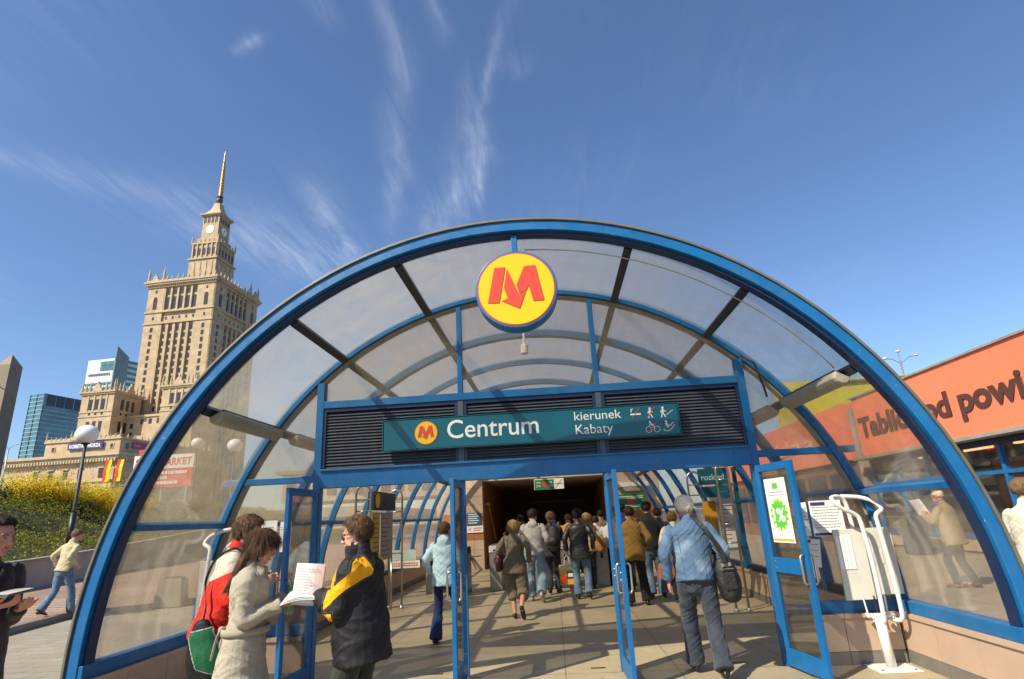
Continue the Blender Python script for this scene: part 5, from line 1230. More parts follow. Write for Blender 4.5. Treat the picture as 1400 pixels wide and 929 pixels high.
class Person:
    def __init__(P, label, x, y, yaw, h=1.75, lean=4, tilt=0, feet=None, hips=(0, 0, 0), hands=None, elbow=None, head=(0, 0), build=1.0, fem=False, voxel=.0085,
                 skin=None, twist=0, group='people walking into the hall', shoulder=.175, z=0.0, palm=None, hdir=None, curl=.5, knee_b=None, hsize=1.0):
        P.s = s = h/1.75; P.build = build; P.fem = fem; P.vox = voxel; P.skin = skin or SKIN
        P.root = thing('person', label, 'person', (x, y, z), -radians(yaw), group)
        feet = feet or {-1: (-.10, 0, 0, 0), 1: (.10, .0, 0, 0)}    # side: x, y, heel lift, ground z
        P.feet = feet; P.pel = Vector((hips[0], hips[1], (.93+hips[2])))*s
        P.T = Matrix.Rotation(radians(tilt), 4, 'Y') @ Matrix.Rotation(-radians(lean), 4, 'X') @ Matrix.Rotation(-radians(twist), 4, 'Z'); 
        P.seed = random.uniform(0, 50)
        P.sh = {}; P.el = {}; P.wr = {}; P.kn = {}; P.an = {}; P.hip = {}
        sw = shoulder*(.92 if fem else 1)*build**.5; P.sw = sw
        for sd_ in (-1, 1):
            P.sh[sd_] = P.tp((sd_*sw, -.01, .475)); P.hip[sd_] = P.pel+Vector((sd_*.092*s, 0, -.02*s))
            fx_, fy_, lift, gz = feet[sd_]; an = Vector((fx_, fy_-.02, .085+lift*.75))*s
            P.kn[sd_], P.an[sd_] = ik(P.hip[sd_], an, .44*s, .415*s, (knee_b or {}).get(sd_, (sd_*.12, 1, 0)))
            hp = (hands or {}).get(sd_, (sd_*(sw+.09), .04, .0))
            el_b = (elbow or {}).get(sd_, (sd_*.55, -1, -.3))
            tgt = P.pel+Vector(hp)*s
            P.el[sd_], P.wr[sd_] = ik(P.sh[sd_], tgt, .295*s, .262*s, el_b)
        hy, hp_ = head
        P.hc = P.tp((0, .028, .672)) 
        P.HM = Matrix.Translation(P.hc) @ Matrix.Rotation(-radians(hy), 4, 'Z') @ Matrix.Rotation(radians(hp_), 4, 'X')
        P.hs = s*1.03*(.95 if fem else 1.0)*hsize
        P.palm = palm or {}; P.hdir = hdir or {}; P.curl = curl
        P.make_body()
    def tp(P, q): return P.pel + (P.T @ Vector(q))*P.s
    def put(P, name, me, parent=None, **k): return link(name, me, parent or P.root, **k)
    def make_body(P):
        B = Blob(); s, b = P.s, P.build
        w = .94
        B.limb([P.tp(q) for q in ((0, .0, -.07), (0, 0, .05), (0, .005, .18), (0, .0, .32), (0, -.01, .43), (0, -.012, .50))],
               [(.135*s*w, .095*s*w), (.145*s*w, .10*s*w), (.120*s*w, .085*s*w), (.135*s*w, .09*s*w), (.125*s*w, .080*s*w), (.065*s, .055*s)], ref=P.T @ Vector((1, 0, 0)))
        B.limb([P.tp((0, -.015, .48)), P.tp((0, .0, .56)), P.HM @ Vector((0, -.022, -.045))], [(.062*s, .058*s), (.054*s*b, .054*s*b), (.052*s*b, .055*s*b)])
        for d in (-1, 1):
            B.limb([P.tp((d*.07, -.01, .435)), P.sh[d]+(P.T @ Vector((-d*.012, 0, -.030)))*s, (P.sh[d]*.5+P.el[d]*.5), P.el[d], P.el[d]*.6+P.wr[d]*.4, P.wr[d]], [.038*s, .040*s, .038*s, .034*s, .034*s, (.026*s, .022*s)])
            B.limb([P.hip[d]+Vector((0, 0, .03)), P.hip[d]*.5+P.kn[d]*.5, P.kn[d], P.kn[d]*.65+P.an[d]*.35, P.an[d]], [.078*s, .062*s, .048*s, .050*s, .036*s])
            fx_, fy_, lift, gz = P.feet[d]; a = P.an[d]; tip = Vector((a.x+d*.02*s, a.y+.15*s, .028*s))
            B.limb([a+Vector((0, -.03*s, -.04*s)), a*.5+tip*.5, tip], [(.034*s, .034*s), (.042*s, .032*s), (.036*s, .02*s)])
            fd = (P.wr[d]-P.el[d]).normalized(); hd = Vector(P.hdir[d]).normalized() if d in P.hdir else fd
            n = Vector(P.palm.get(d, (-d, .25, 0)))
            hand_blob(B, P.wr[d], hd, n, d, s*(.9 if P.fem else 1.0), P.curl if not isinstance(P.curl, dict) else P.curl[d])
        head_blob(B, P.HM, P.hs, P.fem)
        P.body = P.put('body', B.fuse('body', P.vox*.62 if P.vox < .008 else P.vox*.8, 1, mats=[P.skin]))
    def eyes(P, iris=(.06, .035, .02)):
        for sx in (-1, 1):
            m = MB(); c = P.HM @ Vector((sx*.031*P.hs, .0725*P.hs, .004*P.hs))
            rp_ = [(.0115*P.hs*sin(a), -.0115*P.hs*cos(a)) for a in np.linspace(.05, pi-.05, 9)]
            e = P.put('eye', MB().lathe(rp_, (0, 0, 0), 12).mesh('eye', surf('eye_white', (.30, .25, .22), .6, .03, 20, bmp=0), True)); e.location = c
            p = P.put('iris', MB().lathe([(.001, -.001), (.0052*P.hs, 0), (.0045*P.hs, .0015), (.001, .002)], (0, 0, 0), 10).mesh('iris', surf('iris', iris, .2, .1, 20, bmp=0), True), e)
            p.matrix_local = P.HM.to_3x3().to_4x4() @ Matrix.Translation((0, .0108*P.hs, 0)) @ Matrix.Rotation(-pi/2, 4, 'X')
            # brow
            q = [P.HM @ (Vector((sx*x, y, z))*P.hs) for x, y, z in ((.014, .090, .021), (.030, .086, .026), (.046, .074, .020))]
            P.put('eyebrow', MB().tube(q, [.003, .0035, .002], 6).mesh('eyebrow', surf('brow_hair', (.035, .022, .014), .8, .2, 20, bmp=0), True))
        lip = MB().tube([P.HM @ (Vector(q)*P.hs) for q in ((-.021, .082, -.064), (-.009, .0905, -.0615), (0, .0915, -.0625), (.009, .0905, -.0615), (.021, .082, -.064))], [.002, .0042, .0045, .0042, .002], 6)
        P.put('lips', lip.mesh('lips', surf('lip_skin', (.34, .13, .10), .5, .08, 20, bmp=0), True))
    # ---- garments
    def folds(P, amp=.006, cz=7.0, cxy=4.0, extra=None):
        sd0 = P.seed
        def f(co):
            a = (vnoise(co*[cxy, cxy, cz*1.7], 1.0, sd0)-.5)*1.5
            b_ = (vnoise(co*[cxy*2.6, cxy*2.6, cz*2.6], 1.0, sd0+3)-.5)*.5
            q = co[:, 2]*1.0+co[:, 0]*.7+co[:, 1]*.5; q2 = co[:, 2]-co[:, 0]*.8-co[:, 1]*.3
            w1 = vnoise(co*5, 1.0, sd0+20)
            r1 = (1-np.abs(2*vnoise(np.stack([co[:, 0]*3.5+q*2, co[:, 1]*3.5, q*15], 1), 1.0, sd0+9)-1))**3
            r2 = (1-np.abs(2*vnoise(np.stack([co[:, 0]*4, co[:, 1]*4+q2*2, q2*21], 1), 1.0, sd0+15)-1))**3
            d = amp*(a+b_+1.5*r1*w1+1.0*r2*(1-w1)-.5)
            return d
        return f
    def top(P, name, mat, hem=-.10, bulk=1.0, sleeve=(.059, .053, .047, .042), hemw=(.185, .135), waist=None, collar=.035, hood=False, amp=.006, skirt=None, sleeve_to=1.0, vox=None, attrs=None, shoulders=1.0, smooth=2, open_neck=False, back=0.0):
        B = Blob(); s, b = P.s, P.build*bulk; X = P.T @ Vector((1, 0, 0))
        wa = waist or (hemw[0]*.93, hemw[1]*.93); sw = P.sw
        pts = [(0, -.01, hem), (0, -.004, max(hem+.06, .02)), (0, -.004, .17), (0, -.008-back, .32), (0, -.018-back, .43), (0, -.014, .492), (0, -.004, .53)]
        rad = [(hemw[0]*s*b, hemw[1]*s*b), (hemw[0]*.99*s*b, hemw[1]*.98*s*b), (wa[0]*s*b, wa[1]*s*b), ((sw+.012)*s*b, .132*s*b), ((sw+.002)*s*b, .122*s*b), (sw*.70*s*b, .088*s*b), (.066*s, .066*s)]
        if skirt:
            zb, rw_, rd_ = skirt; hp = P.tp((0, -.005, -.03))
            B.limb([(hp.x*.9, hp.y, zb*s), (hp.x, hp.y, (zb*.5+.45)*s), P.tp((0, -.005, .02)), P.tp((0, 0, .12))], [(rw_*s*b, rd_*s*b), ((rw_*.5+hemw[0]*.5)*s*b, (rd_*.5+hemw[1]*.5)*s*b), (hemw[0]*s*b, hemw[1]*s*b), (wa[0]*s*b, wa[1]*s*b)], flat='a', seg=22)
        B.limb([P.tp(q) for q in pts], rad, ref=X, seg=22, sub=4, flat='a')
        for d in (-1, 1):
            w = P.el[d]+(P.wr[d]-P.el[d])*(.97*sleeve_to)
            B.limb([P.tp((d*.085, -.012, .440)), P.sh[d]+(P.T @ Vector((d*.0, 0, -.026)))*s, P.sh[d]*.5+P.el[d]*.5, P.el[d], P.el[d]*.5+w*.5, w], [.064*s*b*shoulders, (sleeve[0]+.001)*s*b*shoulders, sleeve[0]*.97*s*b, sleeve[1]*s*b, sleeve[2]*s*b, sleeve[3]*s*b], flat='z')
        if collar: 
            B.limb([P.tp((0, -.022, .495)), P.tp((0, -.016, .525+collar)), P.tp((0, -.014, .53+collar))], [(.082*s, .082*s), (.068*s, .070*s), (.066*s, .068*s)])
        if hood:
            B.ell(P.tp((0, -.105, .478)), (.105*s, .058*s, .085*s)); B.ell(P.tp((0, -.07, .535)), (.095*s, .055*s, .045*s)); B.ell(P.tp((0, -.115, .41)), (.06*s, .03*s, .05*s))
        me = B.fuse(name, vox or P.vox*1.15, smooth, P.folds(amp), [mat] if not isinstance(mat, list) else mat, attrs)
        return P.put(name, me)
    def trousers(P, mat, r=(.105, .085, .072, .072, .074), to=.93, amp=.006, name='trousers', hips=(.160, .122)):
        B = Blob(); s, b = P.s, P.build
        B.limb([P.tp((0, -.005, -.10)), P.tp((0, -.008, -.03)), P.tp((0, 0, .06)), P.tp((0, 0, .12))], [(.135*s*b, .10*s*b), (hips[0]*s*b, hips[1]*s*b), (hips[0]*.96*s*b, hips[1]*.92*s*b), (.145*s*b, .105*s*b)])
        for d in (-1, 1):
            e = P.kn[d]+(P.an[d]-P.kn[d])*to
            B.limb([P.hip[d]+Vector((0, 0, -.0)), P.hip[d]*.55+P.kn[d]*.45, P.kn[d], P.kn[d]*.5+e*.5, e], [v*s*b for v in r], flat='z')
        me = B.fuse(name, P.vox*1.15, 2, P.folds(amp, 9), [mat]); return P.put(name, me)
    def shoes(P, mat, heel=.02, sole=None):
        s = P.s
        for d in (-1, 1):
            fx_, fy_, lift, gz = P.feet[d]; a = P.an[d]; toe = Vector((a.x+d*.025*s, a.y+(.175-.35*lift)*s, .030*s)); hl = Vector((a.x, a.y-.055*s, a.z-.045*s)); B = Blob()
            up = Vector((0, 0, .02*s)); mid = hl*.45+toe*.55+up
            B.limb([hl+Vector((0, .0, .015*s)), a+Vector((0, .02*s, -.035*s)), mid, toe], [(.036*s, .040*s), (.040*s, .045*s), (.046*s, .030*s), (.040*s, .022*s)], sub=4)
            o = P.put('shoe', B.fuse('shoe', .009*s, 1, mats=[mat]))
            if sole:
                q = Blob(); q.limb([hl-Vector((0, 0, .02*s)), mid-up*2.2, toe-Vector((0, 0, .016*s))], [(.036*s, .012*s), (.045*s, .012*s), (.040*s, .010*s)], sub=4); P.put('sole', q.fuse('sole', .009*s, 1, mats=[sole]), o)
    def hair(P, mat, style='short', n=None, length=.045, vol=1.0, front=.30, bald=False):
        """fused hair cap plus thousands of fine strands"""
        s = P.hs; rng = np.random.RandomState(int(P.seed*100)); cen = np.array((0, -.016, .036)); R3 = np.array((.077, .098, .087))*(1+.06*(vol-1))
        dirs = rng.normal(size=(9000, 3)); dirs /= np.linalg.norm(dirs, axis=1)[:, None]
        x, y, z = dirs.T
        lowb = -.62 if style != 'long' else -.75
        keep = ((y < front) | (z > .50+.35*(y-front))) & (z > lowb-.1*np.abs(x)) & ~((z < .12) & (y > .12)) & ~((np.abs(x) > .72) & (z < -.10) & (y > -.25) & (style == 'short'))
        if bald: keep &= (z < .30) & (y < .1)
        if style == 'short': keep &= ~((z < -.35) & (y > -.35))
        dirs = dirs[keep]
        B = Blob()
        for d in dirs[:420]:
            p = cen+d*R3*(1.0 if style != 'bald' else .98); rr = (.010+.008*vol)*(.6+.8*rng.rand()); B.ell(tuple(p), (rr*1.1, rr*1.1, rr*.85), nu=7, nv=5)
        if style == 'long':
            for k in range(46):
                a = rng.uniform(-1.25, 1.25); p0 = Vector((sin(a)*.080, -.03-.075*cos(a)*.9, .02)); L = length*(.8+.35*rng.rand())
                B.limb([p0, p0+Vector((sin(a)*.012, -.012, -.09)), p0+Vector((sin(a)*.018+rng.normal()*.012, -.018+.01*rng.rand(), -L*.6)), p0+Vector((sin(a)*.010+rng.normal()*.02, -.012+rng.normal()*.012, -L))], [.020, .020, .017, .006], sub=3, seg=6)
        if style == 'bob':
            for k in range(40):
                a = rng.uniform(-1.75, 1.75); p0 = Vector((sin(a)*.082, -.014-.088*cos(a)*.95, .03)); B.limb([p0, p0+Vector((sin(a)*.012, -.01*cos(a), -.05)), p0+Vector((sin(a)*.004, .002, -length*(.8+.3*rng.rand())))], [.020, .021, .010], sub=3, seg=6)
        M4 = P.HM @ Matrix.Scale(s, 4)
        cap = P.put('hair', B.xf(M4).fuse('hair', .0060*s if P.vox < .008 else .009*s, 1, (lambda c: (vnoise(c*[60, 60, 25], 1., 2)-.5)*.009), mats=[mat]))
        n = n or (5200 if P.vox < .008 else 1400)
        d = dirs[rng.randint(0, len(dirs), n)]; root = cen+d*R3*1.0
        crown = np.array((0.15, -.45, .88)); crown /= np.linalg.norm(crown)
        flow = d-crown*1.0; flow -= d*(flow*d).sum(1)[:, None]; flow /= (np.linalg.norm(flow, axis=1)[:, None]+1e-6)
        flow[:, 2] -= .25; flow += rng.normal(size=flow.shape)*(.30 if style == 'short' else .14)
        clump = vnoise(d*6+P.seed, 1, 2)-.5; flow += (clump[:, None])*np.array([1.2, .8, .5])
        L = (length if style in ('short',) else min(length, .12))*rng.uniform(.6, 1.2, n)
        if bald: L *= .5
        wdt = .0017 if P.vox < .008 else .0026
        segs = 4; V = np.zeros((n, segs, 2, 3)); p = root+d*.008*vol; up = d.copy(); side = np.cross(flow, up); side /= (np.linalg.norm(side, axis=1)[:, None]+1e-6)
        for k in range(segs):
            V[:, k, 0] = p-side*wdt*(1.05-k/segs); V[:, k, 1] = p+side*wdt*(1.05-k/segs)
            step = flow*(L/segs)[:, None]*.9+up*(.5-.28*k)*(L/segs)[:, None]*(vol*.8)
            if style != 'short': step[:, 2] -= (k*.3)*(L/segs)
            p = p+step; q = (p-cen)/R3; r = np.linalg.norm(q, axis=1); fix = r < 1.03; p[fix] = (cen+(q/r[:, None])*R3*1.04)[fix]
        V = V.reshape(-1, 3); Mn = np.array(M4); V = V @ Mn[:3, :3].T + Mn[:3, 3]
        base = (np.arange(n)*segs*2)[:, None, None]; quad = np.array([[0, 1, 3, 2], [2, 3, 5, 4], [4, 5, 7, 6]])[None]
        F = (base+quad).reshape(-1, 4)
        me = bpy.data.meshes.new('strands'); me.vertices.add(len(V)); me.vertices.foreach_set('co', V.astype(np.float32).ravel())
        me.loops.add(F.size); me.loops.foreach_set('vertex_index', F.astype(np.int32).ravel()); me.polygons.add(len(F)); me.polygons.foreach_set('loop_start', np.arange(0, F.size, 4, dtype=np.int32))
        me.materials.append(mat); me.update(calc_edges=True); link('strands', me, cap, kind='stuff')
        return cap
def hair_mat(name, c, var=.35):
    m, nt, b = new_mat(name); v = coords(nt, scale=(1, 1, .35))
    n1 = noise_tex(nt, v, 90, 4, .7); cc = ramp(nt, n1, [(.3, tuple(x*(1-var) for x in c)), (.7, tuple(min(1, x*(1+var)) for x in c))])
    nt.links.new(cc, b.inputs['Base Color']); b.inputs['Roughness'].default_value = .62; b.inputs['Specular IOR Level'].default_value = .18
    bump(nt, b, noise_tex(nt, coords(nt, scale=(1, 1, .2)), 160, 3, .6), .6, .004); return m
HB = hair_mat('brown_hair', (.10, .055, .028), .5); HDB = hair_mat('dark_brown_hair', (.028, .016, .011)); HBLK = hair_mat('black_hair', (.010, .009, .009)); HBLO = hair_mat('blond_hair', (.36, .23, .09)); HGR = hair_mat('grey_hair', (.82, .66, .50), .10); HLB = hair_mat('light_brown_hair', (.15, .09, .045)); HCH = hair_mat('chestnut_hair', (.070, .034, .018), .5)
def strap(name, pts, w, mat, parent, th=.004, ref=None):
    """flat strap following a path"""
    C = catmull(pts, 6); m = MB(); n = len(C); v = []
    for i, p in enumerate(C):
        t = (C[min(i+1, n-1)]-C[max(i-1, 0)]).normalized(); r = Vector(ref) if ref else Vector((0, 0, 1)); a = t.cross(r); a = a.normalized() if a.length > .05 else t.orthogonal().normalized(); u = a.cross(t)
        v += [p-a*th/2-u*w/2, p+a*th/2-u*w/2, p+a*th/2+u*w/2, p-a*th/2+u*w/2]
    f = [(i*4+k, i*4+(k+1) % 4, (i+1)*4+(k+1) % 4, (i+1)*4+k) for i in range(n-1) for k in range(4)]+[(3,2,1,0), (n*4-4, n*4-3, n*4-2, n*4-1)]
    return m.add(v, f).build(name, mat, parent)
# ------------------------------------------------------------------ the people in the photo
DENIM = cloth('light_denim', (.15, .245, .38), .85, .22, fade=(.30, .42, .55), fade_amt=.65, scale=14)
JEANS = cloth('blue_jeans', (.085, .15, .24), .85, .22, fade=(.22, .32, .42), fade_amt=.7, scale=10)
JEANS_L = cloth('pale_jeans', (.15, .235, .32), .85, .22, fade=(.36, .44, .50), fade_amt=.75, scale=10)
JEANS_D = cloth('dark_denim', (.032, .040, .056), .85, .25, fade=(.075, .085, .105), fade_amt=.5, scale=12)
NAVYT = cloth('navy_trousers', (.018, .035, .105), .85, .2, scale=10)
BLACKC = cloth('black_cloth', (.016, .015, .017), .85, .25, scale=12); CHAR = cloth('charcoal_cloth', (.034, .030, .031), .85, .2, scale=12)
TRENCH = cloth('trench_cotton', (.40, .355, .265), .8, .10, fade=(.30, .27, .20), fade_amt=.4, scale=12)
GREYH = cloth('grey_marl', (.40, .38, .36), .95, .10, scale=18); BROWNS = cloth('grey_brown_suiting', (.165, .135, .095), .9, .12, scale=16)
SUEDE = cloth('ochre_suede', (.235, .135, .030), .95, .2, fade=(.13, .07, .02), fade_amt=.5, scale=12); LEATHJ = cloth('black_leather', (.020, .017, .016), .36, .3, scale=10, spec=.6, sheen=0)
CREAM = cloth('cream_cotton', (.62, .56, .38), .85, .08, scale=12); BEIGE = cloth('beige_shirt', (.50, .43, .26), .85, .10, scale=10); CYAN = cloth('ice_blue_shell', (.47, .66, .74), .6, .08, scale=10)
MUST = cloth('mustard_knit', (.44, .22, .035), .9, .12, scale=10); PINKT = cloth('peach_blouse', (.62, .42, .33), .85, .08, scale=10); OLIVEJ = cloth('pale_khaki_jacket', (.42, .36, .24), .85, .1, scale=10)
LGREY = cloth('pale_grey_shirt', (.48, .50, .48), .85, .08, scale=10); NAVYJ = cloth('navy_jumper', (.022, .035, .13), .9, .15, scale=10); TWEED = cloth('tan_jacket', (.34, .25, .13), .9, .12, scale=14)
BAGB = cloth('black_bag_nylon', (.011, .010, .010), .5, .25, scale=14, spec=.5, sheen=0); TANL = cloth('tan_leather', (.36, .16, .05), .45, .18, scale=14, spec=.5, sheen=0); ORL = cloth('orange_leather', (.42, .11, .03), .45, .15, scale=12, spec=.5, sheen=0)
BROL = cloth('oxblood_leather', (.075, .022, .014), .4, .2, scale=14, spec=.5, sheen=0); OLIVET = cloth('olive_trousers', (.075, .07, .045), .9, .15, scale=10)
REDJ = two_tone('red_cream_shell', [(.58, .52, .40), (.62, .025, .012)], ['red'], .7); BYJ = two_tone('black_yellow_shell', [(.016, .015, .017), (.92, .40, .006), (.10, .095, .09)], ['yellow', 'seam'], .6)
DENJ = two_tone('denim_jacket_seamed', [(.080, .140, .225), (.18, .265, .355), (.030, .05, .09)], ['fade', 'seam'], .85, 16)
def walkfeet(front=1, st=.30, lift=.55, w=.07): return {front: (front*w, st, 0, 0), -front: (-front*w, -st*.85, lift*.28, 0)}
GQ = 'people queueing at the ticket gates'

# A man at the left edge, reading a leaflet
p = Person('dark-haired man in a black coat cut by the left photo edge, holding a folded newspaper', -3.83, 3.86, 104, 1.83, lean=3, feet={-1: (-.10, 0, 0, 0), 1: (.11, .05, 0, 0)}, hands={1: (.10, .33, .27), -1: (-.06, .30, .24)},
           elbow={1: (.5, -1, -.6), -1: (-.5, -1, -.6)}, head=(-14, -8), voxel=.0075, skin=SKIN_R, group='people standing in front of the hall', palm={1: (-.3, .2, 1), -1: (.3, .1, 1)}, hdir={1: (-.45, 1, .15), -1: (.3, 1, .1)}, curl={1: .95, -1: .7})
p.eyes(); p.top('coat', CHAR, hem=-.16, bulk=1.022, hemw=(.20, .15), skirt=(.50, .24, .17), collar=.03, amp=.007); p.trousers(BLACKC, hips=(.14, .10), r=(.09, .085, .07, .07, .075)); p.shoes(SHOE_M); p.hair(HDB, 'short', length=.030, front=.34)
B = Blob(); B.limb([p.tp((-.07, .085, .50)), p.tp((-.04, .12, .43)), p.tp((-.01, .135, .34))], [(.03, .010), (.035, .010), (.012, .008)], ref=(1, 0, 0)); B.limb([p.tp((.07, .085, .50)), p.tp((.04, .12, .43)), p.tp((.01, .135, .34))], [(.03, .010), (.035, .010), (.012, .008)], ref=(1, 0, 0))
p.put('lapels', B.fuse('lapels', .006, 1, mats=[BLACKC]))
def sheets(name, label, cat, M, w, h, n, mat, lines=0, bend=.02, linemat=INK, group=None):
    t = thing(name, label, cat, M.to_translation()); t.matrix_world = M
    for i in range(n):
        m = MB(); v = []; nn = 8
        for k in range(nn+1):
            u = k/nn; x = (u-.5)*w; z = bend*sin(u*pi)*(1+.3*i)+i*.0022+.004*i*u
            v += [(x, -h/2+.004*i, z), (x, h/2+.003*i, z)]
        v += [(x_, y_, z_-.0008) for x_, y_, z_ in v]; L = 2*(nn+1)
        f = [(2*k, 2*k+2, 2*k+3, 2*k+1) for k in range(nn)]+[(L+2*k, L+2*k+1, L+2*k+3, L+2*k+2) for k in range(nn)]
        f += [(2*k, L+2*k, L+2*k+2, 2*k+2) for k in range(nn)]+[(2*k+1, 2*k+3, L+2*k+3, L+2*k+1) for k in range(nn)]+[(0, 1, L+1, L), (2*nn, L+2*nn, L+2*nn+1, 2*nn+1)]
        m.add(v, f).build('sheet', mat, t)
    if lines:
        m = MB()
        for sgn, zz in ((1, n*.0022+.003), (-1, -.003)):
            for k in range(lines):
                y = h*.40-k*h*.8/lines; wv = random.uniform(.45, .85)*w
                for q in range(6):
                    u0, u1 = .08+q*(wv/w)/6, .08+(q+.8)*(wv/w)/6; zz0 = bend*sin(u0*pi)*(1+.3*(n-1 if sgn > 0 else 0))+zz+(.004*(n-1)*u0 if sgn > 0 else 0); zz1 = bend*sin(u1*pi)*(1+.3*(n-1 if sgn > 0 else 0))+zz+(.004*(n-1)*u1 if sgn > 0 else 0)
                    m.add([((u0-.5)*w, y, zz0), ((u1-.5)*w, y, zz1), ((u1-.5)*w, y+.0035, zz1), ((u0-.5)*w, y+.0035, zz0)], [(0, 1, 2, 3)])
        m.build('print', linemat, t, kind='stuff')
    return t
def place(origin, xdir, ydir):
    x = Vector(xdir).normalized(); y = Vector(ydir); y = (y-x*y.dot(x)).normalized(); z = x.cross(y); m = Matrix((x, y, z)).transposed().to_4x4(); m.translation = Vector(origin); return m
def wr(P, d, f=.07):   # world position of the palm centre
    q = P.wr[d]; dd = Vector(P.hdir.get(d, P.wr[d]-P.el[d])).normalized(); q = q+dd*f*P.s
    return (Matrix.Translation(P.root.location) @ Matrix.Rotation(P.root.rotation_euler[2], 4, 'Z')) @ q
hA = wr(p, 1, .08)
sheets('newspaper', 'folded newspaper held at the left photo edge by the man in black', 'newspaper', place(hA+Vector((-.09, -.02, .040)), (1, .05, .13), (.05, 1, .10)), .32, .20, 3, surf('newsprint', (.40, .385, .35), .8, .12, 14, bmp=.05), 9, .012)

# B walker on the raised pavement
p = Person('fair-haired man in a beige shirt and jeans striding head down along the brick pavement', -10.9, 12.9, 14, 1.78, lean=10, tilt=2, feet={-1: (-.10, -.26, .06, 0), 1: (.09, .24, 0, 0)}, hands={-1: (-.235, .02, .03), 1: (.215, .10, .06)}, elbow={-1: (-.25, -1, 0), 1: (.25, -1, 0)}, head=(14, -28), z=.12, group='people outside on the left')
p.top('shirt', BEIGE, hem=-.07, bulk=1.011, amp=.010); p.trousers(JEANS, r=(.105, .088, .070, .075, .085), to=1.02, amp=.008); p.shoes(LEATHER); p.hair(HLB, 'short', length=.04)

# C man in the red and cream jacket with sling bag
p = Person('brown-haired man in a red and cream jacket leaning in behind the trench coat woman', -2.74, 4.86, 66, 1.79, lean=13, feet={-1: (-.13, .10, 0, 0), 1: (.12, -.06, 0, 0)}, hands={1: (.10, .30, .26), -1: (-.08, .33, .26)}, head=(12, -14), voxel=.0078, group='people standing in front of the hall', curl=.8)
p.eyes()
p.top('jacket', REDJ, hem=-.13, bulk=1.055, hemw=(.20, .155), amp=.011, collar=.045, sleeve=(.070, .064, .058, .048), attrs={'red': lambda c: np.maximum(1.295-c[:, 2]+.05*np.sin(c[:, 1]*9), np.where((np.abs(c[:, 0]) < .11), c[:, 2]-1.505, -1.))})
p.trousers(OLIVET, r=(.11, .09, .075, .08, .088), to=1.0); p.shoes(SHOE_M); p.hair(HB, 'short', length=.055, vol=1.4)
P_c = p
def inworld(P, q): return (Matrix.Translation(P.root.location) @ Matrix.Rotation(P.root.rotation_euler[2], 4, 'Z')) @ Vector(q)
bagroot = thing('sling_bag', 'green and black sling bag with white piping hanging behind the red jacket', 'bag', inworld(P_c, (.29, -.05, .80)), 0)
B = Blob(); B.limb([(0, 0, -.20), (0, 0, -.06), (0, 0, .10), (0, 0, .20)], [(.135, .065), (.150, .075), (.120, .060), (.070, .04)], ref=(1, 0, -.1))
GB = two_tone('green_black_nylon', [(.012, .012, .014), (.010, .115, .045), (.55, .55, .50)], ['green', 'pipe'], .55)
gshape = lambda c: np.minimum(.105-np.abs(c[:, 0]-.03+.25*(c[:, 2])), np.minimum(c[:, 2]+.14+.5*(c[:, 0]), .16-c[:, 2]))
b_ = link('pouch', B.fuse('pouch', .008, 2, lambda c: (vnoise(c*14, 1., 3)-.5)*.012, [GB], {'green': gshape, 'pipe': lambda c: .0035-np.abs(gshape(c))}), bagroot)
bagroot.rotation_euler = (0, radians(-10), radians(8)); bagroot.scale = (.86, .86, .92)
wl0 = lambda q: tuple(bagroot.matrix_basis.inverted() @ inworld(P_c, q))
strap('strap', [(0, 0, .19)]+[wl0(P_c.tp(q)) for q in ((.20, -.10, .12), (.16, -.155, .26), (.135, -.16, .36), (.11, -.135, .46), (.095, -.02, .545), (.09, .12, .44))], .022, BAGB, bagroot, .006)

TRN = two_tone('trench_seamed', [(.41, .365, .275), (.24, .21, .155)], ['seam'], .8, 12)
def tseam(c):
    x, y, z = c[:, 0], c[:, 1], c[:, 2]
    pk = np.where((x > .08) & (y > -.09) & (y < .10), np.minimum(np.abs(z-.83+.45*y), np.abs(z-.865+.45*y)), 1.)
    yoke = np.where((np.abs(x) < .17) & (y < .0), np.abs(z-1.235+.12*np.abs(x)), 1.); back = np.where((y < 0) & (z < .95), np.abs(x), 1.); side = np.where((z < .93) & (x > .1), np.abs(y+.02), 1.)
    return .0028-np.minimum(np.minimum(pk, yoke), np.minimum(back, side))
# D woman in the trench coat
p = Person('woman with long brown hair in a belted beige trench coat reading the papers', -2.22, 4.30, 76, 1.655, lean=5, fem=True, feet={-1: (-.10, .08, 0, 0), 1: (.09, -.04, 0, 0)}, hands={1: (.12, .27, .26), -1: (-.09, .25, .29)}, elbow={1: (.35, -1, -.9), -1: (-.4, -1, -.6)},
           head=(4, -22), voxel=.0078, group='people standing in front of the hall', palm={1: (-.5, .0, .9), -1: (.6, 0, .8)}, hdir={1: (-.12, 1, .12), -1: (.4, 1, .2)}, curl={1: .35, -1: .9})
p.eyes(); p.top('trench_coat', TRN, hem=-.10, bulk=1.055, hemw=(.185, .145), waist=(.150, .120), skirt=(.42, .255, .215), collar=.028, amp=.013, sleeve=(.066, .062, .056, .052), attrs={'seam': tseam})
p.trousers(CHAR, hips=(.125, .09), r=(.078, .075, .068, .06, .06)); p.shoes(SHOE_M, heel=.05); p.hair(HCH, 'long', length=.36, vol=1.15, n=5200)
P_w = p
m = MB(); v = []; n_ = 40; zc = P_w.tp((0, 0, .10)).z
for i in range(n_):
    a = 2*pi*i/n_; cx_, cy_ = P_w.tp((0, -.002, .10)).x, P_w.tp((0, -.002, .10)).y
    for rr, dz in ((1, -.022), (1, .022), (1.05, .022), (1.05, -.022)): v.append((cx_+cos(a)*.182*rr, cy_+sin(a)*.150*rr, zc+dz))
f = [(i*4+k, i*4+(k+1) % 4, ((i+1) % n_)*4+(k+1) % 4, ((i+1) % n_)*4+k) for i in range(n_) for k in range(4)]
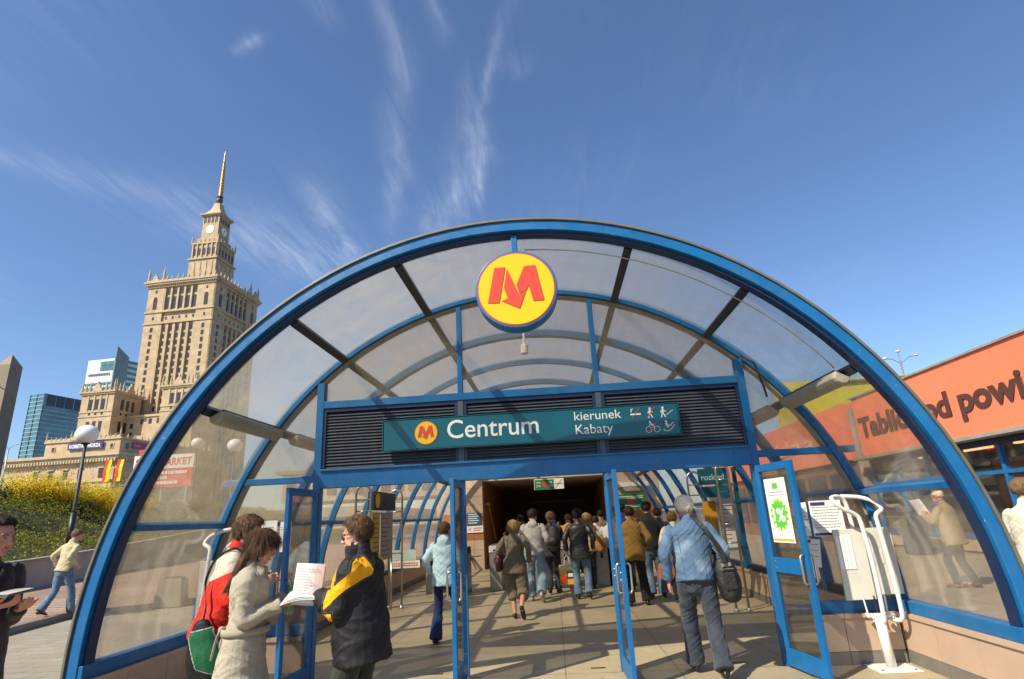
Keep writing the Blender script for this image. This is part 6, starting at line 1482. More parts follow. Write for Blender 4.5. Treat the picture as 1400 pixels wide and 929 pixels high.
P_w.put('belt', m.add(v, f).mesh('belt', cloth('trench_belt', (.36, .32, .235), .8, .1), True))

B = Blob(); B.limb([P_w.tp((-.06, .07, .50)), P_w.tp((.0, -.10, .525)), P_w.tp((.07, .07, .50))], [(.012, .035), (.012, .042), (.012, .035)], ref=(1, 0, 0)); P_w.put('collar', B.fuse('collar', .007, 1, lambda c: (vnoise(c*20, 1., 2)-.5)*.006, [TRENCH]))
kn = Blob(); kn.ell(P_w.tp((.06, -.155, .10)), (.035, .022, .026)); kn.limb([P_w.tp((.07, -.165, .09)), P_w.tp((.09, -.175, .02)), P_w.tp((.085, -.185, -.09))], [(.006, .022), (.006, .022), (.006, .024)], ref=(0, 1, 0)); P_w.put('belt_knot', kn.fuse('belt_knot', .006, 1, mats=[MATS['trench_belt']]))
# E man in the black and yellow jacket
def yel(c):
    ax_, y, z = np.abs(c[:, 0]), c[:, 1], c[:, 2]
    low = z-(1.215-.72*y); arm = np.minimum(low, np.minimum(1.46-z, ax_-.085))
    ins = np.minimum(np.minimum(y+.035, .085-y), np.minimum(low-.085, 1.47-z))        # the black insert on the upper arm
    arm = np.minimum(np.minimum(arm, -ins), .17-y)
    chest = np.minimum(np.minimum(y-.075, .055-np.abs(z-1.33)), .2); trim = np.minimum(y-.09, .024-np.abs(z-1.045+.1*(y-.15)))
    return np.maximum(arm, np.maximum(chest, trim))
p = Person('man in sunglasses and a black and yellow jacket showing printed pages', -1.40, 4.34, -82, 1.71, lean=3, build=1.06, feet={-1: (-.12, .04, 0, 0), 1: (.12, -.04, 0, 0)}, hands={-1: (-.10, .30, .27), 1: (.08, .31, .22)}, elbow={-1: (-.5, -1, -.7), 1: (.5, -1, -.5)},
           head=(-6, -10), voxel=.0078, group='people standing in front of the hall', palm={-1: (.9, .1, .5), 1: (-.7, 0, .7)}, hdir={-1: (.25, 1, .25), 1: (-.3, 1, .1)}, curl={-1: .8, 1: .7})
p.top('jacket', BYJ, hem=-.17, bulk=1.12, hemw=(.195, .165), amp=.012, collar=.055, sleeve=(.074, .070, .066, .052), attrs={'yellow': yel, 'seam': lambda c: .0028-np.abs(yel(c)+.012)})
p.trousers(cloth('dark_green_trousers', (.028, .032, .024), .85, .2)); p.shoes(SHOE_M); p.hair(HB, 'short', length=.042, vol=1.2)
P_e = p
B = Blob(); z0 = P_e.tp((0, 0, .535)); B.limb([P_e.tp((0, .03, .50)), P_e.tp((0, .03, .575))], [(.078, .072), (.084, .080)]); P_e.put('collar', B.fuse('collar', .008, 1, lambda c: (vnoise(c*16, 1., 2)-.5)*.008, [BLACKC]))
gl = MB(); H_ = P_e.HM
for sx in (-1, 1): gl.tube([H_ @ (Vector(q)*P_e.hs) for q in ((sx*.072, -.01, .008), (sx*.073, .05, .010), (sx*.060, .082, .008))], .0022, 6)
gl.tube([H_ @ (Vector(q)*P_e.hs) for q in ((-.060, .084, .008), (-.02, .099, .008), (.02, .099, .008), (.060, .084, .008))], .0022, 6)
g_ = P_e.put('sunglasses', gl.mesh('sunglasses', BLACKP))
for sx in (-1, 1):
    m = MB(); M = P_e.HM @ Matrix.Translation(Vector((sx*.035, .093, .001))*P_e.hs) @ Matrix.Rotation(-sx*.35, 4, 'Z') @ Matrix.Rotation(pi/2, 4, 'X')
    m.prism([(.030*cos(a), .021*sin(a)) for a in np.linspace(0, 2*pi, 16)[:-1]], M, .002); P_e.put('lens', m.mesh('lens', BLACKP), g_)
cordm = MB().tube([P_e.tp((-.10, .12, -.16)), P_e.tp((-.10, .15, -.21)), P_e.tp((-.07, .17, -.17))], .003, 6); P_e.put('drawcord', cordm.mesh('drawcord', BLACKP))
hE = wr(P_e, -1, .07); hW = wr(P_w, 1, .10)
sheets('printed_pages', 'pinkish printed pages held upright by the man in black and yellow', 'papers', place(hE+Vector((.0, -.035, .055)), (1, .02, -.08), (.12, .10, 1)), .21, .26, 5, PAPERP, 12, .018, linemat=surf('faint_ink', (.30, .26, .26), .7, .1, 8, bmp=0))
sheets('white_leaflet', 'plain white sheet held flat between the woman and the jacket man', 'paper', place((hW*.55+hE*.45)+Vector((.0, -.01, .012)), (1, .05, .12), (-.15, 1, .30)), .24, .20, 3, PAPER, 0, .015)
gb = thing('water_bottle', 'small green-tinted bottle in the trench coat woman\'s other hand', 'bottle', wr(P_w, -1, .05)+Vector((0, 0, -.02)))
BG = surf('green_bottle', (.10, .32, .16), .2, .1, 5, bmp=0); MB().lathe([(.026, -.08), (.028, -.06), (.028, .03), (.012, .065), (.012, .08)], seg=14).build('bottle_body', BG, gb, smooth=True); MB().lathe([(.014, .081), (.014, .098)], seg=12).build('cap', GREENL, gb)

# F woman in ice blue
p = Person('woman in an ice blue hooded jacket and flared navy trousers behind the left centre door', -1.66, 8.88, 8, 1.64, fem=True, lean=3, feet={-1: (-.12, -.06, 0, 0), 1: (.20, .18, 0, 0)}, hands={1: (.20, .22, .18), -1: (-.24, .10, .05)}, head=(10, -4))
p.top('jacket', CYAN, hem=-.14, bulk=1.066, hood=True, amp=.013, hemw=(.18, .14)); p.trousers(NAVYT, r=(.10, .078, .068, .085, .105), to=1.05, amp=.008); p.shoes(SHOE_M); p.hair(HB, 'short', length=.05)
# G brown suit woman
p = Person('blond bobbed woman in a grey-brown suit stepping forward, shoulder bag on her left', -.76, 10.72, 2, 1.62, fem=True, lean=6, build=1.06, feet={-1: (-.03, -.02, .0, 0), 1: (.13, -.34, .22, 0)}, hands={1: (.28, -.02, .02), -1: (-.23, .08, .10)}, head=(4, -6), voxel=.0082)
p.top('jacket', BROWNS, hem=-.17, bulk=1.044, hemw=(.205, .15), waist=(.165, .125), amp=.009, collar=.02); p.trousers(BROWNS, r=(.125, .115, .105, .10, .10), to=.42, amp=.012, name='culottes'); p.shoes(SHOE_M); p.hair(HBLO, 'bob', length=.10, vol=.95, n=2600)
P_g = p
def shoulder_bag(P, side, q, size, mat, label, name='shoulder_bag', strapw=.018, tilt=0.0, shoulder=None, rz=0):
    t = thing(name, label, 'bag', inworld(P, q), P.root.rotation_euler[2]+rz); t.rotation_euler[1] = tilt
    a, b_, c = size; B = Blob(); B.limb([(0, 0, -c*.42), (0, 0, -c*.15), (0, 0, c*.2), (0, 0, c*.42)], [(a*.46, b_*.42), (a*.52, b_*.5), (a*.46, b_*.42), (a*.34, b_*.22)], ref=(1, 0, 0), seg=16)
    B.ell((0, b_*.2, -c*.1), (a*.4, b_*.5, c*.28)); link('pouch', B.fuse('pouch', .010, 2, lambda co: (vnoise(co*12, 1., 8)-.5)*.022, [mat]), t)
    inv = t.matrix_basis.inverted()
    sh = shoulder or [(side*(P.sw+.0), -.145, 1.22), (side*(P.sw-.02), -.115, 1.38), (side*(P.sw-.045), -.01, 1.50*P.s), (side*(P.sw-.02), .115, 1.36), (side*(P.sw+.05), .10, 1.15)]
    pts = [(0, -b_*.3, c*.38)]+[tuple(inv @ inworld(P, s_)) for s_ in sh]+[(0, b_*.3, c*.38)]
    strap('strap', pts, strapw, mat, t, .006, ref=(1, 0, 0)); return t
shoulder_bag(P_g, -1, (-.27, -.02, .93), (.15, .26, .30), BROL, 'oxblood shoulder bag on the left of the woman in the grey-brown suit')
# H hoodie man
p = Person('man in a pale grey hoodie and washed jeans with a red neckband', -.48, 12.65, 6, 1.81, lean=4, build=1.05, feet={-1: (-.10, .10, 0, 0), 1: (.14, -.26, .14, 0)}, hands={1: (.18, .22, .14), -1: (-.22, .18, .10)}, head=(8, -4))
p.top('hoodie', GREYH, hem=-.09, bulk=1.044, hood=True, amp=.011); p.trousers(JEANS_L, r=(.118, .10, .086, .085, .092), to=1.02, amp=.011); p.shoes(SHOE_W, sole=SHOE_W); p.hair(HDB, 'short', length=.022)
B = Blob(); B.limb([p.tp((0, -.012, .525)), p.tp((0, -.01, .555))], [(.072, .072), (.068, .070)]); p.put('neckband', B.fuse('neckband', .009, 1, mats=[REDS]))
# I backpack man
p = Person('brown-haired man in dark clothes with a black backpack beside the hoodie man', -.12, 13.7, 12, 1.75, lean=4, feet=walkfeet(1, .12, .1), hands={1: (.20, .2, .2), -1: (-.24, .05, .02)}, head=(16, -4), group=GQ)
p.top('jacket', CHAR, hem=-.16, bulk=1.044); p.trousers(JEANS_D, to=1.0); p.shoes(SHOE_M); p.hair(HLB, 'short', length=.045); P_i = p
t = thing('backpack', 'black backpack worn by the dark-dressed man beside the grey hoodie', 'bag', inworld(P_i, (.10, -.20, 1.17)), P_i.root.rotation_euler[2])
B = Blob(); B.limb([(0, 0, -.22), (0, 0, 0), (0, 0, .20)], [(.15, .09), (.165, .11), (.12, .07)], ref=(1, 0, 0), seg=16); B.ell((0, -.07, -.08), (.11, .07, .10)); link('pouch', B.fuse('pouch', .011, 2, None, [BAGB]), t); 
for sx in (-1, 1): strap('strap', [(sx*.09, .05, .18), (sx*.11, .12, .33), (sx*.13, .30, .25)], .05, BAGB, t, .01, ref=(1, 0, 0))
# J mustard
p = Person('bald-headed figure in a mustard jumper at the ticket gates', .34, 16.6, 4, 1.68, lean=12, feet=walkfeet(-1, .1, .1), head=(0, -12), group=GQ, hands={1: (.2, .3, .2), -1: (-.2, .3, .2)}, build=1.05); p.top('jumper', MUST, bulk=1.055); p.trousers(BLACKC); p.shoes(SHOE_M); p.hair(HLB, 'short', length=.015, n=500)
# K leather jacket
p = Person('black-haired man in a long black leather jacket and pale jeans', .46, 12.72, 3, 1.76, lean=3, build=1.02, feet={-1: (-.09, .0, 0, 0), 1: (.13, -.12, .05, 0)}, hands={-1: (-.27, .06, .0), 1: (.27, .02, .02)}, head=(0, -2))
p.top('leather_jacket', LEATHJ, hem=-.18, bulk=1.066, hemw=(.19, .14), amp=.010); p.trousers(JEANS, r=(.108, .09, .074, .072, .080), to=1.0); p.shoes(SHOE_M); p.hair(HBLK, 'short', length=.05, vol=1.3); P_k = p
t = thing('shopping_bag', 'yellow and red carrier bag with white handles held by the leather jacket man', 'bag', wr(P_k, -1, .08)+Vector((-.02, 0, -.42)), .1)
SB1 = surf('bag_yellow', (.78, .45, .03), .45, .15, 8, bmp=.2); SB2 = surf('bag_red', (.65, .05, .02), .45, .1, 8, bmp=.2)
MB().add([(-.15,-.06,-.18),(.15,-.06,-.18),(.15,.06,-.18),(-.15,.06,-.18),(-.17,-.03,.20),(.17,-.03,.20),(.17,.03,.20),(-.17,.03,.20)], [(0,3,2,1),(4,5,6,7),(0,1,5,4),(1,2,6,5),(2,3,7,6),(3,0,4,7)]).build('bag_body', SB1, t, bevel=.01)
MB().box((-.15, -.068, -.16), (-.03, -.0605, .0)).build('red_print', SB2, t); MB().box((-.02, -.068, -.05), (.12, -.0605, .07)).build('dark_print', BROL, t); MB().box((.0, -.074, -.03), (.10, -.0685, .04)).build('pale_print', WHITEL, t); MB().box((-.15, -.066, .10), (.15, -.052, .18)).build('pale_band', CREAM, t)
MB().tube([(-.06, 0, .19), (-.04, 0, .33), (0, 0, .39), (.04, 0, .33), (.06, 0, .19)], .008, 6).build('handle', WHITEP, t)
# L blond woman
p = Person('woman with long bright blond hair and a pale khaki jacket, tan bag on her shoulder', .73, 14.3, 0, 1.68, fem=True, lean=4, feet=walkfeet(1, .1, .1), head=(-4, -4), group=GQ); p.top('jacket', OLIVEJ, hem=-.10, bulk=1.044); p.trousers(JEANS_D, to=1.0); p.shoes(SHOE_M); p.hair(HBLO, 'long', length=.24, vol=1.2, n=2000)
shoulder_bag(p, 1, (.27, -.12, .98), (.26, .15, .34), TANL, 'large tan leather bag on the blond woman, right of the leather jacket')
# M, N, O
p = Person('dark-haired woman in a peach top at the gates, right of the blond woman', 1.02, 15.6, 5, 1.60, fem=True, feet=walkfeet(1, .1, .1), group=GQ, hands={1: (.2, .25, .2), -1: (-.2, .25, .2)}, head=(0, -8)); p.top('blouse', PINKT, hem=-.06, bulk=1.000); p.trousers(BLACKC); p.shoes(SHOE_M); p.hair(HDB, 'bob', length=.05)
p = Person('man in a pale grey shirt bent over the gate beside the centre-right door', 1.30, 14.9, 8, 1.62, lean=16, feet=walkfeet(-1, .1, .1), group=GQ, hands={1: (.2, .35, .2), -1: (-.2, .35, .2)}, head=(0, -20)); p.top('shirt', LGREY, hem=-.08, bulk=1.028); p.trousers(BLACKC, to=1.0); p.shoes(SHOE_M); p.hair(HBLK, 'short', length=.03)
p = Person('dark-haired person in a navy jumper, in front of the man in ochre suede', 1.50, 13.6, 3, 1.84, lean=2, feet=walkfeet(-1, .1, .1), group=GQ, head=(0, 0)); p.top('jumper', NAVYJ, hem=-.06, bulk=1.000); p.trousers(BLACKC, to=1.0); p.shoes(SHOE_M); p.hair(HBLK, 'short', length=.03)
for (x_, y_, h_, yw, tm, bm, hr, fm, lb) in ((-.95, 16.4, 1.72, 5, CHAR, JEANS_D, HBLK, 0, 'man in charcoal at the gates, behind the woman in the grey-brown suit'), (-.05, 17.6, 1.70, -6, NAVYJ, BLACKC, HDB, 0, 'dark-haired man in navy beyond the gates, left of the mustard jumper'), (.62, 18.2, 1.64, 8, OLIVEJ, JEANS_D, HB, 1, 'woman in pale khaki deep in the passage mouth'),
    (1.30, 17.2, 1.74, 0, BROWNS, BLACKC, HBLK, 0, 'man in brown beyond the gates, behind the peach top'), (2.35, 14.0, 1.70, 0, CHAR, BLACKC, HDB, 0, 'man in charcoal at the gates under the green notice')):
    p = Person(lb, x_, y_, yw, h_, lean=5, feet=walkfeet(1, .1, .1), group=GQ, fem=bool(fm), head=(yw, -6), voxel=.011); p.top('jacket', tm, hem=-.12, bulk=1.05); p.trousers(bm, to=1.0); p.shoes(SHOE_M); p.hair(hr, 'bob' if fm else 'short', length=.05, n=500)
# P suede
p = Person('stocky man in an ochre suede jacket and black trousers', 1.40, 11.5, 3, 1.75, lean=3, build=1.10, feet={-1: (-.14, -.04, 0, 0), 1: (.17, .06, 0, 0)}, hands={-1: (-.28, .06, .0), 1: (.27, .14, .08)}, head=(-4, -6))
p.top('suede_jacket', SUEDE, hem=-.16, bulk=1.071, hemw=(.19, .145), amp=.010); p.trousers(BLACKC, r=(.11, .088, .075, .08, .088), to=1.02); p.shoes(SHOE_M); p.hair(HDB, 'short', length=.040)
# Q dark jumper
p = Person('tall man in a black jumper and jeans, head turned, next to the ochre suede jacket', 1.88, 12.35, 6, 1.83, lean=3, build=1.05, feet={-1: (-.08, .0, 0, 0), 1: (.14, .10, 0, 0)}, hands={-1: (-.25, .12, .06), 1: (.24, .18, .1)}, head=(28, -2))
p.top('jumper', BLACKC, hem=-.08, bulk=1.044); p.trousers(JEANS, r=(.115, .098, .085, .085, .09), to=1.02); p.shoes(SHOE_M); p.hair(HDB, 'short', length=.018, n=1200)
# R cream woman
p = Person('fair woman in a cream coat, half hidden by the denim jacket man', 2.20, 11.5, 4, 1.62, fem=True, lean=5, build=1.1, feet={-1: (-.08, .05, 0, 0), 1: (.10, -.05, 0, 0)}, head=(20, -6)); p.top('coat', CREAM, hem=-.20, bulk=1.083, hemw=(.21, .16), amp=.011); p.trousers(BLACKC, to=1.0); p.shoes(SHOE_M); p.hair(HLB, 'bob', length=.06)
t = thing('handbag', 'orange-brown leather handbag hanging low beside the cream coat', 'bag', (1.93, 11.05, .60), .05)
MB().add([(-.19,-.07,-.13),(.19,-.07,-.13),(.19,.07,-.13),(-.19,.07,-.13),(-.165,-.035,.13),(.165,-.035,.13),(.165,.035,.13),(-.165,.035,.13)], [(0,3,2,1),(4,5,6,7),(0,1,5,4),(1,2,6,5),(2,3,7,6),(3,0,4,7)]).build('bag_body', ORL, t, bevel=.02)
strap('handle', [(-.09, 0, .12), (-.07, 0, .24), (.0, 0, .29), (.07, 0, .24), (.09, 0, .12)], .018, ORL, t, .008, ref=(0, 1, 0))
# S denim jacket man
def dseam(c):
    a = np.abs(c[:, 2]-1.375+.10*np.abs(c[:, 0])); b_ = np.where((c[:, 2] < 1.36) & (c[:, 2] > .90), np.abs(np.abs(c[:, 0])-.115-.06*(c[:, 2]-1.1)), 1.); h = np.abs(c[:, 2]-.895)
    return .0032-np.where(np.abs(c[:, 0]) < .20, np.minimum(np.minimum(a, b_), h), 1.)
p = Person('grey-haired man in a blue denim jacket walking in with a black shoulder bag', 1.42, 6.62, 5, 1.79, lean=6, build=1.05, feet={-1: (-.07, .26, 0, 0), 1: (.13, -.20, .05, 0)}, hands={-1: (-.27, -.02, -.03), 1: (.26, .16, .06)}, elbow={-1: (-.6, -1, -.1), 1: (.7, -1, -.2)}, head=(2, -8), voxel=.0078, curl=.45, skin=SKIN_R)
p.top('denim_jacket', DENJ, hem=-.055, bulk=1.071, hemw=(.178, .135), waist=(.178, .130), amp=.011, collar=.035, sleeve=(.062, .056, .050, .044), attrs={'fade': lambda c: (vnoise(c*9, 1., 4)-.62+.18*(c[:, 2]-1.15))*.01, 'seam': dseam})
p.trousers(JEANS_D, r=(.112, .092, .078, .078, .088), to=1.02, amp=.010); p.shoes(SHOE_M); p.hair(HGR, 'short', length=.028, vol=.9, n=3800); P_s = p
B = Blob(); B.limb([p.tp((0, -.085, .50)), p.tp((0, -.098, .47)), p.tp((0, -.115, .43))], [(.075, .02), (.095, .016), (.10, .010)], ref=(1, 0, 0)); p.put('collar', B.fuse('collar', .007, 1, mats=[DENJ]))
t = shoulder_bag(P_s, 1, (.31, -.10, .93), (.24, .20, .40), BAGB, 'large black shoulder bag on the denim jacket man', strapw=.045, tilt=radians(-6),
    shoulder=[(.27, -.16, 1.18), (.17, -.185, 1.38), (.075, -.13, 1.515), (.05, .0, 1.56), (.08, .12, 1.42), (.22, .17, 1.2)])
MB().box((-.055, -.108, -.10), (.06, -.09, .06)).build('front_pocket', BAGB, t, bevel=.006); MB().tube([(-.07, -.10, .10), (.07, -.10, .09)], .004, 6).build('zip', STEEL, t)
for sx in (-.035, .035): MB().box((sx-.012, -.115, .12), (sx+.012, -.09, .15)).build('buckle', STEEL_D, t)
# T man with newspaper behind the right pane
p = Person('balding man in a tan jacket reading a newspaper, seen through the right porch pane', 7.42, 11.95, -34, 1.76, lean=6, build=1.05, feet={-1: (-.12, .08, 0, 0), 1: (.12, -.1, 0, 0)}, hands={-1: (-.10, .36, .34), 1: (.10, .36, .34)}, head=(0, -26), group='people outside on the right', skin=SKIN_R, curl=.9)
p.top('jacket', TWEED, hem=-.20, bulk=1.066, hemw=(.21, .155)); p.trousers(JEANS_D, to=1.0); p.shoes(LEATHER); p.hair(HGR, 'short', length=.015, bald=True, n=500)
hT = (wr(p, -1, .08)+wr(p, 1, .08))/2; yv = Vector((sin(radians(-34)), cos(radians(-34)), 0)); xv = Vector((yv.y, -yv.x, 0))
sheets('open_newspaper', 'newspaper held open by the balding man behind the right pane', 'newspaper', place(hT+Vector((0, 0, .12))+yv*.04, xv, Vector((0, 0, 1))+yv*.45), .42, .32, 3, PAPER, 12, -.03)
# U cream top at the right edge
p = Person('short-haired person in a cream top cut by the right photo edge', 4.90, 6.62, 70, 1.78, lean=4, feet=walkfeet(1, .2, .3), hands={1: (.2, .28, .18), -1: (-.18, .3, .14)}, head=(10, -4), group='people outside on the right')
p.eyes(); p.top('top', cloth('ivory_cotton', (.66, .62, .50), .85, .08), hem=-.12, bulk=1.028, amp=.010); p.trousers(JEANS_D, to=1.0); p.shoes(SHOE_M); p.hair(HLB, 'short', length=.014, n=1500)
strap('belt_strap', [p.tp((.13, -.13, .10)), p.tp((.19, 0, .12)), p.tp((.12, .14, .10))], .02, BAGB, p.root, .006)

# ------------------------------------------------------------------ gates and stands
def gate(x, y, label, dark=False):
    t = thing('ticket_gate', label, 'ticket gate', (x, y, 0), group='ticket gates across the hall')
    MB().box((-.145, 0, .0), (.145, 1.15, .86)).build('cabinet', STEEL_D, t, bevel=.01)
    MB().add([(-.15,-.02,.862),(.15,-.02,.862),(.15,1.17,.862),(-.15,1.17,.862),(-.15,.06,1.02),(.15,.06,1.02),(.15,1.10,1.02),(-.15,1.10,1.02)], [(0,3,2,1),(4,5,6,7),(0,1,5,4),(1,2,6,5),(2,3,7,6),(3,0,4,7)]).build('top', STEEL if not dark else BLACKP, t, bevel=.008)
    MB().box((-.035, -.008, .62), (.035, -.001, .74)).build('card_slot', BLACKP, t); MB().box((-.05, -.008, .885), (.05, .02, .93)).build('reader', BLACKP, t)
    for ex, ey, ez in ((.50, .50, .82), (.34, .62, .52), (.30, .78, .70)): MB().tube([(.15, .55, .80), (.20, .55, .80), (ex, ey, ez)], .016, 6).build('turnstile_arm', STEEL, t)
    return t
gl_ = ['first gate from the left, beside the side pane', 'dark-topped gate behind the ice blue woman', 'steel gate left of the suit woman', 'steel gate behind the grey hoodie man', 'steel gate behind the leather jacket man', 'steel gate behind the tan bag', 'steel gate behind the suede jacket', 'last gate on the right of the hall']
for i, x in enumerate((-3.05, -2.28, -1.50, -.62, .18, 1.05, 1.92, 2.8)): gate(x, 14.7 if i != 1 else 13.9, gl_[i], i == 1)
gp = thing('glass_gate', 'low clear gate panel with a red and white notice at the left gates', 'gate', (-3.75, 14.75, 0))
MB().box((-.36, 0, .78), (.30, .012, 1.02)).build('clear_panel', surf('mint_glass', (.50, .62, .55), .2, .05, 3, bmp=0), gp); MB().box((-.36, -.006, .60), (.40, .006, .77)).build('notice', WHITEL, gp)
m = MB()
for z in (.71, .66): 
    for i in range(11): m.box((-.32+i*.062, -.010, z-.014), (-.275+i*.062, -.0065, z+.012))
m.build('red_print', REDS, gp, kind='stuff'); MB().tube([(-.40, 0, 0), (-.40, 0, 1.05)], .02, 8).build('post', STEEL, gp)

def hoop(parent, x, y, w, h=2.33, r=.021, rungs=(1.05, 1.35, 1.65, 1.88, 2.08), flip=1):
    pts = [(x, y, 0)]+[(x, y, h-w/2)]+[(x+(w/2)*(1-cos(a)), y, h-w/2+sin(a)*w/2) for a in np.linspace(.3, pi-.3, 7)]+[(x+w, y, h-w/2), (x+w, y, 0)]
    MB().tube(pts, r, 10).build('hoop', STEEL, parent, smooth=True)
    for z in rungs: MB().tube([(x+.012, y, z), (x+w-.012, y, z)], r*.62, 8).build('rung', STEEL, parent, smooth=True)
    for xx in (x, x+w): MB().lathe([(.045, 0), (.045, .02), (.025, .05)], (xx, y, 0), 12).build('foot', STEEL, parent)
NAVYB = surf('navy_board', (.012, .03, .075), .35, .1, 3, bmp=0)
ls = thing('information_stand', 'tubular steel information stand with a dark blue head box, left in the hall', 'information stand', (-3.42, 10.6, 0), 0, 'tubular information stands')
hoop(ls, -.16, 0, .27); hoop(ls, -.08, 1.95, .27)
MB().box((-.02, .25, 1.90), (.10, 1.75, 2.24)).build('head_box', NAVYB, ls, bevel=.006); MB().lathe([(.13, -.01), (.13, .01)], (0, 0, 0), 20).build('clock', YELLOW, ls).matrix_local = Matrix.Translation((.115, .42, 2.07)) @ Matrix.Rotation(pi/2, 4, 'Y') 
MB().box((.02, .30, .98), (.05, .80, 1.86)).build('yellow_timetable', surf('timetable_yellow', (.50, .38, .06), .5, .1, 4, bmp=0), ls); MB().box((.02, .86, .98), (.05, 1.72, 1.86)).build('grey_map', surf('map_grey', (.34, .31, .30), .5, .15, 8, bmp=0), ls)
m = MB()
for i in range(9): m.box((.0505, .36, 1.06+i*.085), (.0535, .74, 1.075+i*.085)); m.box((.0505, .92, 1.06+i*.085), (.0535, 1.2+.4*random.random(), 1.075+i*.085))
m.build('print', INK, ls, kind='stuff')
m = MB()
for i in range(10): a = ((.40+i*.075), .28+i*.07); m.box((-.022, .36+i*.13, 1.97), (-.0205, .43+i*.13, 2.06))
m.build('lettering', WHITEL, ls, kind='stuff')
for y in (.3, 1.7): MB().tube([(.04, y, 0), (.04, y, 1.0)], .018, 8).build('leg', STEEL, ls, smooth=True)
rs = thing('information_stand', 'tubular steel ladder-sided information stand with teal head boards, right in the hall', 'information stand', (2.90, 10.42, 0), 0, 'tubular information stands')
hoop(rs, -.07, 0, .20); hoop(rs, -.22, 1.6, .27)
MB().box((-.30, .30, 2.02), (.20, .36, 2.30)).build('head_board', TEAL, rs, bevel=.005); MB().box((-.26, .32, 1.80), (.20, .40, 1.99)).build('lower_board', TEAL, rs, bevel=.005)
put_text('lettering', 'rozklad', .14, (-.26, .296, 2.10), surf('pale_teal_letters', (.35, .55, .58), .5, .02, 2, bmp=0), rs, width=.40, offset=.003)
MB().box((-.24, .5, 1.25), (-.02, .54, 1.74)).build('orange_panel', surf('panel_orange', (.62, .30, .02), .5, .08, 3, bmp=0), rs)
fr_ = MB().box((.0, .42, .90), (.27, .46, 1.78)).build('poster_frame', STEEL, rs, bevel=.004); MB().box((.02, .413, .95), (.25, .4195, 1.70)).build('poster', PAPERP, rs); MB().box((.30, .30, .6), (.36, .36, 2.3)).build('side_post', TEAL, rs)
m = MB()
for i in range(9): m.box((.05, .410, 1.02+i*.07), (.10+.12*random.random(), .4125, 1.03+i*.07))
m.build('print', INK, rs, kind='stuff')

# white tubular stand with notice boards beside the right wall (and its twin on the left)
def white_stand(x, y, mir, label):
    t = thing('tube_stand', label, 'stand', (x, y, 0), group='white tubular stands by the side walls'); k = mir
    def V3(a, b_, c): return (a*k, b_, c)
    MB().tube([V3(0, 0, .015), V3(-.02, 0, .50)], .052, 16).build('post', WHITEP, t, smooth=True)
    MB().box((-.22, -.20, .0), (.22, .16, .014)).build('base_plate', GRAN_D if False else WHITEP, t, bevel=.004)
    for dx, dy in ((-.17, -.15), (.17, -.15), (.17, .11), (-.17, .11)): MB().lathe([(.014, .0145), (.012, .024)], (dx, dy, 0), 8).build('bolt', STEEL, t)
    A = catmull([V3(-.10, .10, .52), V3(-.06, .04, .46), V3(.0, -.04, .45), V3(.0, -.07, .56), V3(.0, -.08, 1.0), V3(-.03, -.08, 1.46), V3(-.08, -.08, 1.56), V3(-.20, -.10, 1.62), V3(-.28, -.08, 1.70), V3(-.25, .02, 1.75), V3(-.12, .10, 1.75), V3(-.05, .12, 1.62), V3(-.03, .12, 1.1)], 6)
    MB().tube(A, .024, 12).build('tube_loop', WHITEP, t, smooth=True)
    Bp = catmull([V3(.10, .10, .50), V3(.15, .04, .46), V3(.20, -.03, .47), V3(.21, -.05, .60), V3(.20, -.05, 1.0), V3(.17, -.05, 1.42), V3(.17, -.05, 1.54), V3(.26, -.02, 1.60), V3(.24, .06, 1.68), V3(.10, .10, 1.74), V3(-.10, .12, 1.76)], 6)
    MB().tube(Bp, .024, 12).build('tube_loop', WHITEP, t, smooth=True)
    bd = MB().box((-.30, -.0, .66), (.03, .03, 1.40)).build('board', PANEL, t, bevel=.004); bd.location = V3(0, .06, 0) if k > 0 else (.32, .06, 0)
    b2 = MB().box((.04, .0, .70), (.36, .03, 1.40)).build('board', PANEL, t, bevel=.004); b2.location = (0, .09, 0) if k > 0 else (-.40, .09, 0)
    for i in range(4): o = MB().box((-.29+i*.045, -.009, .98), (-.255+i*.045, -.001, 1.33)).build('slot', PAPER, t); o.location = bd.location
    for i in range(2): o = MB().box((.07+i*.10, -.008, 1.02), (.11+i*.10, -.001, 1.16)).build('latch', WHITEP, t); o.location = b2.location
    for dx in (-.12, .0, .12): MB().tube([V3(dx, .06, .70), V3(dx*.9, .05, .53), V3(dx*.9+.03, .0, .48)], .009, 6).build('cable', BLACKP if dx == 0 else WHITEP, t)
    MB().tube([V3(-.14, .02, .505), V3(.16, .02, .505)], .022, 8).build('cross_tube', WHITEP, t, smooth=True)
    t.scale = (.93, .93, .95)
    return t
white_stand(3.26, 6.72, 1, 'white tubular stand with cream boards beside the right granite wall')
white_stand(-3.76, 6.70, -1, 'white tubular stand half hidden behind the red jacket man')
# posters
def poster(x0, x1, z0, z1, y, label, base=PAPER, head=None, lines=8, name='notice', tilt=0.0, foot=None):
    t = thing(name, label, 'poster', ((x0+x1)/2, y, (z0+z1)/2)); w, h = (x1-x0)/2, (z1-z0)/2; t.rotation_euler = (0, tilt, 0)
    MB().box((-w, 0, -h), (w, .003, h)).build('sheet', base, t)
    if head: MB().box((-w*.9, -.002, h*.72), (w*.0, -.0005, h*.92)).build('heading', head, t)
    m = MB()
    for i in range(lines):
        z = h*.6-i*h*1.3/lines; x = -w*.85
        while x < w*.8*random.uniform(.5, 1): ww = random.uniform(.012, .04); m.box((x, -.0015, z), (min(x+ww, w*.9), -.0004, z+.006)); x += ww+.008
    m.build('print', INK, t, kind='stuff')
    if foot: MB().box((-w*.95, -.002, -h*.96), (w*.95, -.0005, -h*.82)).build('foot_band', foot, t)
    return t
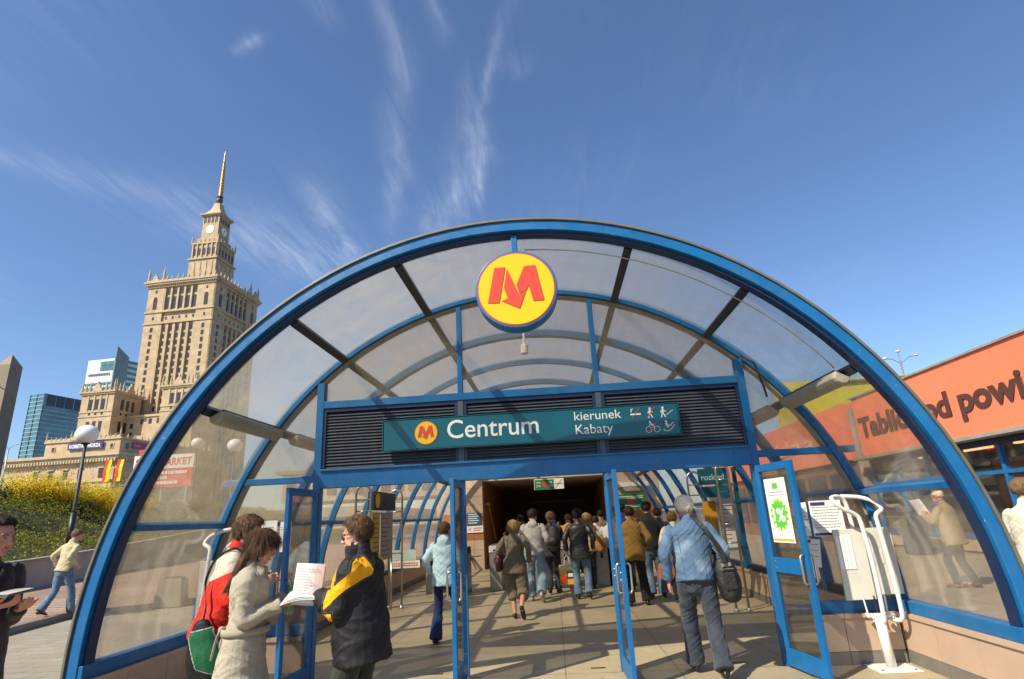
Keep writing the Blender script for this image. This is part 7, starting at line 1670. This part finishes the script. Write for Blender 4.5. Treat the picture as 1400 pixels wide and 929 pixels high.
poster(2.87, 3.22, 1.26, 1.64, 6.985, 'white notice with a dark logo block taped inside the right side pane', head=NAVY, foot=NAVY)
poster(2.66, 2.84, 1.27, 1.63, 6.985, 'plain white notice next to the logo notice, right side pane', lines=6)
poster(2.70, 2.90, .95, 1.24, 6.985, 'tilted white notice with a small dark picture, low on the right pane', lines=3, head=INK, tilt=.12)
poster(-3.50, -3.31, 1.34, 1.74, 6.985, 'white notice with a crescent on the left side pane above the couple', lines=7)
poster(-3.27, -3.13, 1.38, 1.72, 6.985, 'narrow white notice beside the left door jamb', lines=9)
# door poster with the green cog
dm = dr.matrix_world if False else None
bpy.context.view_layer.update()
t = thing('cog_poster', 'white poster with a green cog and 1% mark on the open right door', 'poster', (0, 0, 0)); t.matrix_world = dr.matrix_world @ Matrix.Translation((.34, -.009, 1.565))
MB().box((-.20, -.003, -.33), (.20, .0, .33)).build('sheet', surf('poster_white', (.80, .80, .74), .5, .02, 2, bmp=0), t)
def cogp(r0, r1, n, cx=0, cz=0): 
    P_ = []
    for i in range(n):
        for a, rr in ((0, r0), (.18, r1), (.42, r1), (.6, r0)): th = 2*pi*(i+a)/n; P_.append((cx+rr*cos(th), cz+rr*sin(th)))
    return P_
FM = FRONT.to_4x4().copy(); FM.translation = Vector((0, -.0035, -.045)); MB().prism(cogp(.135, .165, 14), FM, .001).build('cog', GREENL, t)
ring = MB()
for k in range(14): a = 2*pi*(k+.8)/14; F2 = FM.copy(); F2.translation = Vector((.16*cos(a), -.0036, -.045+.16*sin(a))); ring.prism([(.018*cos(q), .018*sin(q)) for q in np.linspace(0, 2*pi, 9)[:-1]], F2, .001)
ring.build('cog_dots', surf('pale_lime', (.62, .72, .12), .5, .02, 2, bmp=0), t)
put_text('lettering', '1%', .19, (-.115, -.0055, -.115), WHITEL, t, width=.22, offset=.004)
MB().box((-.19, -.0045, -.315), (.19, -.0033, -.29)).build('orange_band', surf('band_orange', (.75, .40, .03), .5, .02, 2, bmp=0), t)
m = MB()
for i in range(8): m.box((-.14+i*.036, -.0045, .15), (-.118+i*.036, -.0033, .158)); m.box((-.14+i*.036, -.0045, .18), (-.114+i*.036, -.0033, .188))
m.build('print', INK, t, kind='stuff'); MB().box((-.05, -.0045, .22), (.05, -.0033, .28)).build('sprig', GREENL, t)
